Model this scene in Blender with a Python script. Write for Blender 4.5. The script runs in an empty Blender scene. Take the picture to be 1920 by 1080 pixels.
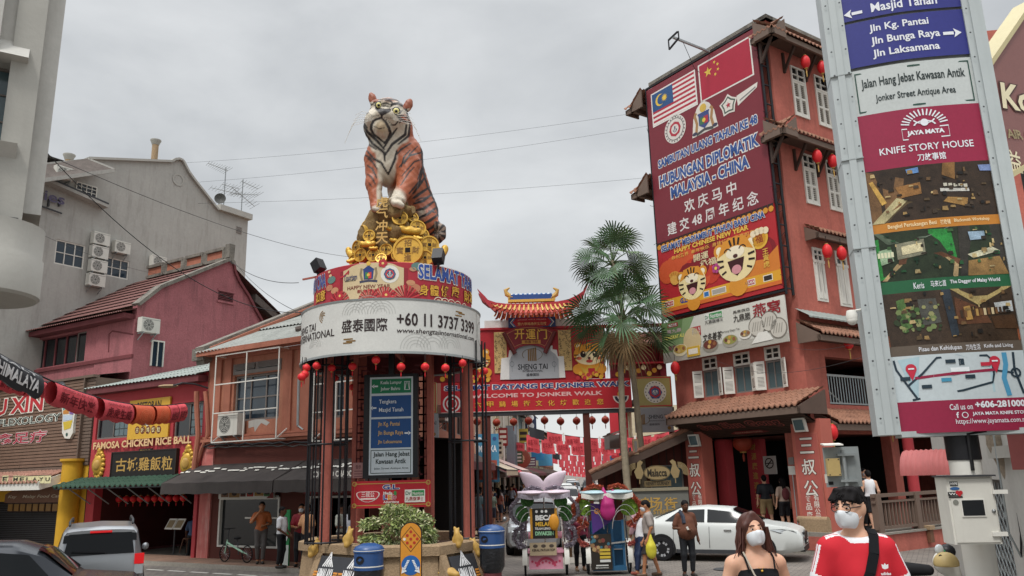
import bpy,math,random
import numpy as np
from mathutils import Matrix,Vector
C=bpy.context.scene.collection
random.seed(7)
rad=math.radians
FP,PIT,ROL,CAMZ=1474.0,rad(13.4),rad(1.58),2.45
CAM=np.array([0,0,CAMZ])
Fw=np.array([0,math.cos(PIT),math.sin(PIT)])
U0=np.array([0,-math.sin(PIT),math.cos(PIT)])
R0=np.array([1.,0,0])
Up=U0*math.cos(ROL)+R0*math.sin(ROL)
Rt=R0*math.cos(ROL)-U0*math.sin(ROL)
cam=bpy.data.cameras.new('camera')
cam.sensor_width=36;cam.lens=FP/1920*36;cam.clip_start=.1;cam.clip_end=3000
camo=bpy.data.objects.new('camera',cam);C.objects.link(camo)
camo.matrix_world=Matrix(((Rt[0],Up[0],-Fw[0],0),(Rt[1],Up[1],-Fw[1],0),(Rt[2],Up[2],-Fw[2],CAMZ),(0,0,0,1)))
bpy.context.scene.camera=camo
SUN_EL,SUN_AZ=rad(58),rad(205)
sc=bpy.context.scene
sc.view_settings.view_transform='Standard';sc.view_settings.look='None'
sc.view_settings.exposure=0.55;sc.view_settings.gamma=1
w=bpy.data.worlds.new('World');sc.world=w;w.use_nodes=True
nt=w.node_tree;nt.nodes.clear()
def _n(t,**k):
 n=nt.nodes.new(t)
 for a,b in k.items():setattr(n,a,b)
 return n
out=_n('ShaderNodeOutputWorld');mix=_n('ShaderNodeMixShader');bg1=_n('ShaderNodeBackground');bg2=_n('ShaderNodeBackground')
sky=_n('ShaderNodeTexSky',sky_type='NISHITA',sun_disc=False,sun_elevation=SUN_EL,sun_rotation=SUN_AZ)
nt.links.new(sky.outputs[0],bg1.inputs[0]);bg1.inputs[1].default_value=.08
tc=_n('ShaderNodeTexCoord');mp=_n('ShaderNodeMapping');mp.inputs['Scale'].default_value=(1.6,1.6,3.4)
nz=_n('ShaderNodeTexNoise');nz.inputs['Scale'].default_value=1.5;nz.inputs['Detail'].default_value=7;nz.inputs['Roughness'].default_value=.52;nz.inputs['Distortion'].default_value=.25
nt.links.new(tc.outputs['Generated'],mp.inputs[0]);nt.links.new(mp.outputs[0],nz.inputs[0])
r1=_n('ShaderNodeValToRGB');e=r1.color_ramp.elements
e[0].position=.34;e[0].color=(.62,.635,.645,1);e[1].position=.66;e[1].color=(.98,.985,.98,1)
nt.links.new(nz.outputs[0],r1.inputs[0])
sx=_n('ShaderNodeSeparateXYZ');nt.links.new(tc.outputs['Generated'],sx.inputs[0])
r2=_n('ShaderNodeValToRGB');e=r2.color_ramp.elements
e[0].position=.0;e[0].color=(.80,.80,.79,1);e[1].position=1;e[1].color=(2.9,2.95,3.0,1)
q=e.new(.3);q.color=(.60,.61,.615,1);q=e.new(.55);q.color=(.62,.63,.64,1);q=e.new(.75);q.color=(1.9,1.92,1.95,1)
nt.links.new(sx.outputs[2],r2.inputs[0])
mm=_n('ShaderNodeMix',data_type='RGBA',blend_type='MULTIPLY');mm.inputs[0].default_value=1
nt.links.new(r1.outputs[0],mm.inputs[6]);nt.links.new(r2.outputs[0],mm.inputs[7]);nt.links.new(mm.outputs[2],bg2.inputs[0])
bg2.inputs[1].default_value=.92
mix.inputs[0].default_value=.9
nt.links.new(bg1.outputs[0],mix.inputs[1]);nt.links.new(bg2.outputs[0],mix.inputs[2]);nt.links.new(mix.outputs[0],out.inputs[0])
sl=bpy.data.lights.new('sun','SUN');sl.energy=1.35;sl.angle=rad(11);sl.color=(1,.965,.92)
so=bpy.data.objects.new('sun',sl);C.objects.link(so)
sd=Vector((math.sin(SUN_AZ)*math.cos(SUN_EL),math.cos(SUN_AZ)*math.cos(SUN_EL),math.sin(SUN_EL)))
so.rotation_euler=sd.to_track_quat('Z','Y').to_euler()
def ray(x,y):return Fw+Rt*(x-960)/FP-Up*(y-540)/FP
def gnd(x,y,z=0.):
 d=ray(x,y);return CAM+d*(z-CAMZ)/d[2]
def atY(x,y,Y):
 d=ray(x,y);return CAM+d*Y/d[1]
def gh(Y):
 t=min(1,max(0,(15.5-Y)/8.));return .56*t*t*(3-2*t)
Z3=np.array([0,0,1.])
class Face:
 """upright plane; s runs along heading ang (degrees from +Y towards +X), z up, n towards the camera side"""
 def __init__(s,o,ang,flip=None):
  a=rad(ang);s.ang=ang;s.o=np.array([o[0],o[1],0.]);s.u=np.array([math.sin(a),math.cos(a),0])
  n=np.array([s.u[1],-s.u[0],0]);s.n=n if(n@(CAM-s.o)>0 if flip is None else not flip) else -n
 def P(s,a,z,n=0.):return s.o+s.u*a+s.n*n+Z3*z
 def sz(s,x,y,n=0.):
  o=s.o+s.n*n;d=ray(x,y);t=((o-CAM)@s.n)/(d@s.n);p=CAM+d*t
  return float((p-o)@s.u),float(p[2])
 def box(s,x0,y0,x1,y1,n=0.):
  a,b=s.sz(x0,y0,n),s.sz(x1,y1,n)
  return min(a[0],b[0]),max(a[0],b[0]),min(a[1],b[1]),max(a[1],b[1])
def trow(F,x0,x1,yc,h,n=0.):
 """text row of pixel height h centred on pixel row yc"""
 m=(x0+x1)/2;return F.sz(x0,yc,n)[0],F.sz(x1,yc,n)[0],F.sz(m,yc+h/2,n)[1],F.sz(m,yc-h/2,n)[1]
class Drum:
 """cylinder; s is arc length measured to the right from the point that faces the camera"""
 def __init__(s,c,R):
  s.c=np.array([c[0],c[1],0.]);s.R=R;s.a0=math.atan2(-c[1],-c[0])
 def P(s,a,z,n=0.):
  t=s.a0+a/s.R;return s.c+np.array([math.cos(t),math.sin(t),0])*(s.R+n)+Z3*z
 def sz(s,x,y,n=0.):
  d=ray(x,y);R=s.R+n;A=d[0]**2+d[1]**2;oc=CAM-s.c;B=2*(oc[0]*d[0]+oc[1]*d[1]);Cc=oc[0]**2+oc[1]**2-R*R
  D=max(0,B*B-4*A*Cc);t=(-B-math.sqrt(D))/(2*A);p=CAM+d*t
  an=math.atan2(p[1]-s.c[1],p[0]-s.c[0])-s.a0;an=(an+math.pi)%(2*math.pi)-math.pi
  return an*s.R,float(p[2])
 box=Face.box
def hexc(h):
 h=h.lstrip('#');v=[int(h[i:i+2],16)/255 for i in(0,2,4)]
 return tuple(((c/12.92) if c<=.04045 else((c+.055)/1.055)**2.4) for c in v)
MATS={}
def mat(key,col,rough=.75,var=.16,scale=3.,bump=0.,metal=0.,streak=0.,stain=None,emit=0.,bscale=None,spec=.35,trans=0.,fine=0.):
 m=bpy.data.materials.new(key);m.use_nodes=True;MATS[key]=m
 t=m.node_tree;b=t.nodes['Principled BSDF'];N=t.nodes.new;Lk=t.links.new
 c=hexc(col) if isinstance(col,str) else col
 b.inputs['Roughness'].default_value=rough;b.inputs['Metallic'].default_value=metal;b.inputs['Specular IOR Level'].default_value=spec
 if key.startswith('skin'):b.inputs['Subsurface Weight'].default_value=.15;b.inputs['Subsurface Radius'].default_value=(.02,.008,.005)
 if trans:b.inputs['Transmission Weight'].default_value=trans
 b.inputs['Base Color'].default_value=(*c,1)
 if emit:b.inputs['Emission Color'].default_value=(*c,1);b.inputs['Emission Strength'].default_value=emit
 g=N('ShaderNodeNewGeometry');src=g.outputs['Position']
 if var or streak or fine:
  no=N('ShaderNodeTexNoise');no.inputs['Scale'].default_value=scale;no.inputs['Detail'].default_value=8;no.inputs['Roughness'].default_value=.62
  Lk(src,no.inputs[0])
  rp=N('ShaderNodeMapRange');rp.inputs[1].default_value=.25;rp.inputs[2].default_value=.75;rp.inputs[3].default_value=1-var;rp.inputs[4].default_value=1+var
  Lk(no.outputs[0],rp.inputs[0])
  mx=N('ShaderNodeMix');mx.data_type='RGBA';mx.blend_type='MULTIPLY';mx.inputs[0].default_value=1;mx.inputs[6].default_value=(*c,1)
  Lk(rp.outputs[0],mx.inputs[7]);last=mx.outputs[2]
  if fine:
   nf=N('ShaderNodeTexNoise');nf.inputs['Scale'].default_value=scale*14;nf.inputs['Detail'].default_value=3;Lk(src,nf.inputs[0])
   rf=N('ShaderNodeMapRange');rf.inputs[1].default_value=.3;rf.inputs[2].default_value=.7;rf.inputs[3].default_value=1-fine;rf.inputs[4].default_value=1+fine;Lk(nf.outputs[0],rf.inputs[0])
   mf=N('ShaderNodeMix');mf.data_type='RGBA';mf.blend_type='MULTIPLY';mf.inputs[0].default_value=1;Lk(last,mf.inputs[6]);Lk(rf.outputs[0],mf.inputs[7]);last=mf.outputs[2]
  if streak:
   mp=N('ShaderNodeMapping');mp.inputs['Scale'].default_value=(2.6,2.6,.35);Lk(src,mp.inputs[0])
   n2=N('ShaderNodeTexNoise');n2.inputs['Scale'].default_value=1.3;n2.inputs['Detail'].default_value=9;n2.inputs['Roughness'].default_value=.7;Lk(mp.outputs[0],n2.inputs[0])
   r2=N('ShaderNodeMapRange');r2.inputs[1].default_value=.5;r2.inputs[2].default_value=.72;r2.inputs[3].default_value=0;r2.inputs[4].default_value=streak;Lk(n2.outputs[0],r2.inputs[0])
   m2=N('ShaderNodeMix');m2.data_type='RGBA';Lk(r2.outputs[0],m2.inputs[0]);Lk(last,m2.inputs[6])
   sc_=hexc(stain) if stain else tuple(v*.42 for v in c);m2.inputs[7].default_value=(*sc_,1);last=m2.outputs[2]
  Lk(last,b.inputs['Base Color'])
 if bump:
  nb=N('ShaderNodeTexNoise');nb.inputs['Scale'].default_value=bscale or 30;nb.inputs['Detail'].default_value=5;Lk(src,nb.inputs[0])
  bp=N('ShaderNodeBump');bp.inputs['Strength'].default_value=bump;bp.inputs['Distance'].default_value=.03;Lk(nb.outputs[0],bp.inputs['Height']);Lk(bp.outputs[0],b.inputs['Normal'])
 return m
def M(k):
 """material by key; a #rrggbb key makes plain printed or painted colour on the fly"""
 if k in MATS:return MATS[k]
 if k.startswith('@'):return mat(k,k[1:],rough=.35,var=.5,scale=7,fine=.3)
 if k.startswith('#'):return mat(k,k,rough=.55,var=.05,scale=2,fine=.04)
 raise KeyError(k)
ORG={}
def ident(o):return ORG.get(o.name,Matrix.Identity(4))
def setp(o,label=None,cat=None,group=None,kind=None):
 if label:o['label']=label
 if cat:o['category']=cat
 if group:o['group']=group
 if kind:o['kind']=kind
def thing(name,label,cat,loc=(0,0,0),group=None,rz=0.):
 o=bpy.data.objects.new(name,None);C.objects.link(o);o.empty_display_size=.2
 o.matrix_world=Matrix.Translation(Vector([float(v) for v in loc]))@Matrix.Rotation(rz,4,'Z')
 o.location=[float(v) for v in loc];o.rotation_euler=(0,0,rz)
 ORG[o.name]=Matrix.Translation(Vector([float(v) for v in loc]))@Matrix.Rotation(rz,4,'Z')
 setp(o,label,cat,group);return o
_tc={}
def glyphs(s,bold,shear=0.):
 k=(s,bold,shear)
 if k in _tc:return _tc[k]
 c=bpy.data.curves.new('lettering','FONT');c.body=s;c.offset=bold;c.shear=shear;c.resolution_u=2
 o=bpy.data.objects.new('lettering',c);C.objects.link(o)
 dg=bpy.context.evaluated_depsgraph_get();me=bpy.data.meshes.new_from_object(o.evaluated_get(dg))
 v=np.zeros(len(me.vertices)*3);me.vertices.foreach_get('co',v);v=v.reshape(-1,3)[:,:2]
 f=[tuple(p.vertices) for p in me.polygons]
 bpy.data.objects.remove(o);bpy.data.curves.remove(c);bpy.data.meshes.remove(me)
 if len(v)==0:v=np.zeros((1,2));f=[]
 _tc[k]=(v,f);return _tc[k]
class MB:
 def __init__(s):s.v=[];s.f=[];s.m=[];s.keys=[];s.sm=[]
 def mi(s,k):
  if k not in s.keys:s.keys.append(k)
  return s.keys.index(k)
 def add(s,vs,fs,k,smooth=False):
  b=len(s.v);s.v.extend([(float(p[0]),float(p[1]),float(p[2])) for p in vs]);i=s.mi(k)
  for f in fs:s.f.append(tuple(b+j for j in f));s.m.append(i);s.sm.append(smooth)
  return s
 def quad(s,a,b,c,d,k):return s.add([a,b,c,d],[(0,1,2,3)],k)
 def box(s,F,s0,s1,z0,z1,n0,n1,k):
  p=[F.P(a,z,n) for n in(n0,n1) for z in(z0,z1) for a in(s0,s1)]
  return s.add(p,[(0,1,3,2),(4,6,7,5),(0,4,5,1),(2,3,7,6),(0,2,6,4),(1,5,7,3)],k)
 def obox(s,c,ax,k):
  c=np.array(c,float);a=[np.array(v,float) for v in ax]
  p=[c+a[0]*i+a[1]*j+a[2]*l for l in(-1,1) for j in(-1,1) for i in(-1,1)]
  return s.add(p,[(0,2,3,1),(4,5,7,6),(0,1,5,4),(2,6,7,3),(0,4,6,2),(1,3,7,5)],k)
 def bar(s,p,q,w,h,k,up=(0,0,1)):
  p=np.array(p,float);q=np.array(q,float);d=q-p;L=np.linalg.norm(d);d=d/L;u=np.array(up,float)
  x=np.cross(d,u)
  if np.linalg.norm(x)<1e-4:x=np.cross(d,(1,0,0))
  x/=np.linalg.norm(x);y=np.cross(x,d)
  return s.obox((p+q)/2,(x*w/2,d*L/2,y*h/2),k)
 def poly(s,F,pts,n,k,n0=None):
  m=len(pts);A=[F.P(a,z,n) for a,z in pts]
  if n0 is None:return s.add(A,[tuple(range(m))],k)
  B=[F.P(a,z,n0) for a,z in pts]
  return s.add(A+B,[tuple(range(m)),tuple(range(2*m-1,m-1,-1))]+[(i,(i+1)%m,m+(i+1)%m,m+i) for i in range(m)],k)
 def prism(s,pts,v,k):
  m=len(pts);v=np.array(v,float);A=[np.array(p,float) for p in pts];B=[p+v for p in A]
  return s.add(A+B,[tuple(range(m)),tuple(range(2*m-1,m-1,-1))]+[(i,(i+1)%m,m+(i+1)%m,m+i) for i in range(m)],k)
 def rect(s,F,s0,s1,z0,z1,n,k,seg=1):
  vs=[];fs=[]
  for i in range(seg+1):
   a=s0+(s1-s0)*i/seg;vs+=[F.P(a,z0,n),F.P(a,z1,n)]
   if i:fs.append((2*i-2,2*i,2*i+1,2*i-1))
  return s.add(vs,fs,k)
 def disc(s,F,a,z,r,n,k,seg=20,rz=None,n0=None):
  rz=rz or r
  return s.poly(F,[(a+r*math.cos(t*2*math.pi/seg),z+rz*math.sin(t*2*math.pi/seg)) for t in range(seg)],n,k,n0)
 def ring(s,F,a,z,r0,r1,n,k,seg=24,a0=0,a1=360,asp=1.):
  vs=[];fs=[];full=abs(a1-a0)>=360
  for i in range(seg+1):
   t=rad(a0+(a1-a0)*i/seg);vs+=[F.P(a+r0*math.cos(t),z+r0*math.sin(t)*asp,n),F.P(a+r1*math.cos(t),z+r1*math.sin(t)*asp,n)]
   if i:fs.append((2*i-2,2*i,2*i+1,2*i-1))
  return s.add(vs,fs,k)
 def line(s,F,pts,w,n,k,closed=False):
  """painted stroke of width w along (s,z) points"""
  P=[np.array(p,float) for p in pts];L=len(P);vs=[];fs=[]
  for i in range(L):
   a=P[(i-1)%L] if(i or closed) else P[0];b=P[(i+1)%L] if(i<L-1 or closed) else P[-1]
   d=b-a;d=d/(np.linalg.norm(d)+1e-9);q=np.array([-d[1],d[0]])*w/2
   vs+=[F.P(*(P[i]+q),n),F.P(*(P[i]-q),n)]
  for i in range(L if closed else L-1):
   j=(i+1)%L;fs.append((2*i,2*i+1,2*j+1,2*j))
  return s.add(vs,fs,k)
 def tube(s,pts,r,k,seg=8,cap=True,smooth=True):
  P=[np.array(p,float) for p in pts];n=len(P);R=r if hasattr(r,'__len__') else [r]*n
  d0=P[1]-P[0];ref=np.array([0,0,1.]) if abs(d0[2])<.9*np.linalg.norm(d0) else np.array([1.,0,0]);vs=[];fs=[]
  x=np.cross(d0,ref);x/=np.linalg.norm(x)
  for i in range(n):
   d=P[min(i+1,n-1)]-P[max(i-1,0)];d=d/(np.linalg.norm(d)+1e-12);x=x-d*(x@d);x/=np.linalg.norm(x)+1e-12;y=np.cross(d,x)
   for j in range(seg):
    t=2*math.pi*j/seg;vs.append(P[i]+(x*math.cos(t)+y*math.sin(t))*R[i])
   if i:
    for j in range(seg):a=(i-1)*seg+j;b=(i-1)*seg+(j+1)%seg;fs.append((a,b,b+seg,a+seg))
  if cap:fs+=[tuple(range(seg))[::-1],tuple(range((n-1)*seg,n*seg))]
  return s.add(vs,fs,k,smooth)
 def lathe(s,c,prof,k,seg=20,smooth=True,ax=None,a0=0.,a1=360.):
  c=np.array(c,float);X,Y,Z=ax if ax else(np.array([1.,0,0]),np.array([0,1.,0]),Z3);vs=[];fs=[];n=len(prof);full=a1-a0>=360;ns=seg if full else seg+1
  for r,z in prof:
   for j in range(ns):
    t=rad(a0+(a1-a0)*j/seg);vs.append(c+(X*math.cos(t)+Y*math.sin(t))*r+Z*z)
  for i in range(n-1):
   for j in range(seg):a=i*ns+j;b=i*ns+(j+1)%ns;fs.append((a,b,b+ns,a+ns))
  return s.add(vs,fs,k,smooth)
 def ball(s,c,r,k,seg=14,rings=8,rot=None):
  r=np.array(r if hasattr(r,'__len__') else(r,r,r),float);vs=[];fs=[];c=np.array(c,float)
  for i in range(rings+1):
   p=math.pi*i/rings
   for j in range(seg):
    t=2*math.pi*j/seg;q=np.array([math.sin(p)*math.cos(t),math.sin(p)*math.sin(t),math.cos(p)])*r
    vs.append(c+(rot@q if rot is not None else q))
  for i in range(rings):
   for j in range(seg):a=i*seg+j;b=i*seg+(j+1)%seg;fs.append((a,a+seg,b+seg,b))
  return s.add(vs,fs,k,True)
 def text(s,F,t,bx,n,k,bold=.0,shear=0.,keep=False,al='c',rot=0.):
  """lettering fitted into bx = (s0,s1,z0,z1); keep=True keeps its proportions"""
  if max(t)>'\u2e80':bold=min(bold,.014)
  v,f=glyphs(t,bold,shear);lo=v.min(0);hi=v.max(0);d=np.maximum(hi-lo,1e-6);s0,s1,z0,z1=bx
  if rot:
   ca,sa=math.cos(rad(rot)),math.sin(rad(rot));v=np.stack([v[:,0]*ca-v[:,1]*sa,v[:,0]*sa+v[:,1]*ca],1);lo=v.min(0);hi=v.max(0);d=np.maximum(hi-lo,1e-6)
  sx,sz=(s1-s0)/d[0],(z1-z0)/d[1];ox=s0;oz=z0
  if keep:
   q=min(sx,sz)
   if al=='c':ox=s0+((s1-s0)-q*d[0])/2
   oz=z0+((z1-z0)-q*d[1])/2;sx=sz=q
  w=(v-lo)*np.array([sx,sz]);return s.add([F.P(ox+a,oz+b,n) for a,b in w],f,k)
 def otext(s,F,t,bx,n,k,k2,bold=.02,ol=.05,**kw):
  """lettering with a broader outline of another colour behind it"""
  if max(t)>'\u2e80':bold=min(bold,.014);ol=min(ol,.03)
  v,_=glyphs(t,bold,kw.get('shear',0));v2,_=glyphs(t,bold+ol,kw.get('shear',0))
  d=v.max(0)-v.min(0);d2=v2.max(0)-v2.min(0);s0,s1,z0,z1=bx;ex=(s1-s0)*(d2[0]/d[0]-1)/2;ez=(z1-z0)*(d2[1]/d[1]-1)/2
  s.text(F,t,(s0-ex,s1+ex,z0-ez,z1+ez),n,k2,bold+ol,**kw) if max(t)<'\u2e80' else s._cjk(F,t,bx,n,k2,ol,**kw);return s.text(F,t,bx,n+.006,k,bold,**kw)
 def _cjk(s,F,t,bx,n,k,ol,**kw):
  h=(bx[3]-bx[2])*ol*1.3
  for i in range(8):a,b=h*math.cos(i*.785),h*math.sin(i*.785);s.text(F,t,(bx[0]+a,bx[1]+a,bx[2]+b,bx[3]+b),n+.0002*i,k,.014,**kw)
 def build(s,name,parent=None,label=None,cat=None,group=None,kind=None,smooth=None,sharp=40.,loc=None):
  me=bpy.data.meshes.new(name);v=np.array(s.v)
  if parent is not None:W=ident(parent)
  else:
   if loc is None:lo,hi=v.min(0),v.max(0);loc=((lo[0]+hi[0])/2,(lo[1]+hi[1])/2,lo[2])
   W=Matrix.Translation(Vector([float(q) for q in loc]))
  I=np.array(W.inverted());v=v@I[:3,:3].T+I[:3,3]
  me.from_pydata(v.tolist(),[],s.f)
  for k in s.keys:me.materials.append(M(k))
  me.polygons.foreach_set('material_index',s.m)
  sm=s.sm if smooth is None else [smooth]*len(s.f)
  me.polygons.foreach_set('use_smooth',sm)
  if any(sm):me.set_sharp_from_angle(angle=rad(sharp))
  me.update();o=bpy.data.objects.new(name,me);C.objects.link(o);ORG[o.name]=W
  if parent is not None:o.parent=parent
  else:o.matrix_world=W;o.location=W.translation
  setp(o,label,cat,group,kind);return o
def dup(root,loc=None,rz=None,label=None,group=None,mats=None,scale=None):
 """a copy of a thing with copies of its parts and sub-parts"""
 r=root.copy();C.objects.link(r);r.location=loc;r.rotation_euler=(0,0,rz or 0)
 if scale:r.scale=scale
 if label:r['label']=label
 if group:r['group']=group
 def rec(a,b):
  for ch in a.children:
   c=ch.copy();C.objects.link(c);c.parent=b
   if mats and ch.name.split('.')[0] in mats:
    for sl in c.material_slots:sl.link='OBJECT';sl.material=M(mats[ch.name.split('.')[0]])
   rec(ch,c)
 rec(root,r);return r
def rotm(rx=0,ry=0,rz=0):return np.array((Matrix.Rotation(rad(rz),3,'Z')@Matrix.Rotation(rad(ry),3,'Y')@Matrix.Rotation(rad(rx),3,'X')))
def cap(p,q,r0,r1=None):return('c',np.array(p,float),np.array(q,float),r0,r0 if r1 is None else r1)
def ell(c,r,R=None):return('e',np.array(c,float),np.array(r,float),R)
def sdf(prims,k,vox,cuts=(),grow=0.):
 """cuts: (point, normal): removes what lies on the normal's side"""
 lo=[];hi=[]
 for p in prims:
  if p[0]=='c':lo.append(np.minimum(p[1]-p[3],p[2]-p[4]));hi.append(np.maximum(p[1]+p[3],p[2]+p[4]))
  else:m=p[2].max() if p[3] is not None else p[2];lo.append(p[1]-m);hi.append(p[1]+m)
 lo=np.min(lo,0)-grow-2*vox-k*.3;hi=np.max(hi,0)+grow+2*vox+k*.3;n=np.ceil((hi-lo)/vox).astype(int)+1
 ax=[lo[i]+np.arange(n[i])*vox for i in range(3)];D=np.full(n,9.)
 for p in prims:
  if p[0]=='c':a,b=np.minimum(p[1]-p[3],p[2]-p[4]),np.maximum(p[1]+p[3],p[2]+p[4])
  else:m=p[2].max() if p[3] is not None else p[2];a,b=p[1]-m,p[1]+m
  e=grow+k+3*vox;i0=np.clip(((a-e-lo)/vox).astype(int),0,n-1);i1=np.clip(((b+e-lo)/vox).astype(int)+2,1,n)
  sl=tuple(slice(i0[i],i1[i]) for i in range(3));X=ax[0][sl[0]][:,None,None];Y=ax[1][sl[1]][None,:,None];Z=ax[2][sl[2]][None,None,:]
  if p[0]=='c':
   d=p[2]-p[1];L2=d@d+1e-12;px,py,pz=X-p[1][0],Y-p[1][1],Z-p[1][2]
   t=np.clip((px*d[0]+py*d[1]+pz*d[2])/L2,0,1);v=np.sqrt((px-t*d[0])**2+(py-t*d[1])**2+(pz-t*d[2])**2)-(p[3]+(p[4]-p[3])*t)
  else:
   px,py,pz=X-p[1][0]+0*Y+0*Z,Y-p[1][1]+0*X+0*Z,Z-p[1][2]+0*X+0*Y
   if p[3] is not None:R=p[3];px,py,pz=[R[0,i]*px+R[1,i]*py+R[2,i]*pz for i in range(3)]
   r=p[2];k0=np.sqrt((px/r[0])**2+(py/r[1])**2+(pz/r[2])**2);k1=np.sqrt((px/r[0]**2)**2+(py/r[1]**2)**2+(pz/r[2]**2)**2)+1e-9;v=k0*(k0-1)/k1
  A=D[sl];h=np.maximum(k-np.abs(A-v),0)/k;D[sl]=np.minimum(A,v)-h*h*k*.25
 D-=grow
 for pt,nr in cuts:
  nr=np.array(nr,float);nr=nr/np.linalg.norm(nr)
  D=np.maximum(D,(ax[0][:,None,None]-pt[0])*nr[0]+(ax[1][None,:,None]-pt[1])*nr[1]+(ax[2][None,None,:]-pt[2])*nr[2])
 return nets(D,lo,vox)
def nets(D,lo,vox):
 ins=D<0;c=np.zeros(np.array(D.shape)-1,np.int8);S=[slice(None,-1),slice(1,None)]
 for i in(0,1):
  for j in(0,1):
   for l in(0,1):c+=ins[S[i],S[j],S[l]]
 act=(c>0)&(c<8);idx=np.full(act.shape,-1);cells=np.argwhere(act);idx[act]=np.arange(len(cells))
 acc=np.zeros((len(cells),3));cnt=np.zeros(len(cells));cr=[(i,j,l) for i in(0,1) for j in(0,1) for l in(0,1)]
 for a in cr:
  for ax in range(3):
   if a[ax]:continue
   b=list(a);b[ax]=1;va=D[tuple((cells+a).T)];vb=D[tuple((cells+b).T)];x=(va<0)!=(vb<0)
   t=np.where(x,va/np.where(x,va-vb,1),0);p=np.repeat(np.array(a,float)[None],len(cells),0);p[:,ax]=t
   acc[x]+=p[x];cnt[x]+=1
 V=lo+(cells+acc/cnt[:,None])*vox;Fs=[]
 for ax in range(3):
  o=[q for q in range(3) if q!=ax];sa=[slice(None)]*3;sb=[slice(None)]*3;sa[ax]=slice(None,-1);sb[ax]=slice(1,None)
  A=ins[tuple(sa)];B=ins[tuple(sb)];e=np.argwhere(A!=B)
  if not len(e):continue
  e=e[(e[:,o[0]]>0)&(e[:,o[1]]>0)&(e[:,o[0]]<D.shape[o[0]]-1)&(e[:,o[1]]<D.shape[o[1]]-1)]
  q=[]
  for d0,d1 in((1,1),(0,1),(0,0),(1,0)):
   g=e.copy();g[:,o[0]]-=d0;g[:,o[1]]-=d1;q.append(idx[tuple(g.T)])
  q=np.stack(q,1);fl=A[tuple(e.T)]
  if ax==1:fl=~fl
  q[~fl]=q[~fl][:,::-1];Fs.append(q)
 return V,np.concatenate(Fs)
def skin(mb,VF,k,W=None,kf=None,smooth=True):
 """adds an organic skin; kf(face centres) -> list of material keys"""
 V,F=VF
 if W is not None:Wn=np.array(W);V2=V@Wn[:3,:3].T+Wn[:3,3]
 else:V2=V
 if kf is None:return mb.add(V2,F.tolist(),k,smooth)
 ks=kf(V[F].mean(1));b=len(mb.v);mb.v.extend(V2.tolist())
 for f,q in zip(F.tolist(),ks):mb.f.append(tuple(b+j for j in f));mb.m.append(mb.mi(q));mb.sm.append(smooth)
 return mb
def ordw(i):return ['first','second','third','fourth','fifth','sixth','seventh','eighth','ninth','tenth','eleventh','twelfth','thirteenth','fourteenth','fifteenth','sixteenth','seventeenth','eighteenth'][i]
mat('white_render','#b4b2ac',.85,.07,.6,bump=.15,bscale=12,streak=.28,stain='#8d8a83',fine=.04)
mat('hotel_render','#a3a19b',.85,.09,.6,bump=.15,bscale=12,streak=.5,stain='#7c7973',fine=.04)
mat('grey_render','#a4a29b',.85,.08,.8,bump=.15,bscale=12,streak=.2,stain='#83807a')
mat('maroon_wall','#9d6064',.85,.16,1.2,bump=.5,bscale=14,streak=.7,stain='#6b4648',fine=.12)
mat('maroon_dark','#6d383b',.85,.2,1.5,streak=.3)
mat('orange_wall','#a8705a',.85,.14,.9,bump=.3,bscale=16,streak=.5,stain='#80492f',fine=.07)
mat('orange_trim','#a66a56',.85,.14,1.2,bump=.2,streak=.45,stain='#7b4433')
mat('red_wall','#ab6154',.85,.18,.7,bump=.3,bscale=20,streak=.6,stain='#7d4a42',fine=.08)
mat('red_trim','#b26254',.8,.12,.9,streak=.2)
mat('signal_red','#b23e44',.7,.1,1.2,streak=.15)
mat('pink_post','#c4706a',.85,.2,1.4,streak=.5,stain='#d8cfc6',bump=.3)
mat('brown_wall','#5a2c24',.8,.15,1.5)
mat('yellow_wall','#c99b2b',.8,.15,1.2,streak=.4,stain='#8d6a1c')
mat('old_plaster','#b7b0a0',.9,.22,.9,streak=.7,stain='#5d5a52',bump=.3,fine=.1)
mat('peach_plaster','#b98e76',.9,.2,.9,streak=.5,stain='#6f5548')
mat('cream_plaster','#c7bda0',.9,.2,.9,streak=.5,stain='#6f6a58')
mat('blue_plaster','#8fa3a8',.9,.2,.9,streak=.4)
mat('dark_wood','#3a2a22',.7,.2,5)
mat('brown_wood','#6a4a37',.65,.18,3,fine=.1)
mat('slat_brown','#7a6253',.7,.14,3,fine=.08)
mat('frame_brown','#6b5a4f',.7,.1,3)
mat('soffit','#57463d',.8,.15,3)
mat('tile','#8c6450',.8,.28,2.2,fine=.2,streak=.5,stain='#5c463c')
mat('tile_pale','#9e7565',.8,.28,2.6,fine=.2,streak=.45,stain='#6c5a50')
mat('tile_maroon','#6e4a45',.8,.2,2,fine=.15,streak=.4)
mat('tile_green','#2f4b3c',.6,.2,2,fine=.1)
mat('tile_old','#58504b',.9,.3,3,fine=.25,bump=.5)
mat('asbestos','#8b8d88',.9,.2,1.2,streak=.6,stain='#5f615e',fine=.12)
mat('zinc','#8a918c',.75,.2,1.2,streak=.5,stain='#626a66')
mat('parapet_old','#77726a',.95,.4,2.2,bump=.8,bscale=18,streak=.7,stain='#3a3733',fine=.2)
mat('window_dark','#12161b',.12,0,spec=.6)
mat('window_blue','#27343f',.1,.15,.8,spec=.6)
mat('window_teal','#4e6266',.1,.2,.6,spec=.6)
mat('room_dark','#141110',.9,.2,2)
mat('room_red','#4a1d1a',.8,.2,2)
mat('white_paint','#d6d4cc',.55,.05,3,streak=.12,stain='#98958c')
mat('shutter_white','#d2cfc6',.6,.06,4,streak=.15,stain='#9a968c')
mat('grey_frame','#77706b',.6,.1,4)
mat('black_steel','#16161a',.45,.1,5)
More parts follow.
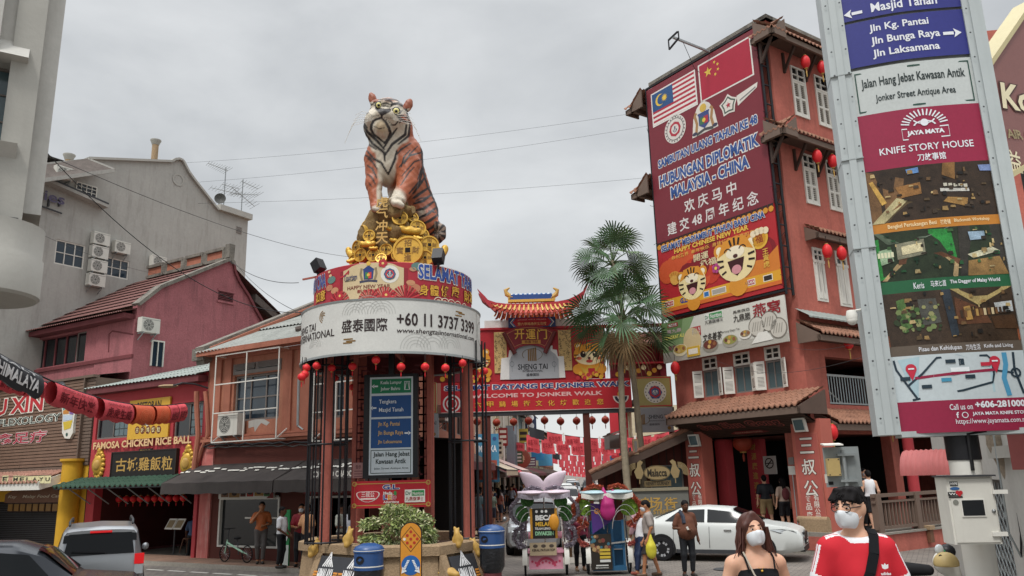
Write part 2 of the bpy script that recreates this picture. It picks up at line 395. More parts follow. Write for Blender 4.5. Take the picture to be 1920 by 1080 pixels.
mat('dark_metal','#3a3b3e',.5,.12,5)
mat('steel','#8c8f90',.4,.1,6,metal=.7)
mat('galv','#9aa0a0',.5,.12,4,metal=.3,streak=.3,stain='#6c716f')
mat('ac_white','#cbc9c0',.55,.06,4,streak=.25,stain='#8a877d')
mat('ac_grille','#4a4a48',.6,.1,6)
mat('cable','#1c1c1e',.6,0)
mat('awning_black','#3d3836',.85,.25,2,streak=.35,stain='#4d4742')
mat('awning_brown','#54423a',.85,.2,2)
mat('lantern_red','#d0262b',.5,.1,6)
mat('lantern_dark','#a0402c',.55,.15,6)
mat('gold','#c29a3f',.42,.15,4,metal=.35,fine=.08)
mat('gold_paint','#b8934c',.5,.12,5)
mat('gold_dark','#7c5a22',.5,.15,5)
mat('rock','#7a6440',.85,.4,3.5,bump=.9,bscale=8,fine=.25)
mat('tan_concrete','#9b8468',.92,.14,1.6,bump=.6,bscale=45,fine=.16,streak=.25,stain='#6d5c47')
mat('soil','#4c3529',.95,.3,6,bump=.8)
mat('concrete','#8a857c',.92,.16,1.1,bump=.4,bscale=40,fine=.1,streak=.3)
mat('kerb','#9a948a',.9,.15,1.2,bump=.3,fine=.1)
mat('terracotta','#8a5c48',.9,.16,1.3,fine=.1,bump=.3)
mat('banner_fabric','#d4525a',.75,.1,1.5,fine=.04)
mat('sky_white','#e8e8e6',.7,.03)
mat('skin_asian','#c69a80',.55,.1,14,spec=.3)
mat('skin_mid','#a87453',.5,.06,10,spec=.3)
mat('skin_dark','#5f3d2b',.5,.06,10,spec=.3)
mat('hair_black','#120f10',.7,.25,30,spec=.15)
mat('hair_brown','#4a2a22',.42,.3,25,spec=.4)
mat('rubber','#17171a',.8,.15,8)
mat('chrome','#c9cbcc',.18,0,metal=1)
mat('palm_leaf','#3f5a3a',.5,.35,1.5,fine=.15,spec=.4)
mat('palm_leaf_pale','#5f7550',.5,.35,1.5,fine=.15,spec=.4)
mat('palm_dead','#7b6444',.8,.3,3)
mat('palm_trunk','#8f8470',.9,.25,3,bump=.9,bscale=14,streak=.4)
mat('leaf_var','#8c9a5c',.5,.35,9,fine=.3)
mat('leaf_cream','#c9c8a0',.5,.2,9)
mat('leaf_deep','#4d5f34',.5,.3,9)
def brickmat(key,c1,c2,mort,bw,bh,rough=.85,msize=.012,rotz=0.,patch='#77746c'):
 m=bpy.data.materials.new(key);m.use_nodes=True;MATS[key]=m;t=m.node_tree;b=t.nodes['Principled BSDF'];N=t.nodes.new;Lk=t.links.new
 g=N('ShaderNodeNewGeometry');mp=N('ShaderNodeMapping');mp.inputs['Rotation'].default_value=(0,0,rotz);Lk(g.outputs['Position'],mp.inputs[0])
 k=N('ShaderNodeTexBrick');k.inputs['Scale'].default_value=1;k.inputs['Brick Width'].default_value=bw;k.inputs['Row Height'].default_value=bh;k.inputs['Mortar Size'].default_value=msize
 k.inputs['Color1'].default_value=(*hexc(c1),1);k.inputs['Color2'].default_value=(*hexc(c2),1);k.inputs['Mortar'].default_value=(*hexc(mort),1);Lk(mp.outputs[0],k.inputs[0])
 n=N('ShaderNodeTexNoise');n.inputs['Scale'].default_value=.7;n.inputs['Detail'].default_value=10;n.inputs['Roughness'].default_value=.7;Lk(g.outputs['Position'],n.inputs[0])
 r=N('ShaderNodeMapRange');r.inputs[1].default_value=.3;r.inputs[2].default_value=.7;r.inputs[3].default_value=.72;r.inputs[4].default_value=1.22;Lk(n.outputs[0],r.inputs[0])
 x=N('ShaderNodeMix');x.data_type='RGBA';x.blend_type='MULTIPLY';x.inputs[0].default_value=1;Lk(k.outputs['Color'],x.inputs[6]);Lk(r.outputs[0],x.inputs[7]);Lk(x.outputs[2],b.inputs['Base Color'])
 b.inputs['Roughness'].default_value=rough;bp=N('ShaderNodeBump');bp.inputs['Strength'].default_value=.5;bp.inputs['Distance'].default_value=.01;bp.invert=True;Lk(k.outputs['Fac'],bp.inputs['Height']);Lk(bp.outputs[0],b.inputs['Normal'])
brickmat('paver','#7f776f','#6e6862','#514d48',.26,.13,rotz=rad(28))
brickmat('walk_tile','#8d6e5c','#7f6656','#5d4d43',.4,.4,rotz=rad(31),msize=.01)
A0=gnd(385,1051,.05)
L=Face(A0,121)
Cc=gnd(1548,1035)
R=Face(Cc,-34.4);S=Face(Cc,55.6)
G=Face((.8,30),90)
ST=rad(5.1);su=np.array([math.sin(ST),math.cos(ST),0]);sn=np.array([su[1],-su[0],0])
def streetL(Y):return -6.25+.0893*Y
def streetR(Y):return 3.6+.0893*Y
def ground_sheet():
 mb=MB();xs=[-700,-200,-60,-20]+[i*2. for i in range(-9,10)]+[20,60,200,700];ys=[-60,-20,-5,0]+[i*.75 for i in range(4,28)]+[22,26,40,80,200,500,900,1600]
 for y in ys:
  for x in xs:mb.v.append((x,y,gh(y)))
 n=len(xs)
 for j in range(len(ys)-1):
  for i in range(n-1):mb.f.append((j*n+i,j*n+i+1,(j+1)*n+i+1,(j+1)*n+i));mb.m.append(0);mb.sm.append(False)
 mb.mi('paver');mb.build('ground',kind='structure',loc=(0,0,0))
ground_sheet()
def slab(name,pts,z0,z1,k,edge=None):
 mb=MB();m=len(pts);a=[np.array([p[0],p[1],z1]) for p in pts];b=[np.array([p[0],p[1],z0]) for p in pts]
 mb.add(a,[tuple(range(m))],k);vs=a+b;mb.add(vs,[(i,(i+1)%m,m+(i+1)%m,m+i) for i in range(m)],edge or k);return mb.build(name,kind='structure')
p=lambda s,n:L.P(s,0,n)[:2]
slab('pavement',[p(-40,1.25),p(6.4,1.25),(streetL(30)+1.9,30),(streetL(60)+1.9,60),(streetL(400)+1.9,400),(streetL(400),400),(streetL(60),60),(streetL(25),25),p(6.4,-.3),p(-40,-.3)],-.1,.13,'walk_tile','kerb')
slab('pavement',[(streetR(44)-1.3,44),(streetR(400)-1.3,400),(streetR(400)+.5,400),(streetR(44)+.5,44)],-.1,.13,'walk_tile','kerb')
mb=MB()
for a in range(-9,7,1):mb.quad(*[np.array([*L.P(s,0,n)[:2],.005]) for s,n in((a,2.0),(a+.75,2.0),(a+.75,2.12),(a,2.12))],'white_paint')
mb.build('road_markings',kind='structure')
mb=MB()
for x,y,a,b,k in((-3.2,13.4,1.6,.7,'concrete'),(4.6,15.2,2.4,.5,'kerb'),(6.2,18.6,1.1,.9,'concrete'),(-7.4,20.6,2.2,.6,'kerb'),(1.4,24,.9,1.6,'concrete')):mb.quad(*[np.array([x+i*a/2,y+j*b/2,gh(y)+.012]) for i,j in((-1,-1),(1,-1),(1,1),(-1,1))],k)
mb.build('paving_patches',kind='structure')
for x,y in((5.2,20.9),(-6.6,17.8)):mb=MB();mb.lathe((x,y,gh(y)),[(.33,.008),(.33,.02),(.28,.022),(0,.022)],'dark_metal',24);mb.build('manhole_cover',None,'round iron manhole cover in the paving '+('before the white saloon' if x>0 else 'behind the silver suv'),'manhole cover')
def wall(mb,F,s0,s1,z0,z1,holes,k,depth=.22,kin=None,n=0.):
 xs=sorted({s0,s1,*[v for h in holes for v in h[:2]]});zs=sorted({z0,z1,*[v for h in holes for v in h[2:]]})
 xs=[v for v in xs if s0<=v<=s1];zs=[v for v in zs if z0<=v<=z1]
 for i in range(len(xs)-1):
  for j in range(len(zs)-1):
   cx,cz=(xs[i]+xs[i+1])/2,(zs[j]+zs[j+1])/2
   if any(h[0]<cx<h[1] and h[2]<cz<h[3] for h in holes):continue
   mb.rect(F,xs[i],xs[i+1],zs[j],zs[j+1],n,k)
 for a,b,c,d in holes:
  kk=kin or k;q=lambda s,z:(F.P(s,z,n),F.P(s,z,n-depth))
  for(sa,za),(sb,zb) in(((a,c),(b,c)),((b,c),(b,d)),((b,d),(a,d)),((a,d),(a,c))):
   u,v=q(sa,za),q(sb,zb);mb.quad(u[0],v[0],v[1],u[1],kk)
def shell(mb,F,s0,s1,z0,z1,depth,k,top=True,kt=None,n=0.):
 """sides, back and top of a block behind a face"""
 a,b,c,d=[(F.P(s,z0,m),F.P(s,z1,m)) for s,m in((s0,n),(s0,n-depth),(s1,n-depth),(s1,n))]
 mb.quad(a[0],b[0],b[1],a[1],k);mb.quad(b[0],c[0],c[1],b[1],k);mb.quad(c[0],d[0],d[1],c[1],k)
 if top:mb.quad(a[1],b[1],c[1],d[1],kt or k)
def window(par,F,r,n=-.12,frame='grey_frame',pane='window_dark',nx=2,nz=2,w=.06,label=None,sill=None,name='window'):
 a,b,c,d=r;mb=MB()
 for x0,x1,y0,y1 in((a,a+w,c,d),(b-w,b,c,d),(a+w,b-w,c,c+w),(a+w,b-w,d-w,d)):mb.box(F,x0,x1,y0,y1,n-.05,n+.03,frame)
 for i in range(1,nx):x=a+(b-a)*i/nx;mb.box(F,x-w*.35,x+w*.35,c+w,d-w,n-.04,n+.02,frame)
 for j in range(1,nz):z=c+(d-c)*j/nz;mb.box(F,a+w,b-w,z-w*.3,z+w*.3,n-.035,n+.012,frame)
 if sill:mb.box(F,a-.08,b+.08,c-.09,c-.002,-.1,.1,sill)
 o=mb.build(name,par,label);g=MB();g.box(F,a+w*.5,b-w*.5,c+w*.5,d-w*.5,n-.03,n-.015,pane);g.build('pane',o);return o
def shutters(par,F,r,top=.25,n=.0,open_=0.,label=None):
 """tall shop-house window: small lights above, two louvred leaves below"""
 a,b,c,d=r;w=.055;zt=d-(d-c)*top;mb=MB();k='shutter_white'
 for x0,x1,y0,y1 in((a-w,a,c-w,d+w),(b,b+w,c-w,d+w),(a,b,d,d+w),(a,b,c-w,c),(a,b,zt-.03,zt+.03)):mb.box(F,x0,x1,y0,y1,n-.06,n+.05,k)
 m=(a+b)/2;mb.box(F,m-.02,m+.02,zt+.03,d,n-.03,n+.03,k);zz=(zt+d)/2;mb.box(F,a,m-.02,zz-.018,zz+.018,n-.03,n+.025,k);mb.box(F,m+.02,b,zz-.018,zz+.018,n-.03,n+.025,k)
 fr=mb.build('window',par,label);g=MB();g.box(F,a,b,zt,d,n-.05,n-.035,'window_dark');g.build('pane',fr)
 for x0,x1 in((a,m-.008),(m+.008,b)):
  l=MB();t=.05
  for q0,q1,y0,y1 in((x0,x0+t,c,zt-.03),(x1-t,x1,c,zt-.03),(x0+t,x1-t,c,c+.09),(x0+t,x1-t,zt-.1,zt-.03),(x0+t,x1-t,(c+zt)/2-.04,(c+zt)/2+.04)):l.box(F,q0,q1,y0,y1,n-.02,n+.035,k)
  l.box(F,x0+t,x1-t,c+.09,zt-.1,n-.03,n-.022,'grey_frame')
  N=max(6,int((zt-c)/.085))
  for i in range(N):
   z=c+.1+(zt-c-.2)*i/N;l.obox(F.P((x0+x1)/2,z+.02,n+.004),(F.u*((x1-x0)/2-t),F.n*.022-Z3*.018,Z3*.005+F.n*.004),k)
  l.build('shutter',fr)
 return fr
def tiles(mb,F,s0,s1,z1,n1,z0,n0,k,pitch=.22,amp=.045,courses=5,th=.05,ridge=True):
 """pan-tile roof strip from the upper line (z1,n1) to the eave (z0,n0): rolls across, stepped courses down"""
 N=max(2,int(round((s1-s0)/pitch)));per=6;cols=N*per+1
 for c in range(courses):
  t0,t1=c/courses,(c+1)/courses+.012;vs=[];fs=[]
  for t,lift in((t0,.0),(t1,.028),(t1,.028-th)):
   for i in range(cols):
    ph=2*math.pi*i/per;h=amp*max(-.35,math.cos(ph));vs.append(F.P(s0+(s1-s0)*i/(cols-1),z1+(z0-z1)*t+h+lift,n1+(n0-n1)*t))
  for r_ in range(2):
   for i in range(cols-1):a=r_*cols+i;fs.append((a,a+1,a+cols+1,a+cols))
  mb.add(vs,fs,k,True)
def corrug(mb,P00,P10,P11,P01,k,pitch=.15,amp=.025,rows=1):
 """corrugated sheet over the quad eave-left, eave-right, top-right, top-left"""
 P00,P10,P11,P01=[np.array(v,float) for v in(P00,P10,P11,P01)];n=np.cross(P10-P00,P01-P00);n/=np.linalg.norm(n)
 if n[2]<0:n=-n
 N=max(2,int(np.linalg.norm(P10-P00)/pitch));per=4;cols=N*per+1
 for r_ in range(rows):
  vs=[];fs=[]
  for t in(r_/rows,(r_+1)/rows+.01):
   for i in range(cols):f=i/(cols-1);vs.append((P00*(1-f)+P10*f)*(1-t)+(P01*(1-f)+P11*f)*t+n*(amp*math.cos(2*math.pi*i/per)+(.02 if t==r_/rows else 0)))
  for i in range(cols-1):fs.append((i,i+1,cols+i+1,cols+i))
  mb.add(vs,fs,k,True)
def aircon(F,s,z,label,n=.08,wd=.82,h=.6,dp=.3,group='air conditioner units on walls',bracket=True):
 t=thing('air_conditioner',label,'air conditioner',F.P(s,z,n+dp/2),group);mb=MB();mb.box(F,s-wd/2,s+wd/2,z,z+h,n,n+dp,'ac_white')
 mb.box(F,s-wd/2-.003,s+wd/2+.003,z+h*.88,z+h*.9,n+dp-.01,n+dp+.003,'ac_grille');mb.build('casing',t)
 g=MB();cs=s-wd*.13;g.ring(F,cs,z+h/2,0,h*.4,n+dp+.004,'ac_grille',20)
 for q in(.12,.2,.28,.36):g.ring(F,cs,z+h/2,h*q,h*q+.014,n+dp+.012,'ac_white',18)
 for a in range(8):v=np.array([math.cos(a*math.pi/4),math.sin(a*math.pi/4)]);g.line(F,[(cs+v[0]*h*.06,z+h/2+v[1]*h*.06),(cs+v[0]*h*.4,z+h/2+v[1]*h*.4)],.012,n+dp+.01,'ac_white')
 g.build('fan_grille',t)
 if bracket:
  b=MB()
  for x in(s-wd*.35,s+wd*.35):b.box(F,x-.02,x+.02,z-.05,z-.003,0,n+dp,'galv');b.bar(F.P(x,z-.3,.01),F.P(x,z-.05,n+dp*.8),.03,.03,'galv')
  b.build('bracket',t)
 return t
def board(name,F,bx,n,label,cat,k,th=.06,frame=None,fw=.04,group=None,extra=None,seg=1):
 """flat sign: box with printed face; extra(mb) adds the lettering"""
 a,b,c,d=bx;mb=MB()
 if seg==1:mb.box(F,a,b,c,d,n-th,n,k)
 else:mb.rect(F,a,b,c,d,n,k,seg)
 if frame:
  for x0,x1,y0,y1 in((a-fw,a,c-fw,d+fw),(b,b+fw,c-fw,d+fw),(a,b,d,d+fw),(a,b,c-fw,c)):mb.box(F,x0,x1,y0,y1,n-th,n+.02,frame)
 if extra:extra(mb,n+.005)
 return mb.build(name,None,label,cat,group)
def lantern(pos,label,r=.17,group='red lanterns',k='lantern_red',tall=1.,tassel=.2,cord=.25,name='lantern'):
 """paper lantern with ribs, gold caps, cord and tassel"""
 t=thing(name,label,'lantern',pos,group);mb=MB();c=np.array(pos,float);prof=[];h=r*tall
 for i in range(9):
  a=-math.pi/2+math.pi*i/8;prof.append((max(r*.28,r*math.cos(a)),h*math.sin(a)*.92))
 mb.lathe(c,prof,k,16);mb.build('shade',t)
 m=MB();m.lathe(c+Z3*h*.9,[(r*.34,0),(r*.34,r*.12),(0,r*.13)],'gold_paint',12);m.lathe(c-Z3*h*.9,[(r*.34,0),(r*.34,-r*.12),(0,-r*.13)],'gold_paint',12);m.build('cap',t)
 if tassel:
  m=MB();m.tube([c-Z3*(h+.0),c-Z3*(h+tassel*.4),c-Z3*(h+tassel)],[.008,r*.14,r*.09],'gold_paint' if tall>1.2 else k,6);m.build('tassel',t)
 if cord:m=MB();m.tube([c+Z3*h,c+Z3*(h+cord)],.008,'cable',4);m.build('cord',t)
 return t
 # LEFT: white corner block, hotel, red house
def white_corner_block():
 F=Face(atY(75,400,13.5),57);base=F.P(-3,0,0);t=thing('white_corner_building','white rendered modern building with upright fins and rounded overhanging bay','building',(base[0],base[1],0))
 sx=lambda x,y:F.sz(x,y)
 e=sx(77,400)[0];zb=sx(40,560)[1];zt=22.
 mb=MB();wi=[F.box(-60,102,21,272)]
 wall(mb,F,e-4.2,e-.75,zb+1.,zt,wi,'white_render',.5);shell(mb,F,e-4.2,e-.75,zb+1.,zt,3,'white_render')
 mb.box(F,e-.75,e-.28,zb+1.3,zt,-3,.10,'grey_render');mb.box(F,e-.28,e,zb+1.6,zt,-3,-.12,'white_render')
 mb.box(F,e-1.05,e-.96,zb+1.,zt,.002,.28,'white_render')
 mb.box(F,e-9,e-3.6,-.2,zt,-4,-.3,'white_render');mb.build('wall',t)
 m=MB();cx=atY(-42,560,13.3);zb=cx[2];m.lathe((cx[0],cx[1],0),[(0,zb),(.88,zb),(.93,zb+.05),(.93,zb+.72),(.9,zb+.76),(.9,zb+1.3)],'grey_render',40,a0=0,a1=360);m.build('rounded_bay',t)
 window(t,F,wi[0],n=-.3,frame='grey_frame',pane='window_teal',nx=1,nz=3,w=.05)
 m=MB();z0,z1=wi[0][2:];m.prism([F.P(wi[0][0],z1,.0),F.P(wi[0][0],z1+.45,0),F.P(wi[0][0],z1+.05,.3)],F.u*(wi[0][1]-wi[0][0]+.1),'white_render');m.build('window_hood',t);m=MB();m.prism([F.P(wi[0][0],z0-.02,.0),F.P(wi[0][0],z0-.4,0),F.P(wi[0][0],z0-.06,.3)],F.u*(wi[0][1]-wi[0][0]+.1),'white_render');m.build('window_sill',t)
 q=F.P(*F.sz(14,432),.35);fl=thing('flood_light','grey flood light fixed on the white building above its rounded bay','lamp',q);m=MB();f=Face(q,57)
 m.box(f,-.14,.14,q[2]-.16,q[2]+.14,-.06,.04,'dark_metal');m.build('housing',fl);m=MB();m.box(f,-.11,.11,q[2]-.13,q[2]+.11,.042,.055,'window_teal');m.build('glass',fl);m=MB();m.bar(q,q-f.n*.45,.05,.05,'dark_metal');m.build('arm',fl)
white_corner_block()
def hotel():
 H=Face(L.P(-14,0),31);px=H.sz;t=thing('hotel_building','tall pale grey hotel with blank gable wall and small blue windows','building',H.P(2,0,-4))
 prof=[px(-120,700),px(-90,270),px(165,297),px(230,300)]
 g=[px(x,y) for x,y in((320,303),(327,299),(334,298),(341,301),(345,308),(352,322),(362,336),(408,394),(462,410))]
 top=[px(-90,322)]+[px(165,297)]+g;zb=0.;right=px(455,600)[0]
 mb=MB();n=len(top);a=[H.P(s,z,0) for s,z in top];
 hol=[H.box(106,448,156,505),H.box(197,480,240,525),H.box(50,430,64,476)]
 sL=top[0][0];zlow=14.6
 wall(mb,H,sL,right,0,zlow,[h for h in hol],'hotel_render',.15)
 mb.add([H.P(sL,zlow,0)]+a+[H.P(right,top[-1][1],0),H.P(right,zlow,0)],[tuple(range(n+3))],'hotel_render')
 shell(mb,H,sL,right,0,px(462,410)[1]-.02,12,'hotel_render');mb.build('wall',t)
 m=MB()
 for i in range(1,n-2):m.bar(H.P(*top[i],-.1),H.P(*top[i+1],-.1),.5,.12,'grey_render')
 s,z=px(462,408);s0,_=px(408,398);m.box(H,s0,s+.25,z-.12,z+.22,-12,.25,'grey_render');m.build('coping',t)
 m=MB();m.ring(H,*px(334,337),.26,.36,.03,'grey_render');s,z=px(334,337);m.ring(H,s,z,0,.26,.01,'hotel_render');m.build('round_medallion',t)
 s0,s1,z0,z1=H.box(60,295,195,330);sd,zd=px(160,318)
 m=MB();a0,a1=px(-60,345),px(168,303);b1=px(192,327);tiles_pts=None
 m.add([H.P(*px(-60,330),.0),H.P(*px(165,297),.0),H.P(*px(192,325),1.0),H.P(*px(-60,360),1.0)],[(0,1,2,3)],'tile_old')
 m.add([H.P(*px(-60,330),.0)-Z3*.15,H.P(*px(165,297),.0)-Z3*.15,H.P(*px(192,325),1.0)-Z3*.15,H.P(*px(-60,360),1.0)-Z3*.15],[(3,2,1,0)],'hotel_render')
 m.bar(H.P(*px(165,297),.0)-Z3*.08,H.P(*px(192,325),1.0)-Z3*.08,.12,.2,'hotel_render');m.bar(H.P(*px(-60,360),1.0)-Z3*.08,H.P(*px(192,325),1.0)-Z3*.08,.08,.18,'hotel_render');m.build('roof',t)
 m=MB();q0,q1=px(-60,330),px(193,389);m.bar(H.P(*px(66,334),.25),H.P(*px(193,389),.25),.5,.22,'hotel_render');m.bar(H.P(*px(66,331),.48),H.P(*px(193,386),.48),.06,.08,'dark_metal');m.build('ledge',t)
 window(t,H,H.box(143,340,180,372),n=.02,frame='shutter_white',pane='window_dark',nx=4,nz=3,w=.05,label='arched attic window with white bars')
 window(t,H,hol[0],n=-.06,frame='shutter_white',pane='window_blue',nx=3,nz=2);window(t,H,hol[1],n=-.06,frame='shutter_white',pane='window_blue',nx=3,nz=2);window(t,H,hol[2],n=-.06,frame='shutter_white',pane='window_blue',nx=1,nz=2)
 m=MB();s,z=px(448,432)
 for i in range(4):m.box(H,s-.18,s+.18,z-.2+.11*i,z-.13+.11*i,.0,.03,'grey_frame')
 m.build('vent',t)
 for x0,x1,yt,yb,lab in((283,297,262,302,'tall cylindrical chimney with flared cap on the hotel roof ridge'),(122,137,290,304,'short chimney with flared cap behind the hotel attic window')):
  s0,z0=px((x0+x1)/2-1,yb,-1.5);s1,z1=px((x0+x1)/2,yt,-1.5);r=.17;m=MB();b=H.P(s0,z0-.5,-1.5);hgt=z1-z0+.5
  m.lathe(b,[(r,0),(r,hgt-.3)],'tan_concrete',14);m.lathe(b,[(r,hgt-.3),(r*1.15,hgt-.28),(r*1.5,hgt-.1),(r*1.7,hgt-.06),(r*1.7,hgt),(0,hgt)],'grey_render',14);m.build('chimney',None,lab,'chimney','chimneys on the hotel')
 def letters(mb,n):
  mb.text(H,'yies',H.box(62,352,117,392),n,'#5c5670',.02);mb.text(H,'el',H.box(55,385,70,404),n,'#5c5670',.01)
 m=MB();letters(m,.14);m.bar(H.P(*px(50,378),.1),H.P(*px(114,401),.1),.05,.06,'dark_metal')
 for x in(70,90,110):s,z=px(x,378);m.box(H,s-.03,s+.03,z-.25,z+.1,0,.13,'dark_metal')
 m.build('hotel_sign',None,'purple lettering ending in yies fixed to the pale hotel wall','sign')
 U=[(183,450,'topmost'),(180,475,'second from the top'),(178,501,'third from the top'),(174,527,'lowest')]
 for x,y,w_ in U:s,z=px(x,y);aircon(H,s,z-.3,f'white air conditioner {w_} in the stack of four on the hotel wall')
 for x,y,w_ in((222,466,'beside the hotel window, right of the stack of four'),(291,493,'alone above the old roof ridge on the hotel wall')):s,z=px(x,y);aircon(H,s,z-.3,'white air conditioner '+w_)
 s,z=px(109,331);aircon(H,s,z-.25,'white air conditioner under the hotel attic eave',n=.3)
 def mast(x,yb,yt,label,arms):
  n=-2.;s,z0=px(x,yb,n);_,z1=px(x,yt,n);t=thing('tv_aerial',label,'aerial',H.P(s,z0-1,n),'aerials on the hotel roof');m=MB();m.tube([H.P(s,z0-1.2,n),H.P(s,z1,n)],.03,'steel',6);m.build('mast',t)
  for y,L0,L1,tilt,k in arms:
   m=MB();_,z=px(x,y,n);a=H.P(s+L0,z-tilt,n);b=H.P(s+L1,z+tilt,n);m.tube([a,b],.02,'steel',5)
   for i in range(k):c=a+(b-a)*i/(k-1);q=.18+.3*i/k;m.tube([c-H.n*q-Z3*.1,c+H.n*q+Z3*.1],.012,'steel',4)
   m.build('antenna',t)
 mast(419,390,312,'left tv aerial mast with comb antenna on the hotel roof',((317,-1.3,.15,.0,10),(345,-.2,1.1,.05,7),(357,-1.,1.,.1,9)))
 mast(452,405,335,'right tv aerial mast with crossed antennas on the hotel roof',((341,-.1,1.2,-.05,7),(368,-.8,1.,-.35,10),(362,-.9,1.3,.3,10)))
 s,z=px(411,374,-1.5);d=thing('satellite_dish','small round satellite dish on the hotel roof beside the aerials','dish',H.P(s,z-.8,-1.5));m=MB();f=Face(H.P(s,0,-1.5),75);m.lathe(H.P(s,z,-1.4),[(0,0),(.2,.04),(.32,.12),(.33,.13)],'ac_grille',18,ax=(f.u,Z3,f.n));m.build('reflector',d);m=MB();m.tube([H.P(s,z-1.2,-1.5),H.P(s,z,-1.5)],.03,'steel',6);m.build('stand',d)
hotel()
def red_house():
 RS=Face(L.P(-6.9,0),31);px=RS.sz;c0=px(252,640)[0];t=thing('maroon_house','weathered maroon house with old gabled roof and flaking side wall','building',RS.P(c0+3,0,-4))
 FF=Face(RS.P(c0,0),121);fx=FF.sz
 pts=[px(*q) for q in((252,760),(252,604),(232,600),(230,568),(300,540),(420,492),(430,488),(437,496),(440,512),(448,530),(465,556),(478,582),(490,603),(492,640),(470,700),(420,720))]
 pts[0]=(c0,3.2);pts=[pts[0]]+[(max(c0,s),z) for s,z in pts[1:4]]+pts[4:-2]+[(pts[-3][0],3.2)]
 m=MB();hole=RS.box(286,640,302,688)
 m.poly(RS,pts,0,'maroon_wall',-.3);m.build('gable_wall',t)
 m=MB();a,b,c,d=hole;m.box(RS,a,b,c,d,.004,.03,'window_blue')
 for x0,x1,y0,y1 in((a-.05,a,c,d),(b,b+.05,c,d),((a+b)/2-.02,(a+b)/2+.02,c,d),(a-.05,b+.05,d,d+.06)):m.box(RS,x0,x1,y0,y1,.0,.07,'shutter_white')
 m.build('window',t)
 m=MB();a,b,c,d=RS.box(410,545,436,568);m.box(RS,a,b,c,d,.003,.01,'room_dark')
 for i in range(6):z=c+(d-c)*(i+.5)/6;m.box(RS,a,b,z-.015,z+.015,.012,.03,'maroon_dark')
 m.box(RS,a-.06,b+.06,d+.002,d+.09,0,.05,'maroon_wall');m.box(RS,a-.06,b+.06,c-.09,c-.002,0,.05,'maroon_wall');m.build('vent',t)
 m=MB()
 for i in range(3,7):m.bar(RS.P(*pts[i],-.1)+Z3*.05,RS.P(*pts[i+1],-.1)+Z3*.05,.5,.14,'parapet_old')
 for i in range(7,12):m.bar(RS.P(*pts[i],-.1)+Z3*.03,RS.P(*pts[i+1],-.1)+Z3*.03,.4,.12,'maroon_dark')
 m.build('coping',t)
 pk=RS.P(*pts[6],-.1);e0=RS.P(*pts[3],-.1);w_=8.5
 m=MB()
 for c in range(9):
  f0,f1=c/9,(c+1)/9+.02;P=[e0+(pk-e0)*f0+Z3*(.06-.05),e0+(pk-e0)*f1+Z3*.0];m.quad(P[0]-L.u*w_+Z3*.05,P[0]+Z3*.05,P[1],P[1]-L.u*w_,'tile_maroon')
 bk=pk+RS.u*4.2-Z3*2.5;m.quad(pk-L.u*w_,pk,bk,bk-L.u*w_,'tile_maroon');m.build('roof',t)
 m=MB();nn=4
 for i in range(nn):
  a=pk-L.u*(.15+i*1.5)+Z3*.05;b=a-L.u*1.3
  m.bar(a+Z3*.55,b+Z3*.55,.3,.14,'parapet_old');m.bar(a+Z3*.03,b+Z3*.03,.3,.14,'parapet_old');m.bar(a+Z3*.02,a+Z3*.6,.2,.3,'parapet_old');m.bar(a-L.u*.2+Z3*.29,b+L.u*.05+Z3*.29,.12,.34,'orange_trim')
 m.bar(pk+Z3*.1+L.u*.1,pk+Z3*.75+L.u*.12,.3,.3,'parapet_old');m.build('ridge',t)
 m=MB();zt=fx(60,640)[1];zt2=fx(205,608)[1];s_l=-9.
 hb=FF.box(-40,625,160,678);hb=(s_l+.5,fx(160,650)[0],fx(150,678)[1],fx(150,622)[1])
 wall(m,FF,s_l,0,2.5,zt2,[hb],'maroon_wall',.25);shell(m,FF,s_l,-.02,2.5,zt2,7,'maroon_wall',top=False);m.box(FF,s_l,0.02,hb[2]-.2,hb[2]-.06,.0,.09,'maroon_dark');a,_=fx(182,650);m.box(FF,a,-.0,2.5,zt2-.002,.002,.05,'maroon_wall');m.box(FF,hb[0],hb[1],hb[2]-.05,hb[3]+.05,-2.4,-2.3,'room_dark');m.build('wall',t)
 m=MB();ze=fx(205,606)[1];m.box(FF,s_l,-.1,zt2+.003,zt2+.2,-.1,.5,'maroon_dark');corrug(m,FF.P(s_l,zt2+.22,.65),FF.P(0,zt2+.22,.65),FF.P(0,zt2+.9,-1.6),FF.P(s_l,zt2+.9,-1.6),'tile_maroon');m.box(FF,s_l,-.3,zt2+.75,e0[2]-.1,-1.5,-1.4,'parapet_old');m.build('eave',t)
 n_w=6;wd=(hb[1]-hb[0])/n_w
 for i in range(n_w):window(t,FF,(hb[0]+wd*i,hb[0]+wd*(i+1),hb[2],hb[3]),n=-.15,frame='maroon_dark' if i<n_w-1 else 'grey_frame',pane='window_dark',nx=1,nz=1,w=.045)
 s,z=px(272,612);aircon(RS,s,z-.3,'rusty air conditioner with red grille on the maroon gable wall',n=.1)
 m=MB();q=[RS.P(*px(x,y),.03) for x,y in((270,626),(232,622),(213,622),(207,628),(206,658))];m.tube([FF.P(*fx(x,y),.05) for x,y in((252,627),(213,621),(207,627),(206,660))],.03,'maroon_dark',6);m.build('pipe',t)
 m=MB();b0=RS.P(*px(470,560,-.5),-.5);m.prism([b0-Z3*.2,b0+RS.u*2.2-Z3*1.3,b0+RS.u*2.2-Z3*1.0,b0+Z3*.2],L.u*.35,'tile_old');m.build('rear_roof',t)
red_house()
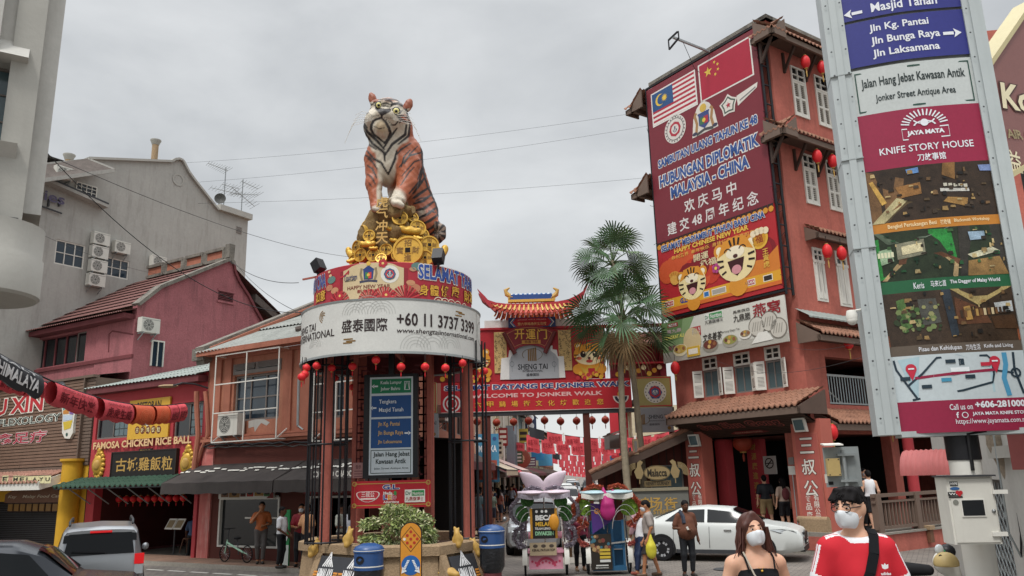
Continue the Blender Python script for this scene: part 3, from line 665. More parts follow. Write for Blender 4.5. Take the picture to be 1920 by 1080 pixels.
# reflexology shop with yellow cafe below
def reflexology():
 s0,s1=-15.5,-6.95;px=L.sz;t=thing('brown_slat_shop','shop with brown slatted upper front over a yellow ground floor','building',L.P(-11,0,-3))
 zt=px(60,725)[1];zs=px(60,878)[1];zg=2.6
 m=MB();ho=[(-14.2,-8.75,.1,px(60,940)[1]-.0)];wall(m,L,s0,s1,0,zs,ho,'yellow_wall',.5);shell(m,L,s0,s1,0,zt,7,'frame_brown');m.rect(L,s0,s1,zs,zt,0,'frame_brown');m.build('wall',t)
 m=MB();k=26;z=zs+.02;dz=(zt-zs-.04)/k
 for i in range(k):m.box(L,s0,s1-.62,z+i*dz+.012,z+(i+1)*dz-.016,.04,.10,'slat_brown')
 for i in range(k):m.box(L,s1-.55,s1,z+i*dz+.012,z+(i+1)*dz-.016,-.02,.05,'frame_brown')
 m.box(L,s1-.62,s1-.55,zs,zt,0,.16,'frame_brown');m.box(L,s0,s1,zt+.003,zt+.1,-.1,.16,'frame_brown');m.box(L,s0,s1-.5,zs-.12,zs-.002,0,.14,'frame_brown');m.build('slat_cladding',t)
 m=MB();za=px(60,862)[1];m2=zs-.14;tiles(m,L,s0,s1-.9,zs-.13,.1,px(60,905)[1],1.3,'tile_pale',courses=5,pitch=.26,amp=.05)
 ze=px(60,905)[1];m.box(L,s0,s1-.9,ze-.28,ze-.03,1.2,1.26,'white_paint');m.prism([L.P(s1-.9,ze-.28,1.26),L.P(s1-.9,ze+.0,1.34),L.P(s1-.9,zs-.14,.1),L.P(s1-.9,zs-.5,.0)],L.u*.06,'white_paint');m.build('tiled_canopy',t)
 m=MB();a,b,c,d=ho[0];m.box(L,a,b,c,d,-.5,-.42,'room_dark');
 for i in range(26):z=c+(d-c)*i/26;m.box(L,a,b,z+.005,z+(d-c)/26-.02,-.42,-.39,'dark_metal')
 m.build('roller_shutter',t)
 m=MB();px_=L.P(s1-.62,0,.25);m.lathe((px_[0],px_[1],0),[(.42,0),(.42,.3),(.36,.34),(.36,2.45),(.44,2.5),(.44,2.6),(.36,2.64),(.36,3.35),(.45,3.42),(.45,3.5)],'yellow_wall',20);m.build('round_column',t)
 m=MB();wb=L.box(55,890,60,895)
 m.add([L.P(s0,zt+.12,-.1),L.P(s1,zt+.12,-.1),L.P(s1,zt+.5,-2.2),L.P(s0,zt+.5,-2.2)],[(0,1,2,3)],'zinc');m.build('roof',t)
 m=MB();zb=zt+.1
 b0,b1=s0,px(40,700)[0]
 for i in range(14):s=b0+(b1-b0)*i/13;q=L.P(s,zb,-.05);m.lathe(q,[(.05,0),(.09,.12),(.05,.3),(.07,.42),(.05,.5)],'maroon_wall',8)
 m.box(L,b0,b1+.1,zb+.5,zb+.6,-.16,.06,'maroon_wall');m.build('balustrade',t)
 m=MB();n=.12;o=.02
 m.otext(L,'U XIN',trow(L,-2,86,760,30),n,'#b83238','#e8e0d4',.03,.05);m.build('shop_sign',None,'raised red capitals U XIN with white edges on brown slats','sign','raised letters on the brown slat front')
 m=MB();m.otext(L,'REFLEXOLOGY',trow(L,-16,118,789,13),n,'#39423c','#dfe4da',.0,.05);m.build('shop_sign',None,'outlined word REFLEXOLOGY on brown slats under red capitals','sign','raised letters on the brown slat front')
 m=MB();m.otext(L,'鑫足疗',trow(L,0,93,821,22),n,'#a8384a','#e6d8d4',.015,.05);m.build('shop_sign',None,'three raised red Chinese characters on brown slats below REFLEXOLOGY','sign','raised letters on the brown slat front')
 m=MB();fx=lambda x,y:px(120+(x-120),y)
 sole=[px(x,y) for x,y in((127,745),(132,741),(150,745),(155,752),(152,765),(149,780),(147,795),(146,812),(140,823),(131,822),(126,812),(126,795),(127,780),(125,762))]
 m.poly(L,sole,.2,'#d9d6cc',.1)
 for x,y,r_,c in((129,745,.11,'#b8394a'),(136,743,.08,'#c04a58'),(142,744,.075,'#c0564a'),(147,746,.07,'#c04a58'),(152,750,.065,'#b8394a')):m.disc(L,*px(x,y),r_,.215,c,n0=.1)
 for pts_,c in((((127,756),(135,752),(137,764),(128,770)),'#5f9a8c'),(((136,752),(152,757),(150,768),(138,764)),'#d0b23c'),(((128,771),(138,766),(139,776),(128,777)),'#c0803c'),(((140,767),(149,770),(147,778),(140,777)),'#7a5f9a'),(((128,792),(146,788),(142,803),(130,807)),'#cdb23c'),(((128,779),(146,779),(145,787),(128,790)),'#b8c6d6')):m.poly(L,[px(*v) for v in pts_],.208,c)
 m.disc(L,*px(135,815),.07,.21,'#3c5a52');m.build('shop_sign',None,'white foot sole sign with coloured reflex zones on brown slats','sign')
 m=MB();zz=px(60,905)[1]-.32;n=1.24
 for x0,ch in((6,'E'),(26,'M'),(38,'E'),(50,'L'),(62,'A'),(74,'Y'),(86,'U')):
  a,b,c,d=L.box(x0,892,x0+10,906,n);m.rect(L,a,b,c,d,n+.03,'#d8d0a0');m.text(L,ch,(a+.06,b-.06,c+.08,d-.06),n+.04,'#3c3a30',.02)
 m.box(L,L.sz(2,890,n)[0],L.sz(98,890,n)[0],L.sz(50,893,n)[1],L.sz(50,893,n)[1]+.02,n+.02,n+.035,'cable');m.build('bunting',None,'cream letter flags E MELAYU hanging under the tiled canopy','bunting')
 m=MB();n=.25;a,b,c,d=L.box(10,925,118,942,n)
 m.poly(L,[(a,c),(b,c),(b,d-.05),((a+b)/2+.5,d+.42),((a+b)/2-.5,d+.42),(a,d-.05)],n,'brown_wood',n-.1);m.text(L,'Kay    Malay Food Cafe',(a+.25,b-.1,c+.15,d-.08),n+.006,'#b9ad98',.01,.25);m.build('cafe_sign',None,'dark wooden gabled sign reading Malay Food Cafe over the shutter','sign')
 m=MB();a,b,c,d=L.box(16,928,110,942,.2);c-=.35;d=c+.34
 for i in range(8):q=(b-a)/8;m.box(L,a+q*i+.03,a+q*(i+1)-.03,c,d,.12,.18,'dark_wood');m.box(L,a+q*i+.06,a+q*(i+1)-.06,c+.04,d-.04,.18,.2,'gold_dark')
 m.build('carved_frieze',None,'row of dark carved square panels under the cafe sign','carving')
reflexology()
# chicken rice shop
def rice_shop():
 px=L.sz;s0,s1=-6.9,-.42;t=thing('chicken_rice_shop','bright red two storey chicken rice shop with open dark dining room','building',L.P(-3.7,0,-3))
 zt=px(265,727)[1]+.25;zc=px(270,902)[1]-.1;ho=[(s0+.5,s1-.22,.12,zc-.05)]
 wins=[L.box(184,763,238,820),L.box(328,757,378,817)];wins[1]=(wins[1][0],min(wins[1][1],s1-.12),*wins[1][2:])
 m=MB();wall(m,L,s0,s1,0,zt,ho+wins,'signal_red',.3);shell(m,L,s0,s1,0,zt-.1,8,'maroon_wall',top=False)
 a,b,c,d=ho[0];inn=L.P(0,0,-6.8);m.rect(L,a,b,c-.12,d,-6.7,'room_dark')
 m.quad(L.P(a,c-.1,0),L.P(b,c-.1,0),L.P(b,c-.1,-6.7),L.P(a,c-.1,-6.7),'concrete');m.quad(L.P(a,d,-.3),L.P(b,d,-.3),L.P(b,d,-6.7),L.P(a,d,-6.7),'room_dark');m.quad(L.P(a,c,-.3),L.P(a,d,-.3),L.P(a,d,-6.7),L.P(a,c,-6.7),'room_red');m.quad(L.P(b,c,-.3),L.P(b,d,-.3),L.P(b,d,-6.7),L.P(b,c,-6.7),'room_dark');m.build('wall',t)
 for w_ in wins:
  f=window(t,L,w_,n=-.1,frame='grey_frame',pane='window_dark',nx=2,nz=1,w=.06);k=MB();a,b,c,d=w_;mid=(a+b)/2
  for i in range(3):
   for j in range(4):x0=mid+.08+(b-mid-.14)*i/3;z0=c+.1+(d-c-.2)*j/4;k.box(L,x0,x0+(b-mid-.14)/3-.03,z0,z0+(d-c-.2)/4-.04,-.11,-.09,'window_teal')
  k.build('casement',f)
 m=MB();e0,e1=L.P(s0-.1,zt-.12,.45),L.P(s1,zt-.12,.45);dp=6.2;corrug(m,e0,e1,L.P(s1,zt+1.75,-dp),L.P(s0-.1,zt+1.75,-dp),'zinc',rows=5,pitch=.2,amp=.02);m.box(L,s0,s1,zt-.34,zt-.13,.02,.4,'maroon_dark');m.build('roof',t)
 m=MB();z=px(265,903)[1];tiles(m,L,s0-.55,s1+.02,z+.18,.06,z-.12,1.0,'tile_green',courses=3,pitch=.3,amp=.05);m.box(L,s0-.55,s1,z-.2,z-.15,.1,.95,'dark_metal')
 for i in range(6):s=s0+.3+i*1.15;m.bar(L.P(s,z-.75,.02),L.P(s,z-.2,.85),.03,.03,'galv')
 m.build('tiled_canopy',t)
 m=MB();m.box(L,s1-.2,s1-.03,0,px(375,820)[1],.002,.1,'signal_red');m.build('pilaster',t)
 n=.08
 def ex(m,q):
  m.text(L,'RESTORAN',L.box(258,755,302,764,n),q,'#3c2a20',.03)
  a,b,c,d=L.box(268,772,287,796,n);m.rect(L,a+.03,b-.03,c,d-.16,q,'#8c3a2c');m.rect(L,a-.03,b+.03,c,c+.05,q+.004,'#5c2a20');m.poly(L,[(a+.1,d-.16),(b-.1,d-.16),(b-.17,d-.03),(a+.17,d-.03)],q,'#8c3a2c');m.disc(L,(a+b)/2,(c+d)/2-.12,.13,q+.004,'#e8e0d0',14,.17);m.disc(L,(a+b)/2,(c+d)/2-.16,.06,q+.008,'#3a2018',10,.1)
  m.text(L,'古',L.box(254,778,266,791,n),q,'#5c2a20',.02);m.text(L,'城',L.box(289,778,301,791,n),q,'#5c2a20',.02)
  for i,ch in enumerate('古城鸡饭粒'):s,z=L.sz(257.5+10*i,806.5-.3*i,n);m.disc(L,s,z,.14,q,'#6b2c20',12);m.text(L,ch,(s-.09,s+.09,z-.09,z+.09),q+.005,'#e8d9a0',.02)
 board('restaurant_sign',L,L.box(244,752,314,819,n),n,'yellow sign headed RESTORAN with fort emblem between the shop windows','sign','#d6a83a',extra=ex)
 m=MB();m.otext(L,'FAMOSA CHICKEN RICE BALL',trow(L,178,361,830,14,.03),.08,'#e0b98a','#7c2c22',.035,.03);m.build('shop_name',None,'cream capitals FAMOSA CHICKEN RICE BALL on the red shop wall','sign')
 board('branch_plate',L,L.box(261,842,284,850,.04),.05,'tiny black plate with gold characters above the black name board','sign','#1e1816',extra=lambda m,q:m.text(L,'第五分店',L.box(263,843.5,282,849,.04),q,'#d8b04c',.02))
 board('name_board',L,L.box(212,850,328,893,.1),.12,'black board with five gold Chinese characters on the red shop','sign','#15110f',frame='#2a201a',th=.1,extra=lambda m,q:[m.text(L,ch,L.box(218+21.6*i,860-1.1*i,236+21.6*i,884-.8*i,.12),q,'gold_paint',.04) for i,ch in enumerate('古城雞飯粒')])
 for x,lab in((188,'gold carved medallion left of the black name board'),(354.5,'gold carved medallion right of the black name board')):
  s,z=px(x,872 if x<200 else 869);m=MB();m.ball(L.P(s,z,.06),(.26,.1,.36),'gold',14,10);
  for i in range(16):a=i*math.pi/8;m.ball(L.P(s+.26*math.cos(a),z+.42*math.sin(a)*1.05,.05),(.09,.06,.09),'gold',8,5)
  for sg in(1,-1):m.ball(L.P(s,z+sg*.52,.05),(.12,.06,.12),'gold',8,6);m.ball(L.P(s,z+sg*.63,.05),(.05,.04,.07),'gold',6,5)
  m.ball(L.P(s,z,.14),(.15,.06,.2),'gold_paint',10,6);m.build('medallion',None,lab,'ornament','gold medallions on the red shop')
 for i in range(14):lantern(L.P(*px(170+i*13.4,937-.25*i,-.9),-.9),f'round lantern inside the dark rice shop, {ordw(i)} from the left',.13,'lanterns inside the rice shop',tassel=.14,cord=.5)
 def table(s,n,lab):
  t=thing('dining_table',lab,'table',L.P(s,.13,n));m=MB();m.box(L,s-.6,s+.6,.86,.9,n-.4,n+.4,'white_paint');m.build('table_top',t)
  for a in(-.5,.5):
   for b in(-.3,.3):m=MB();m.box(L,s+a-.03,s+a+.03,.13,.857,n+b-.03,n+b+.03,'dark_wood');m.build('leg',t)
 table(-1.7,-2.0,'dining table with pale top just inside the red rice shop')
 for i,(s,n) in enumerate(((-2.5,-1.2),(-1.55,-1.15),(-.95,-1.3))):
  lab=('left','middle','right')[i]+' of three dark stools at the rice shop table';t=thing('stool',lab,'stool',L.P(s,.13,n),'stools in the rice shop');m=MB();q=L.P(s,.58,n);m.lathe(q,[(0,0),(.18,0),(.18,.04),(0,.05)],'brown_wood',14);m.build('seat',t)
  for a,b in((1,1),(1,-1),(-1,1),(-1,-1)):m=MB();m.tube([L.P(s+a*.19,.13,n+b*.19),L.P(s+a*.12,.58,n+b*.12)],.018,'brown_wood',6);m.build('leg',t)
 s=-2.45;t=thing('menu_stand','open menu book tilted on a stand at the rice shop entrance','menu',L.P(s,.13,-.6));m=MB();m.tube([L.P(s,.13,-.6),L.P(s,1.0,-.6)],.03,'dark_metal',8);m.build('pole',t)
 m=MB();f=Face(L.P(s,0,-.6),121)
 for sg in(-1,1):m.obox(f.P(sg*.23,1.12,.0),(f.u*.21,f.n*-.1+Z3*.17,f.n*.01+Z3*.006),'white_paint');m.obox(f.P(sg*.23,1.125,.018),(f.u*.16,(f.n*-.1+Z3*.17)*.7,f.n*.004+Z3*.002),'#8a7a5c')
 m.build('menu',t)
rice_shop()
# orange corner shop
def orange_shop():
 px=L.sz;s0,s1=-.4,7.35;dY=16.;t=thing('orange_corner_shop','weathered orange two storey corner shophouse with peeling parapet and black awning','building',L.P(3.5,0,-5))
 zE=6.62;f2=px(400,835)[1];w1=L.box(440,706,522,784);w1t=(w1[0],w1[1],w1[3]+.16,px(480,682)[1]);w2=L.box(594,706,644,782);w2t=(w2[0],w2[1],w2[3]+.16,px(600,682)[1])
 d0=L.box(415,937,520,1030);sh=(d0[0]-.05,d0[1]+.05,.55,px(470,905)[1]);door=(px(571,1000)[0],s1-.45,.12,px(600,930)[1])
 m=MB();wall(m,L,s0,s1,f2-.0,zE,[w1,w2],'orange_wall',.25);wall(m,L,s0+.55,s1,0,f2,[sh,door],'brown_wall',.2);m.box(L,s0,s0+.55,0,f2-.002,-.4,.06,'pink_post')
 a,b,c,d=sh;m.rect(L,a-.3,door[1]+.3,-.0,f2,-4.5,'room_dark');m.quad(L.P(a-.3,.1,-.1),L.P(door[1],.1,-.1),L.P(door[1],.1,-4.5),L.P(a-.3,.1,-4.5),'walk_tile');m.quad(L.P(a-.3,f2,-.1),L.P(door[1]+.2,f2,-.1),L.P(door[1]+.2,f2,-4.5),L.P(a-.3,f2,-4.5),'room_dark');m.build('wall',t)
 SF=Face(L.P(s1,0,0),5.1);SL=15.0;m=MB();shw=[(2.2+3.6*i,3.6+3.6*i,4.3,6.0) for i in range(4)];wall(m,SF,0,SL,0,zE,shw+[(1+4.5*i,4.2+4.5*i,.1,3.) for i in range(3)],'orange_wall',.25);m.box(SF,3,SL-.5,0,3.2,-1.2,-1.1,'orange_trim')
 m.quad(L.P(s0,0,0),L.P(s0,zE,0),L.P(s0,zE,-13),L.P(s0,0,-13),'orange_wall');m.quad(L.P(s0,0,-13),L.P(s0,zE,-13),SF.P(SL,zE,0),SF.P(SL,0,0),'orange_wall');m.build('side_wall',t)
 for w_ in shw:window(t,SF,w_,nx=2,nz=2,n=-.1)
 m=MB();a,b=6.,SL-.2;m.quad(SF.P(a,3.75,.02),SF.P(b,3.75,.02),SF.P(b,3.0,1.5),SF.P(a,3.0,1.5),'awning_brown');m.quad(SF.P(a,3.,1.5),SF.P(b,3.,1.5),SF.P(b,2.7,1.51),SF.P(a,2.7,1.51),'maroon_dark');m.build('side_awning',t)
 m=MB()
 for x0,x1 in((395,415),(422,434),(533,548),(558,590),(648,664)):
  a,b=px(x0,745)[0],px(x1,745)[0];m.box(L,a,b,f2+.24,zE-.12,.002,.07,'orange_trim')
 for z,h,o in((f2-.0,.08,.12),(f2+.1,.1,.2),(f2+.22,.06,.14)):m.box(L,s0,s1+.1,z,z+h,.002,o,'orange_trim')
 m.box(L,s0,s1,zE-.12,zE,.0,.12,'orange_trim');m.build('trim',t)
 def win(r,rt):
  f=window(t,L,r,n=-.12,frame='grey_frame',pane='window_blue',nx=3,nz=2,w=.07);m=MB();a,b,c,d=rt;m.box(L,a-.05,b+.05,c-.12,d+.06,.0,.03,'grey_frame');mid=(a+b)/2
  for x0,x1 in((a+.03,mid-.06),(mid+.06,b-.03)):
   m.rect(L,x0,x1,c,d,.034,'window_dark')
   for i in range(4):z=c+(d-c)*(i+.3)/4;m.obox(L.P((x0+x1)/2,z+.05,.05),(L.u*(x1-x0)/2,L.n*.03-Z3*.035,Z3*.008),'grey_frame')
  m.build('louvre',f)
 win(w1,w1t);win(w2,w2t)
 for bx in(L.box(406,668,517,822,.5),L.box(590,668,672,822,.5)):
  a,b,c,d=bx;b=min(b,s1+.15);m=MB();r=.035
  for s in(a,(a+b)/2,b):m.bar(L.P(s,c,.5),L.P(s,d,.5),r,r,'white_paint')
  for z in(c,c+(d-c)*.33,c+(d-c)*.66,d):m.bar(L.P(a,z,.5),L.P(b,z,.5),r,r,'white_paint')
  for s in(a,b):
   for z in(c,d):m.bar(L.P(s,z,.02),L.P(s,z,.5),r,r,'white_paint')
   m.bar(L.P(s,c+.35,.02),L.P(s,c,.5),.03,.03,'white_paint')
  m.build('window_grille',t)
 m=MB();rz=zE+.12;dp=6.5;hgt=3.1
 for i,f in enumerate((0,.34,.67)):
  g=f+.36;y0,y1=.6-(dp+.6)*f,.6-(dp+.6)*min(g,1);z0,z1=rz+hgt*f+.05*(i>0),rz+hgt*min(g,1)
  q0,q1=[SF.P(-y*1.12,0,.5) for y in(y0,y1)];corrug(m,L.P(s0,z0,y0),q0+Z3*z0,q1+Z3*z1,L.P(s0,z1,y1),'asbestos',pitch=.17)
 corrug(m,SF.P(dp*1.12,rz+hgt,.5),L.P(s0,rz+hgt,-dp),L.P(s0,rz-.2,-14),SF.P(15.2,rz-.2,.5),'asbestos');m.add([SF.P(-.6,rz-.1,0),SF.P(15.2,rz-.25,0),SF.P(dp*1.12,rz+hgt-.05,0)],[(0,1,2)],'orange_wall');m.box(L,s0,s1+.5,zE+.002,zE+.17,.13,.56,'orange_trim');m.build('roof',t)
 m=MB();pp=[L.P(s0-.22,zE-.25,.35),L.P(s0-.22,zE+.35,.45),L.P(s0-.22,rz+hgt+.45,-dp),L.P(s0-.22,rz+hgt-.6,-dp)];m.prism(pp,L.u*.42,'parapet_old');m.prism([L.P(s0+.2,zE+.25,.2),L.P(s0+.2,zE+.36,.2),L.P(s0+.2,rz+hgt+.35,-dp),L.P(s0+.2,rz+hgt+.2,-dp)],L.u*.1,'orange_trim');m.box(L,s0-.3,s0+.3,zE-.1,zE+.3,.1,.5,'parapet_old');m.build('parapet',t)
 m=MB();a=px(520,660)[0];m.tube([L.P(a+.2,rz+.55,-.6),L.P(a+2.4,rz+1.05,-1.6)],.13,'tile_old',8);m.build('ridge_cap',t)
 m=MB();a0,a1=px(366,890)[0],px(572,885)[0];zb,zf=px(470,868)[1],px(470,893)[1]-.15;nn=1.25
 def aw(a0,a1,k):
  N=24;vs=[];fs=[]
  for i in range(N+1):
   s=a0+(a1-a0)*i/N;sg=.012*math.sin(i*1.3)
   vs+=[L.P(s,zb,.03),L.P(s,(zb+zf)/2-.05+sg,nn*.55),L.P(s,zf+sg*.7,nn),L.P(s,zf-.34+sg*1.1,nn+.02)]
   if i:
    for j in range(3):q=(i-1)*4+j;fs.append((q,q+4,q+5,q+1))
  m.add(vs,fs,k,False);m.prism([L.P(a0,zb,.03),L.P(a0,zf,nn),L.P(a0,zf-.34,nn),L.P(a0,zf-.2,.03)],L.u*.02,k);m.prism([L.P(a1,zb,.03),L.P(a1,zf,nn),L.P(a1,zf-.34,nn),L.P(a1,zf-.2,.03)],-L.u*.02,k)
  rnd=random.Random(3)
  for i in range(26):s=a0+(a1-a0)*rnd.random();q=rnd.uniform(.25,.45);P=L.P(s,zb+(zf-zb)*q*1.06+.02,nn*q*.96+.05);m.obox(P,(L.u*rnd.uniform(.04,.16),L.n*.02-Z3*.012,Z3*.006),'white_paint')
 aw(a0,a1,'awning_black');m.build('awning',t);m=MB();aw(a1+.05,s1+.3,'awning_black');m.text(L,'KOPI  OLD CHADO',L.box(588,884,664,893,nn),nn+.06,'white_paint',.03);m.build('awning',t)
 m=MB();a,b,c,d=d0[0]-.05,d0[1]+.05,.55,d0[3]
 for x0,x1,y0,y1 in((a,a+.07,c,d),(b-.07,b,c,d),(a,b,c-.06,c),(a,b,d,d+.06)):m.box(L,x0,x1,y0,y1,-.1,.04,'white_paint')
 f=m.build('shop_window',t);m=MB();m.rect(L,a+.05,b-.05,c,d,-.06,'window_dark');m.build('pane',f);m=MB()
 for z in(1.35,2.0):m.box(L,a+1.2,b-.1,z,z+.05,-.02,.0,'white_paint')
 m.build('shelf',f)
 def menu(m,q):
  a,b,c,d=L.box(412,900,513,934,.12);w_=b-a;h=d-c
  m.poly(L,[(a,d),(a+.35*w_*.3,d),(a,d-.5*h)],q,'#7a2620');m.poly(L,[(b,c),(b-.12*w_,c),(b,c+.4*h)],q,'#7a2620')
  for i,(x,y,ww,hh,col) in enumerate(((.05,.08,.14,.6,'#7a5a44'),(.2,.06,.2,.85,'#8c6a3c'),(.41,.1,.1,.6,'#5a2a1e'),(.53,.1,.12,.66,'#a03028'),(.67,.12,.16,.82,'#a07a3c'),(.84,.1,.1,.55,'#3c6a3a'))):
   m.rect(L,a+x*w_,a+(x+ww)*w_,c+y*h,c+(y+hh)*h,q+.002*i,col);m.rect(L,a+(x+.02)*w_,a+(x+ww-.02)*w_,c+(y+hh*.65)*h,c+(y+hh*.8)*h,q+.002*i+.003,'#d8cfae');m.disc(L,a+(x+ww/2)*w_,c+(y+.2)*h,.12,q+.002*i+.004,'#2c1c14',12,.07)
 board('menu_board',L,L.box(412,900,513,934,.12),.13,'white board picturing drinks above the brown shop window','sign','white_paint',extra=menu)
 a,b,c,d=L.box(570,893,672,925,.1);b=min(b,s1-.1)
 board('kopitiam_sign',L,(a,b,c,d),.1,'dark red sign with white round emblem over the coffee shop door','sign','#7c1c22',extra=lambda m,q:[m.ring(L,*L.sz(623,902,.1),.16,.2,q,'white_paint'),m.ring(L,*L.sz(623,902,.1),.06,.1,q,'white_paint'),m.text(L,'五 0 3 1 8 0',L.box(606,917,642,924,.1),q,'white_paint',.02)])
 m=MB();a,b,c,d=door
 for x0,x1,y0,y1 in((a,a+.05,c,d),(a,b,d-.06,d),((a+b)*.55-.03,(a+b)*.55+.03,c,d)):m.box(L,x0,x1,y0,y1,-.16,-.08,'white_paint')
 m.build('door_frame',t)
 s,z=px(440,815);aircon(L,s+.1,f2+.26,'white air conditioner inside the white grille of the orange shop',n=.1,wd=.95,h=.7);m=MB();rr=random.Random(5);pts_=[px(x,y) for x,y in((466,790),(480,786),(496,786),(506,792),(500,798),(490,793),(484,800),(478,810),(476,800),(466,803))];m.poly(L,pts_,.004,'white_render');m.build('plaster_patch',t)
 m=MB();m.tube([L.P(*px(564,712),.08),L.P(*px(562,798),.08)],.045,'galv',8);m.tube([L.P(*px(562,798),.08),L.P(*px(572,806),.08)],.03,'galv',6);m.build('downpipe',t)
 for dx,r,k in((0,.09,'orange_trim'),(14,.07,'orange_trim')):
  m=MB();pts_=[(380-dx*.2+dx,735),(380+dx,760),(383+dx,815),(380+dx*.4,840),(376,870),(374,905)];m.tube([L.P(*px(*q),.14+.1*(dx==0)) for q in pts_],r,k,8);m.build('drain_pipe',t)
 m=MB();rr=random.Random(9);m.tube([L.P(*px(392+i*13,838-abs(math.sin(i*1.3))*5-i*.35),.2) for i in range(22)],.03,'cable',5);m.tube([L.P(*px(390+i*14,842-abs(math.cos(i*1.7))*4-i*.35),.18) for i in range(20)],.02,'ac_grille',5);m.build('cable_bundle',t)
 s,z=px(358,728);q=L.P(s,z,.9);t2=thing('street_lamp','old flat street lamp on a curled arm over the rice shop','lamp',q);m=MB();m.ball(q,(.35,.14,.06),'tan_concrete',12,6);m.build('lamp_head',t2);m=MB();m.tube([q+L.u*.3,q+L.u*.75+Z3*.05,L.P(*px(385,722),.4),L.P(*px(393,728),.05)],.03,'dark_metal',6);m.build('arm',t2)
 for i,(y0,h) in enumerate(((4.6,.6),(3.4,.6),(3.2,.6))):aircon(SF,8.5+i*2.2,y0,f'air conditioner on the orange side wall, {ordw(i)} from the street corner',n=.05)
 corner=SF
orange_shop()
# old terraces down the street
def terrace(side,Y0,Y1,h,k,label,kr='tile_old',nw=2,shade='awning_brown',shut='shutter_white'):
 F=Face((streetL(0),0),5.1) if side<0 else Face((streetR(0),0),5.1)
 cs=1/math.cos(ST);a,b=Y0*cs,Y1*cs;t=thing('shophouse',label,'building',F.P((a+b)/2,0,-4),'old shophouses lining the street');f1=3.4
 ws=[(a+(b-a)*(i+.5)/nw-.55,a+(b-a)*(i+.5)/nw+.55,f1+.7,f1+2.5) for i in range(nw)]
 if h>8.2:ws+=[(x0,x1,z0+2.9,z1+2.8) for x0,x1,z0,z1 in ws[:nw]]
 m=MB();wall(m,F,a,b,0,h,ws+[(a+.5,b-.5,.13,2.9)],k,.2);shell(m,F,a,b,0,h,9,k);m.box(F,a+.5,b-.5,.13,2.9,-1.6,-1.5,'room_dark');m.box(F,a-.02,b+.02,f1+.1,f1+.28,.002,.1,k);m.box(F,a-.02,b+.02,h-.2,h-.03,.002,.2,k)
 for i in range(nw+1):s=a+(b-a)*i/nw;m.box(F,max(a,s-.16),min(b,s+.16),.1,h-.2,.002,.09,k)
 m.build('wall',t)
 for w_ in ws:shutters(t,F,w_,top=.22,n=-.06)
 m=MB();tiles(m,F,a,b,h+1.4,-3,h-.02,.7,kr,courses=5,pitch=.35,amp=.05);m.build('roof',t)
 m=MB();m.quad(F.P(a+.1,3.2,.02),F.P(b-.1,3.2,.02),F.P(b-.1,2.6,1.5),F.P(a+.1,2.6,1.5),shade);m.quad(F.P(a+.1,2.6,1.5),F.P(b-.1,2.6,1.5),F.P(b-.1,2.35,1.52),F.P(a+.1,2.35,1.52),shade);m.build('awning',t);return F
terrace(-1,38.9,47,8.4,'peach_plaster','peach shophouse beside the orange corner shop',shade='awning_brown')
terrace(-1,47,56,9.2,'cream_plaster','cream old shophouse with shutters left of the street',shade='maroon_dark')
terrace(-1,56,67,9.6,'old_plaster','mould-streaked pale shophouse with tall closed shutters',nw=3,shade='banner_fabric')
terrace(-1,67,76,7.6,'blue_plaster','grey blue shophouse halfway along the left terrace',shade='awning_brown')
terrace(-1,76,90,8.6,'old_plaster','stained white shophouse past the grey blue one',nw=3,shade='maroon_dark')
terrace(-1,90,110,7.2,'cream_plaster','low cream shophouse far down the left side',nw=4)
terrace(-1,110,140,8.0,'peach_plaster','distant peach shophouse at the far left end',nw=5)
terrace(1,62,74,7.4,'cream_plaster','cream shophouse beyond the cafe on the right',nw=3)
terrace(1,74,92,8.4,'old_plaster','stained pale shophouse on the right side of the street',nw=3)
terrace(1,92,118,7.2,'blue_plaster','grey blue shophouse far down the right side',nw=4)
terrace(1,118,145,8,'peach_plaster','distant peach shophouse on the right side',nw=4)
FL=Face((streetL(0),0),5.1);FR=Face((streetR(0),0),5.1)
def blade(name,side,Y,off,z0,z1,wd,k,label,extra=None,frame='dark_metal'):
 """sign that projects from a facade, facing down the street"""
 x=(streetL(Y) if side<0 else streetR(Y))-side*off;F=Face((x,Y),95);a,b=(0,wd) if side<0 else(-wd,0)
 m=MB();m.box(F,a,b,z0,z1,-.12,0,k);m.bar(F.P(a-.6*(side<0),z1-.1,-.06),F.P(b+.6*(side>0),z1-.1,-.06),.05,.05,frame)
 if extra:extra(m,F,(a,b,z0,z1))
 m.build(name,None,label,'sign','signs projecting over the street')
for i,(side,Y,z0,z1,w_,k,nm) in enumerate(((-1,49,3.6,4.6,.8,'#c9c2b0','cream'),(-1,54,4.4,5.6,.6,'#8c2a2a','dark red'),(-1,61,3.3,4.2,1.0,'#3c5a3c','green'),(-1,70,4.6,6.4,.8,'#b8a24a','mustard'),(-1,73,3.2,4.0,1.2,'#6b3c5c','purple'),(-1,88,5.4,7.0,1.0,'#4f8a6a','mint green'),(-1,99,3.4,5.0,1.4,'#a8483c','brick red'),(-1,105,5,6.6,1.2,'#d0d0cc','white'),(1,72,3.4,5.4,1.0,'#d0cdc4','off white'),(1,80,3.2,4.6,1.2,'#3f6a9c','mid blue'),(1,96,4,6,1.3,'#a89a50','olive'),(1,110,3.6,5.6,1.5,'#2c3a4c','navy'))):blade('shop_sign',side,Y,.25,z0,z1,w_,k,f'{nm} shop sign projecting from the {"left" if side < 0 else "right"} terrace',lambda m,F,r:[m.rect(F,r[0]+.08,r[1]-.08,r[2]+(r[3]-r[2])*(.15+.28*j),r[2]+(r[3]-r[2])*(.3+.28*j),.005,'#dad6cc' if i%3 else '#3a3030') for j in range(3)])
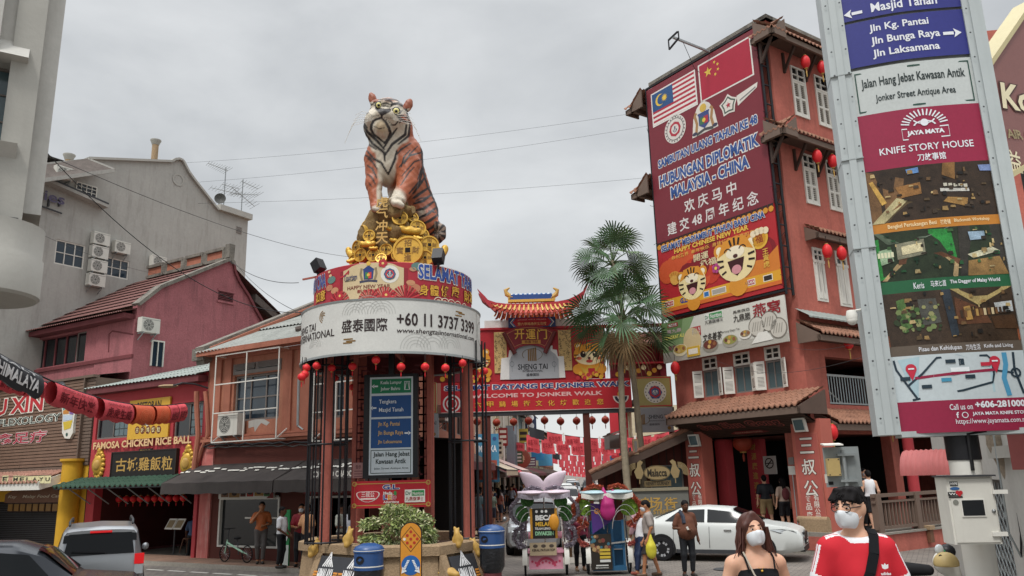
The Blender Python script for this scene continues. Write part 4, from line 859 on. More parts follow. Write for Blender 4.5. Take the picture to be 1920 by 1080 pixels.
def ex1(m,F,r):
 a,b,c,d=r;m.rect(F,a+.1,b-.1,c+(d-c)*.05,c+(d-c)*.45,.004,'#a8584c');m.text(F,'MELAKA',(a+.15,b-.1,c+(d-c)*.62,c+(d-c)*.76),.006,'#e6eef2',.03);m.disc(F,a+.2,d-.25,.1,.006,'#e6eef2');m.disc(F,b-.2,d-.25,.1,.006,'#3a5a8c')
 for i in range(7):m.rect(F,a+.1+i*.14,a+.2+i*.14,c+.2+.1*(i%3),c+.6+.15*(i%2),.008,'#c8786a' if i%2 else '#7a3a34')
blade('street_banner',-1,40,.65,2.15,4.5,1.15,'#4f93b8','blue banner with red city drawing reading MELAKA beyond the cage',ex1)
blade('shop_sign',-1,78,.2,5.0,8.0,1.1,'#27304a','tall dark blue sign with pale round characters down the left terrace',lambda m,F,r:[m.disc(F,.55,r[2]+.5+.8*i,.34,.005,'#d9dadb') for i in range(4)])
blade('shop_sign',-1,84,.3,3.9,5.2,1.3,'#3f8fc4','sky blue rectangular sign hanging in the left terrace')
blade('shop_sign',-1,92,.5,3.4,4.9,1.6,'#5aa0c8','pale blue square sign farther down the left terrace')
blade('shop_sign',-1,66,.2,3.2,4.7,.8,'#c9b43c','yellow sign beside the round red shop sign')
blade('shop_sign',1,66,.2,3.6,8.2,1.5,'#b8303a','tall red ornamental sign at the right edge of the street',lambda m,F,r:[m.disc(F,-.75,5.0,.62,.005,'#d9dadb'),m.ring(F,-.75,5.0,.3,.4,.01,'#2a2a2a')])
m=MB();F=Face((streetL(64)+.9,64),95);m.lathe(F.P(0,3.7,-.1),[(0,0),(.75,0),(.75,.2),(.62,.24),(0,.2)],'#8a4a3c',26,ax=(F.u,Z3,F.n));m.text(F,'泉',(-.35,.35,3.35,4.05),.12,'#c9b090',.03);m.build('round_sign',None,'round carved red brown sign over the left pavement','sign')
m=MB();m.box(FL,58.6,60.8,2.9,6.0,.3,.9,'#7c8790');m.rect(FL,58.8,60.6,3.1,5.4,.905,'#4e5860');m.build('metal_cabinet',None,'tall grey blue metal cabinet fixed to the old left facade','cabinet')
m=MB();
for a in(50.,57.3,69.):m.tube([FL.P(a,.1,.25),FL.P(a,8.5,.25)],.09,'white_paint',8);m.build('downpipe',None,f'white drainpipe on the left terrace at the {"cream" if a < 52 else "mouldy" if a < 60 else "grey blue"} shophouse','pipe','drainpipes of the left terrace');m=MB()
for i,(Y,k) in enumerate(((43,'#b8a890'),(52,'#c9a9a0'))):
 t=thing('shop_awning',['pale folding awning over the pavement left of the street','pinkish sloping awning over the pavement left of the street'][i],'awning',FL.P(Y,2.5,1));m=MB();a,b=Y-3.2,Y+3.2;m.quad(FL.P(a,3.6,.1),FL.P(b,3.6,.1),FL.P(b,2.75,2.2),FL.P(a,2.75,2.2),k);m.quad(FL.P(a,2.75,2.2),FL.P(b,2.75,2.2),FL.P(b,2.45,2.22),FL.P(a,2.45,2.22),k);m.build('canvas',t);m=MB();m.bar(FL.P(a,3.0,.1),FL.P(a,2.75,2.2),.04,.04,'dark_metal');m.bar(FL.P(b,3.,.1),FL.P(b,2.75,2.2),.04,.04,'dark_metal');m.bar(FL.P(a,2.72,2.2),FL.P(b,2.72,2.2),.05,.05,'dark_metal');m.build('frame',t)
 # round entrance monument
MC=np.array([-2.89,18.5]);D1=Drum(MC,2.1);D2=Drum((MC[0]+.03,MC[1]),1.87);MF=Face((MC[0],18.2),90)
def dbox(D,xl,xr,xm,yt,yb,n=0.):ym=(yt+yb)/2;return D.sz(xl,ym,n)[0],D.sz(xr,ym,n)[0],D.sz(xm,yb,n)[1],D.sz(xm,yt,n)[1]
PT=[atY(x,1005,Y)[:2] for x,Y in((560,18.7),(596,17.9),(717,16.45),(824,16.45),(896,17.6),(913,18.8))]+[np.array(v) for v in((-.85,20.3),(-2.2,21.1),(-3.7,21.1),(-5.0,19.9))]
def off(P,d):
 c=np.mean(P,0);return [c+(p-c)*(1+d/np.linalg.norm(p-c)) for p in P]
def monument():
 z1b,z1t=D1.sz(736,661)[1],D1.sz(736,560)[1];z2t=D2.sz(742,492)[1];zr=atY(770,1024,16.45)[2];t=thing('entrance_monument','round street entrance monument with pale drum, red posts and octagonal planter base','monument',(MC[0],MC[1],0))
 m=MB();n=len(PT);rim=off(PT,.0);inn=off(PT,-.42);body=off(PT,-.1);h=.2
 q=lambda P,z:[np.array([a[0],a[1],z]) for a in P]
 def band(A,B,k):
  for i in range(n):m.quad(A[i],A[(i+1)%n],B[(i+1)%n],B[i],k)
 band(q(off(body,.12),-.1),q(body,zr-h),'tan_concrete');band(q(body,zr-h),q(rim,zr-h+.002),'tan_concrete');band(q(rim,zr-h+.002),q(rim,zr-.02),'tan_concrete');band(q(rim,zr-.02),q(off(rim,-.03),zr),'tan_concrete');band(q(off(rim,-.03),zr),q(inn,zr),'tan_concrete');band(q(inn,zr),q(inn,zr-.2),'tan_concrete')
 m.add(q(inn,zr-.2),[tuple(range(n))],'soil');m.build('planter_base',t)
 for i,(a,b) in enumerate(((1,2),(3,4))):
  A,B=np.array([*PT[a],0]),np.array([*PT[b],0]);u=(B-A)/np.linalg.norm(B-A);nn=np.array([u[1],-u[0],0]);nn=nn if nn[1]<0 else -nn;Lg=np.linalg.norm(B-A)
  for s in((.0,.2) if i==0 else(.0,.2),(Lg-.2,Lg)):m=MB();m.prism([A+u*s[0]+Z3*(zr-h),A+u*s[0]+nn*.02+Z3*(zr-h),A+u*s[0]+nn*.42-Z3*.1,A+u*s[0]-nn*.05-Z3*.1],u*(s[1]-s[0]),'tan_concrete');m.build('buttress',t)
 zc=z1b+.55;pos=[atY(610,1000,18.0)[:2],atY(880,1000,18.2)[:2],np.array([-2.2,20.2]),np.array([-3.9,20.0])]
 for i,p in enumerate(pos):r=.13;m=MB();m.tube([(p[0],p[1],zr-.25),(p[0],p[1],zc)],r,'red_wall',14);m.build('post',t)
 for i,(p,a0) in enumerate(((pos[0],165),(pos[1],195))):
  R_=.43;N=13
  for j in range(N):a=rad(a0+20+j*(320/N)-60);x,y=p[0]+R_*math.cos(a),p[1]+R_*math.sin(a);m=MB();m.tube([(x,y,zr-.02),(x,y,zc-.1)],.02,'black_steel',6);m.build('rod',t)
  for z in(zr+.02,zr+2.1,z1b-.06):m=MB();m.tube([(p[0]+R_*math.cos(a),p[1]+R_*math.sin(a),z) for a in np.linspace(0,2*math.pi,33)],.022,'black_steel',5,cap=False);m.build('hoop',t)
 m=MB();c3=(MC[0],MC[1],0);m.lathe(c3,[(2.06,z1b+.02),(2.06,z1b+.5),(.0,z1b+.52)],'maroon_dark',48)
 for i in range(8):a=i*math.pi/4;v=np.array([math.cos(a),math.sin(a),0]);m.bar(np.array(c3)+v*.3+Z3*(z1b+.44),np.array(c3)+v*2.0+Z3*(z1b+.44),.08,.12,'red_wall')
 m.build('soffit',t)
 m=MB();N=72;m.lathe(c3,[(2.1,z1b),(2.1,z1t)],'#c9c9c4',N);m.lathe(c3,[(2.06,z1b),(2.12,z1b-.02),(2.12,z1b+.03)],'galv',N);m.lathe(c3,[(2.11,z1t-.02),(2.12,z1t+.02),(1.86,z1t+.03)],'galv',N)
 D=D1;ink='#2a1c1c'
 m.text(D,'SHENG TAI',dbox(D,470,592,585,608,622),.006,ink,.012);m.text(D,'INTERNATIONAL',dbox(D,462,627,608,619,633),.006,ink,.012)
 for a in range(3):s,z=D.sz(607,594);m.ring(D,s,z,.05+.045*a-.02,.07+.045*a-.02,.006,'gold_dark',14,20+40*a,250)
 m.text(D,'盛泰國際',dbox(D,641,727,684,597,622),.006,ink,.02)
 m.text(D,'+60 11 3737 3399',dbox(D,744,888,800,588,613),.006,ink,.02);m.text(D,'www.shengtaiinternational.com',dbox(D,744,888,800,617,629),.006,ink,.008,.2)
 for x,y in((652,638),(860,587)):
  for dx,dy in((0,-2),(5,1.5),(-1,5)):a=D.sz(x+dx,y+dy);m.rect(D,a[0]-.1,a[0]+.12,a[1]-.014,a[1]+.014,.006,'gold_dark',3)
 for x,y,r in((690,585,.36),(665,590,.3),(715,588,.3),(780,655,.34),(812,652,.38),(845,652,.3),(590,652,.22)):
  for j in range(4):s,z=D.sz(x,y);m.ring(D,s,z,r*(1-.2*j)-.008,r*(1-.2*j),.004,'#a9a9a4',20,0 if j<5 else 10,180)
 s,z=D.sz(899,626);m.ring(D,s,z,.26,.275,.006,'#7a756c',20,60,290);m.rect(D,D.sz(893,600)[0],D.sz(893,600)[0]+.02,z-.5,z+.5,.006,'#a9a9a4');m.build('drum_band',t)
 m=MB();c4=(D2.c[0],D2.c[1],0);m.lathe(c4,[(1.87,z1t-.05),(1.87,z2t),(1.8,z2t+.03),(0,z2t+.04)],'#a52c38',N);D=D2;zc=(z1t+z2t)/2;H=z2t-z1t
 cs=D.sz(697,530)[0];hw=D.sz(757,530)[0]-cs
 for k,e,q in(('#8c2430',.09,.004),('#c9b58f',.0,.008)):
  for j in range(12):x0,x1=cs-hw-e+(2*hw+2*e)*j/12,cs-hw-e+(2*hw+2*e)*(j+1)/12;b0,b1=[min(.14,.22*abs((x-cs)/hw)**4) for x in(x0,x1)];m.add([D.P(x0,z1t+b0*H,q),D.P(x1,z1t+b1*H,q),D.P(x1,z2t-b1*H,q),D.P(x0,z2t-b0*H,q)],[(0,1,2,3)],k)
 m.text(D,'Tourism',dbox(D,645,670,657,515,526),.012,'#28345e',.02);m.line(D,[D.sz(638,521),D.sz(646,518),D.sz(655,508),D.sz(653,515)],.04,.012,'#b8303a');m.text(D,'MELAKA',dbox(D,648,668,658,525,528),.012,'#3a3a3a',.02)
 s,z=D.sz(691,514);k=.008
 m.poly(D,[(s-.1,z-.12),(s+.1,z-.12),(s+.12,z+.1),(s-.12,z+.1)],.012,'#2c3f77');m.poly(D,[(s-.14,z+.1),(s+.14,z+.1),(s,z+.2)],.013,'#2c3f77');m.rect(D,s-.07,s+.0,z-.1,z+.04,.015,'#3c7a48');m.rect(D,s,s+.07,z-.1,z+.04,.015,'#c03a3a');m.disc(D,s,z-.02,.035,.018,'#d8b04c',10);m.disc(D,s,z+.24,.05,.014,'#d8b04c',10)
 for sg in(-1,1):m.line(D,[(s+sg*.14,z-.14),(s+sg*.18,z),(s+sg*.16,z+.14)],.05,.012,'#8a7a5c')
 m.line(D,[(s-.2,z-.17),(s,z-.15),(s+.2,z-.17)],.05,.012,'#3c3f55')
 s,z=D.sz(731,514);m.disc(D,s,z,.2,.012,'#d9d6cc',24);m.disc(D,s,z,.13,.014,'#3c5a7c',8);m.ring(D,s,z,.07,.1,.016,'#c03a3a',6);m.text(D,'⚓',(s-.06,s+.06,z-.07,z+.07),.017,'#d9d6cc',.01)
 m.text(D,'HAPPY NEW YEAR',dbox(D,652,732,692,534,541),.012,'#6e2a22',.015);m.text(D,'新年快乐',dbox(D,670,712,691,542,549),.012,'#8c2a26',.02)
 for x,y,r in((720,556,.3),(760,551,.34),(636,560,.3),(693,558,.26)):
  s,z=D.sz(x,y);z=z1t+.02
  for j in range(14):a,b=rad(8+j*11.8),rad(8+j*11.8+8);m.add([D.P(s,z,.016),D.P(s+r*math.cos(a),z+r*math.sin(a),.016),D.P(s+r*math.cos(b),z+r*math.sin(b),.016)],[(0,1,2)],'#c23a40' if j%2 else '#8c1f2a')
 for x,y in((638,555),(724,553),(718,494)):
  s,z=D.sz(x,y)
  for j in range(5):a=j*1.257;m.disc(D,s+.06*math.cos(a),z+.06*math.sin(a),.045,.018,'#b0303a',10)
  m.disc(D,s,z,.03,.02,'#e0c070',8)
 m.otext(D,'SELAMAT TAHUN',dbox(D,784,902,838,503,530),.012,'#2f4f9a','#e2ddd4',.03,.05)
 for i,ch in enumerate('身體健康'):m.otext(D,ch,dbox(D,786+20*i,803+19*i,795+20*i,534+1.2*i,554+1.4*i),.012,'#d8a53c','#5c1c1c',.03,.04)
 for i,ch in enumerate('財源廣'):m.otext(D,ch,dbox(D,869+9.5*i,878+8.5*i,873+9*i,546+2*i,567+2*i),.012,'#d8a53c','#5c1c1c',.03,.04)
 m.otext(D,'BARU CINA',dbox(D,575,612,603,516,541),.012,'#3c4f9a','#c9c3bb',.02,.04);m.otext(D,'如意',dbox(D,594,611,602,546,566),.012,'#d8a53c','#5c1c1c',.03,.04)
 for x,y,r,c in((784,500,.16,'#5f7f78'),(795,505,.12,'#4c6a66'),(774,505,.08,'#b8886a'),(622,525,.14,'#5f7f78'),(618,540,.12,'#b87a5c'),(628,545,.12,'#c08a66'),(775,540,.17,'#b87a5c'),(770,530,.1,'#c08a66'),(783,545,.1,'#b87a5c'),(618,510,.05,'#d8b48c'),(620,517,.05,'#d8b48c')):s,z=D.sz(x,y);m.disc(D,s,z,r,.01,c,16,r*.6)
 for i in range(6):s,z=D.sz(822+12*i,561+1.8*i);m.ring(D,s,z1t+.02,.12,.14,.013,'#d9c9b0',14,0,180);m.ring(D,s,z1t+.02,.06,.08,.013,'#d9c9b0',14,0,180)
 m.build('banner_band',t)
 F=Face((0,18.75),90);bx=F.box(664,668,809,905);a,b,c,d=bx;d=zc;fr=MB()
 for s in(a,b-.1):fr.box(F,s,s+.1,zr-.2,z1b+.45,-.05,.05,'red_wall')
 fr.build('screen_frame',t);m=MB();u=.098;w=.034;N=int((z1b+.2-c)/(u*4));Mx=int((b-a-.2)/(u*4))+1
 seg=[((0,0),(3,0)),((3,0),(3,3)),((3,3),(1,3)),((1,3),(1,1.5)),((1,1.5),(2,1.5)),((0,0),(0,4)),((0,4),(2,4)),((3,2),(4,2)),((0,2),(1,2))]
 for i in range(Mx):
  for j in range(N):
   for(x0,y0),(x1,y1) in seg:
    if i%2:x0,x1=4-x0,4-x1
    if j%2:y0,y1=4-y0,4-y1
    X0,X1=sorted((a+.1+(i*4+x0)*u,a+.1+(i*4+x1)*u));Y0,Y1=sorted((c+(j*4+y0)*u,c+(j*4+y1)*u));X1=min(X1,b-.1);X0=min(X0,X1)
    m.box(F,X0-w/2,X1+w/2,Y0-w/2,Y1+w/2,-.02+.001*(x0==x1),.02,'maroon_dark')
 m.build('lattice',t);return zr,z1b,z2t,pos
MZR,MZB,MZT,MPOS=monument()
def directory():
 F=Face((0,18.3),91.5);a,b,c,d=F.box(683,703,783,895);t=thing('direction_sign','tall black framed direction board with green and blue panels in the monument','sign',F.P((a+b)/2,c,0));m=MB();m.box(F,a,b,c,d,-.22,0,'black_steel');m.bar(F.P((a+b)/2,d,-.1),F.P((a+b)/2,MZB+.4,-.1),.22,.12,'black_steel');m.build('housing',t)
 m=MB();A,B,Cz,Dz=F.box(694,708,774,889);m.rect(F,A,B,Cz,Dz,.006,'#c6d0d6');W=B-A;hh=Dz-Cz;q=lambda x0,x1,y0,y1:(A+x0*W,A+x1*W,Dz-y1*hh,Dz-y0*hh)
 m.rect(F,*q(.04,.96,.02,.17),.01,'#1f7d56');m.rect(F,*q(.04,.96,.195,.415),.01,'#1f4d86');m.rect(F,*q(.04,.96,.435,.73),.01,'#1f4d86');m.rect(F,*q(.04,.96,.75,.985),.01,'#1c3a34');m.rect(F,*q(.055,.945,.757,.978),.013,'#c6d0d6')
 wt,or_='#dfe6ea','#d9b06a'
 m.text(F,'Kuala Lumpur',q(.25,.74,.04,.085),.015,wt,.01);m.text(F,'Johor Bahru',q(.25,.7,.105,.15),.015,wt,.01);m.text(F,'Tengkera',q(.22,.62,.235,.29),.015,wt,.01);m.text(F,'Masjid Tanah',q(.22,.78,.32,.375),.015,wt,.01)
 m.text(F,'Jln Kg. Pantai',q(.2,.7,.465,.52),.015,or_,.01);m.text(F,'Jln Bunga Raya',q(.2,.78,.555,.61),.015,or_,.01);m.text(F,'Jln Laksamana',q(.2,.75,.65,.695),.015,or_,.01)
 m.text(F,'Jalan Hang Jebat',q(.1,.93,.77,.83),.016,'#1c2a26',.025);m.text(F,'Kawasan Antik',q(.16,.85,.84,.89),.016,'#1c2a26',.025);m.text(F,'Jalan Street Antique Area',q(.12,.9,.925,.95),.016,'#1c2a26',.01)
 def arrow(x,y,sg):r=q(x,x,y,y);s,z=r[0],r[2];m.poly(F,[(s-sg*.06,z-.018),(s+sg*.03,z-.018),(s+sg*.03,z+.018),(s-sg*.06,z+.018)],.016,wt);m.poly(F,[(s+sg*.09,z),(s+sg*.02,z+.05),(s+sg*.045,z),(s+sg*.02,z-.05)],.017,wt)
 arrow(.13,.095,-1);arrow(.1,.32,-1);arrow(.87,.585,1);r=q(.8,.93,.05,.14);m.rect(F,*r,.014,wt);m.rect(F,r[0]+.012,r[1]-.012,r[2]+.012,r[3]-.012,.015,'#1f7d56');c0=(r[0]+r[1])/2
 for sg in(-1,1):m.line(F,[(c0+sg*.05,r[2]+.02),(c0+sg*.02,r[3]-.02)],.014,.017,wt)
 m.build('panel',t)
 F2=Face((0,18.1),93);bx=F2.box(660,903,808,950)
 def ex(m,q):
  a,b,c,d=bx;g=.03;
  for o in(.05,.065):pass
  m.line(F2,[(a+.06,c+.06),(b-.06,c+.06),(b-.06,d-.06),(a+.06,d-.06)],.018,q,'gold_paint',True)
  for x in(a+.06,b-.06):
   for z in(c+.06,d-.06):m.ring(F2,x,z,.03,.055,q+.002,'gold_paint',12)
  s,z=F2.sz(690,929);
  for r,k in((1,'#e6d6d0'),(.9,'#b8303a')):m.poly(F2,[(s+.27*r*math.cos(v),z+.12*r*math.sin(v)+.03*math.cos(v*2)) for v in np.linspace(0,2*math.pi,22)[:-1]],q+.002+(1-r)*.04,k)
  m.text(F2,'三叔公',(s-.15,s+.15,z-.04,z+.08),q+.01,'#e6d6d0',.03);m.rect(F2,s-.17,s+.17,z-.09,z-.06,q+.01,'#e6d6d0')
  m.otext(F2,'G.L.',trow(F2,718,749,913,9),q+.002,'#27408a','#e6e3dc',.03,.06);m.text(F2,'Media',F2.box(719,922,736,927),q+.003,'#e6e3dc',.03)
  for i,(ch,k) in enumerate(zip('LED',('#3a5aa8','#e0912a','#c03a5a'))):m.otext(F2,ch,F2.box(719+8.5*i,928,726+8.5*i,937),q+.002,k,'#e6e3dc',.04,.05)
  m.text(F2,'Advertising',F2.box(719,939,748,944),q+.003,'#e6e3dc',.02);m.disc(F2,*F2.sz(741,925),.035,q+.004,'#3f8a4a',8,.06)
  a2,b2,c2,d2=F2.box(759,918,797,941);m.rect(F2,a2,b2,c2,d2,q+.002,'#e2dfd6');m.rect(F2,a2+.16,b2-.02,c2+.14,d2-.02,q+.005,'#2f8a4a');m.text(F2,'Dr',(a2+.02,a2+.14,c2+.16,d2-.04),q+.006,'#2f6a4a',.02);m.text(F2,'Nutrition',(a2+.18,b2-.04,c2+.16,d2-.05),q+.008,'#e2dfd6',.02);m.text(F2,'九鼎旗博士',(a2+.02,b2-.03,c2+.03,c2+.12),q+.005,'#a03038',.03)
 board('sponsor_sign',F2,bx,0,'red gold bordered sponsor board reading G.L. under the direction board','sign','#b3202c',extra=ex)
 m=MB();A=F2.box(662,888,688,908);F3=Face((0,18.65),90);a,b,c,d=F3.box(663,868,684,896);m.box(F3,a,b,c,d,.06,.1,'#b88a86');m.text(F3,'告示',(a+.07,b-.07,d-.14,d-.05),.104,'#5c2a2a',.02)
 for i in range(3):m.rect(F3,a+.04,b-.04,d-.2-.06*i,d-.18-.06*i,.104,'#8a5c5a')
 m.build('notice',None,'small pink notice fixed to the left edge of the lattice screen','notice')
directory()
def himalaya(a,b,lab,rep):
 A,B=np.array([*PT[a],0]),np.array([*PT[b],0]);u=(B-A)/np.linalg.norm(B-A);nn=np.array([u[1],-u[0],0]);nn=nn if nn[1]<0 else -nn;Lg=np.linalg.norm(B-A);h=MZR-.22;e=np.array(nn*.40-Z3*(h+.1));ln=np.linalg.norm(e);dn=e/ln;no=np.cross(u,dn);no=no if no[1]<0 else -no
 class SP:
  def P(s,x,z,n=0.):return A+Z3*h+u*x-dn*z+no*(n+.02)
 F=SP();s0,s1=.24,Lg-.24;m=MB();m.box(F,s0,s1,-ln+.12,-.04,-.01,.02,'#37383c')
 for k in range(rep):
  w=min(1.0,(s1-s0)/rep*.62);cx=s0+(s1-s0)*(k+.5)/rep-(.1 if rep>1 else 0);z=-.46
  for i in range(3):m.rect(F,cx-w*.78,cx-w*.52,z-.05+i*.055,z-.012+i*.055,.03,'#d08a3c');m.rect(F,cx+w*.52,cx+w*.78,z-.05+i*.055,z-.012+i*.055,.03,'#d08a3c')
  m.text(F,'HIMALAYA',(cx-w*.5,cx+w*.5,z-.12,z+.16),.03,'#dedede',.05);m.text(F,'SALT',(cx-w*.5,cx-w*.12,z-.29,z-.16),.03,'#dedede',.04);m.text(F,'Sports Candy',(cx-w*.08,cx+w*.48,z-.27,z-.18),.03,'#c9c9c9',.01,.3)
  for(x0,z0),(x1,z1) in(((-.32,.2),(-.05,.42)),((-.05,.42),(.0,.5)),((0,.5),(.1,.36)),((.1,.36),(.34,.2)),((-.2,.2),(-.04,.34)),((-.06,.2),(.02,.4)),((.06,.2),(.08,.34)),((.2,.2),(.1,.3))):m.line(F,[(cx+x0*w,z+z0),(cx+x1*w,z+z1)],.035,.03,'#dedede')
 m.build('advert_panel',None,lab,'sign','salt candy panels on the planter')
himalaya(1,2,'sloping black panel lettered HIMALAYA SALT on the planter behind the blue lidded bin',2)
himalaya(3,4,'sloping black panel lettered HIMALAYA on the right face of the planter',1)
def goldfish(px,py,Y,tilt,lab):
 p=atY(px,py,Y);V=sdf([ell((0,0,0),(.075,.075,.15)),ell((0,-.03,-.12),(.06,.06,.07)),cap((0,0,.1),(-.03,.02,.22),.045,.03),cap((0,0,.1),(.05,.02,.2),.035,.02),ell((.07,0,-.02),(.05,.02,.08)),ell((-.07,0,-.02),(.05,.02,.08))],.04,.016)
 m=MB();W=np.eye(4);W[:3,:3]=rotm(0,tilt,0);W[:3,3]=p;skin(m,V,'gold_paint',W);m.build('gold_fish',None,lab,'ornament','gold fish ornaments on the planter')
goldfish(588,1030,17.85,25,'gold fish ornament clinging under the left planter rim');goldfish(653,1010,17.1,12,'gold fish ornament on the rim above the larger salt panel');goldfish(858,1010,17.0,-8,'gold fish ornament on the rim above the right salt panel');goldfish(893,1028,17.5,-25,'gold fish ornament low at the right planter corner');goldfish(844,1075,16.5,-80,'gold fish ornament at the foot of the right salt panel')
def shrub():
 c=atY(752,1003,17.6);t=thing('planter_shrub','variegated pale green shrub spilling over the planter rim','shrub',(c[0],c[1],MZR-.2));m=MB();rr=random.Random(4)
 for i in range(7):a=rr.uniform(0,6.3);m.tube([(c[0]+.05*math.cos(a),c[1],MZR-.2),(c[0]+.3*math.cos(a),c[1]+.2*math.sin(a),MZR+.15),(c[0]+.6*math.cos(a),c[1]+.35*math.sin(a),MZR+.45)],[.03,.02,.01],'brown_wood',6)
 m.build('stem',t);m=MB()
 for i in range(5200):
  while True:
   x,y,z=rr.uniform(-1,1),rr.uniform(-1,1),rr.uniform(-.75,1)
   if .35<x*x+y*y+z*z<1.0+.25*math.sin(5*x+3*z):break
  if math.sin(7*x+2)*math.sin(6*z+1)*math.cos(5*y)>.42:continue
  P=np.array([c[0]+x*.88,c[1]+y*.62,MZR+.28+z*.5-(.12*(x<-.4 and z<0))]);d=np.array([x+rr.uniform(-.8,.8),y+rr.uniform(-.8,.8),z*.5+rr.uniform(-.9,.5)]);d/=np.linalg.norm(d);s_=np.cross(d,(rr.uniform(-1,1),rr.uniform(-1,1),rr.uniform(-1,1)));s_/=np.linalg.norm(s_)+1e-6;l,w=rr.uniform(.04,.085),rr.uniform(.012,.022)
  m.add([P-d*l,P+s_*w,P+d*l,P-s_*w],[(0,1,2,3)],rr.choice(('leaf_var','leaf_var','leaf_cream','leaf_deep')))
 m.build('foliage',t)
shrub()
# tiger on its mound of coins
TY=18.5
def T(x,y,dy=0.):return atY(x,y,TY+dy)
def pix(V):v=V-CAM;w=v@Fw;return np.stack([960+FP*(v@Rt)/w,540-FP*(v@Up)/w],1)
def tiger():
 PR=[ell(T(728,222,-.22),(.5,.48,.52)),ell(T(719,218,-.66),(.26,.24,.17)),ell(T(701,226,-.42),(.22,.3,.24)),ell(T(743,226,-.42),(.24,.3,.26)),ell(T(716,240,-.55),(.22,.26,.24)),ell(T(702,240,-.15),(.27,.32,.34)),ell(T(752,242,-.1),(.28,.34,.4)),ell(T(724,198,-.5),(.2,.26,.16)),ell(T(704,194,-.5),(.12,.12,.08)),ell(T(748,203,-.45),(.14,.14,.09)),ell(T(699,187,-.02),(.11,.07,.21),rotm(0,-14,0)),ell(T(765,198,.05),(.12,.07,.2),rotm(0,22,0)),cap(T(733,250,.08),T(732,315,.12),.55,.5),cap(T(752,295,.4),T(776,395,.9),.5,.58),ell(T(762,292,.2),(.42,.5,.5)),ell(T(706,295,.05),(.27,.34,.4)),ell(T(790,405,.85),(.44,.6,.6)),ell(T(803,420,.55),(.26,.45,.4)),cap(T(702,300,-.05),T(701,345,-.2),.25,.19),cap(T(701,345,-.2),T(706,384,-.32),.19,.15),ell(T(707,389,-.46),(.16,.24,.1)),cap(T(766,308,-.1),T(764,345,-.22),.31,.25),cap(T(764,345,-.22),T(748,371,-.52),.24,.18),ell(T(745,377,-.66),(.19,.26,.11)),ell(T(737,381,-.88),(.05,.08,.06)),ell(T(743,382,-.9),(.05,.08,.06)),ell(T(749,384,-.89),(.05,.08,.06)),ell(T(754,386,-.84),(.05,.07,.06)),ell(T(700,393,-.66),(.04,.07,.05)),ell(T(706,394,-.69),(.04,.07,.05)),ell(T(712,394,-.66),(.04,.07,.05)),cap(T(808,438,.6),T(819,449,.45),.1,.1),cap(T(819,449,.45),T(828,442,.4),.1,.09),cap(T(828,442,.4),T(828,428,.4),.09,.085),cap(T(828,428,.4),T(820,421,.42),.085,.07)]
 V,Fq=sdf(PR,.11,.026)
 n=np.zeros_like(V);fn=np.cross(V[Fq[:,1]]-V[Fq[:,0]],V[Fq[:,2]]-V[Fq[:,0]])
 for i in range(4):np.add.at(n,Fq[:,i],fn)
 n/=np.linalg.norm(n,axis=1)[:,None]+1e-9;V=V+n*(.007*np.sin(V[:,0]*34+np.sin(V[:,2]*9)*2)*np.sin(V[:,2]*24))[:,None]
 X=V[:,0];Z=V[:,2];Y=V[:,1];xz=pix(V)*np.array([1,-1])/80
 P2=lambda x,y:np.array([x,-y])/80.
 a6=lambda x,y:P2(620+x/3,150+y/3);a7=lambda x,y:P2(680+x/7.2,180+y/7.2)
 col=np.tile(np.array(hexc('#9c5230')),(len(V),1));cream=np.array(hexc('#c2b8a6'));dark=np.array(hexc('#221a18'));front=n[:,1]<.25
 nz_=.05*np.sin(X*13+Z*7)+.04*np.sin(Z*17-X*5)
 def blob(c,r,colr,soft=.12,msk=None):
  d=np.sqrt((((xz-c)/np.array(r))**2).sum(1))+nz_;w=np.clip((1-d)/soft,0,1)
  if msk is not None:w=w*msk
  col[:]=col*(1-w[:,None])+colr*w[:,None]
 blob(P2(722,228),(.62,.78),cream,.1,front);blob(P2(724,300),(.27,.75),cream,.2,front);blob(P2(738,380),(.35,.4),cream*.9,.3,n[:,1]<.0);blob(P2(712,365),(.09,.4),cream,.4,front)
 blob(P2(757,222),(.13,.14),np.array(hexc('#a8593a')),.6,front);blob(P2(735,186),(.35,.1),np.array(hexc('#8f5638')),.8,front);blob(P2(716,238),(.2,.2),np.array(hexc('#b5a284')),.5,front);blob(P2(790,395),(.16,.3),cream*.9,.9,n[:,0]<-.1)
 blob(P2(747,380),(.2,.12),cream,.4,front);blob(P2(707,391),(.17,.1),cream*.7,.4,front)
 def stroke(pts,w,f=a7,msk=front,colr=dark):
  P=[f(*p) for p in pts];dm=np.full(len(V),9.)
  for i in range(len(P)-1):
   d=P[i+1]-P[i];q=xz-P[i];L2=d@d+1e-9;tt=np.clip((q@d)/L2,0,1);ww=.75+.5*np.sin(math.pi*(i+tt)/(len(P)-1));dm=np.minimum(dm,np.linalg.norm(q-tt[:,None]*d,axis=1)/ww)
  k=np.clip((w/2-dm)/.012+.5,0,1)*msk;col[:]=col*(1-k[:,None])+colr*k[:,None]
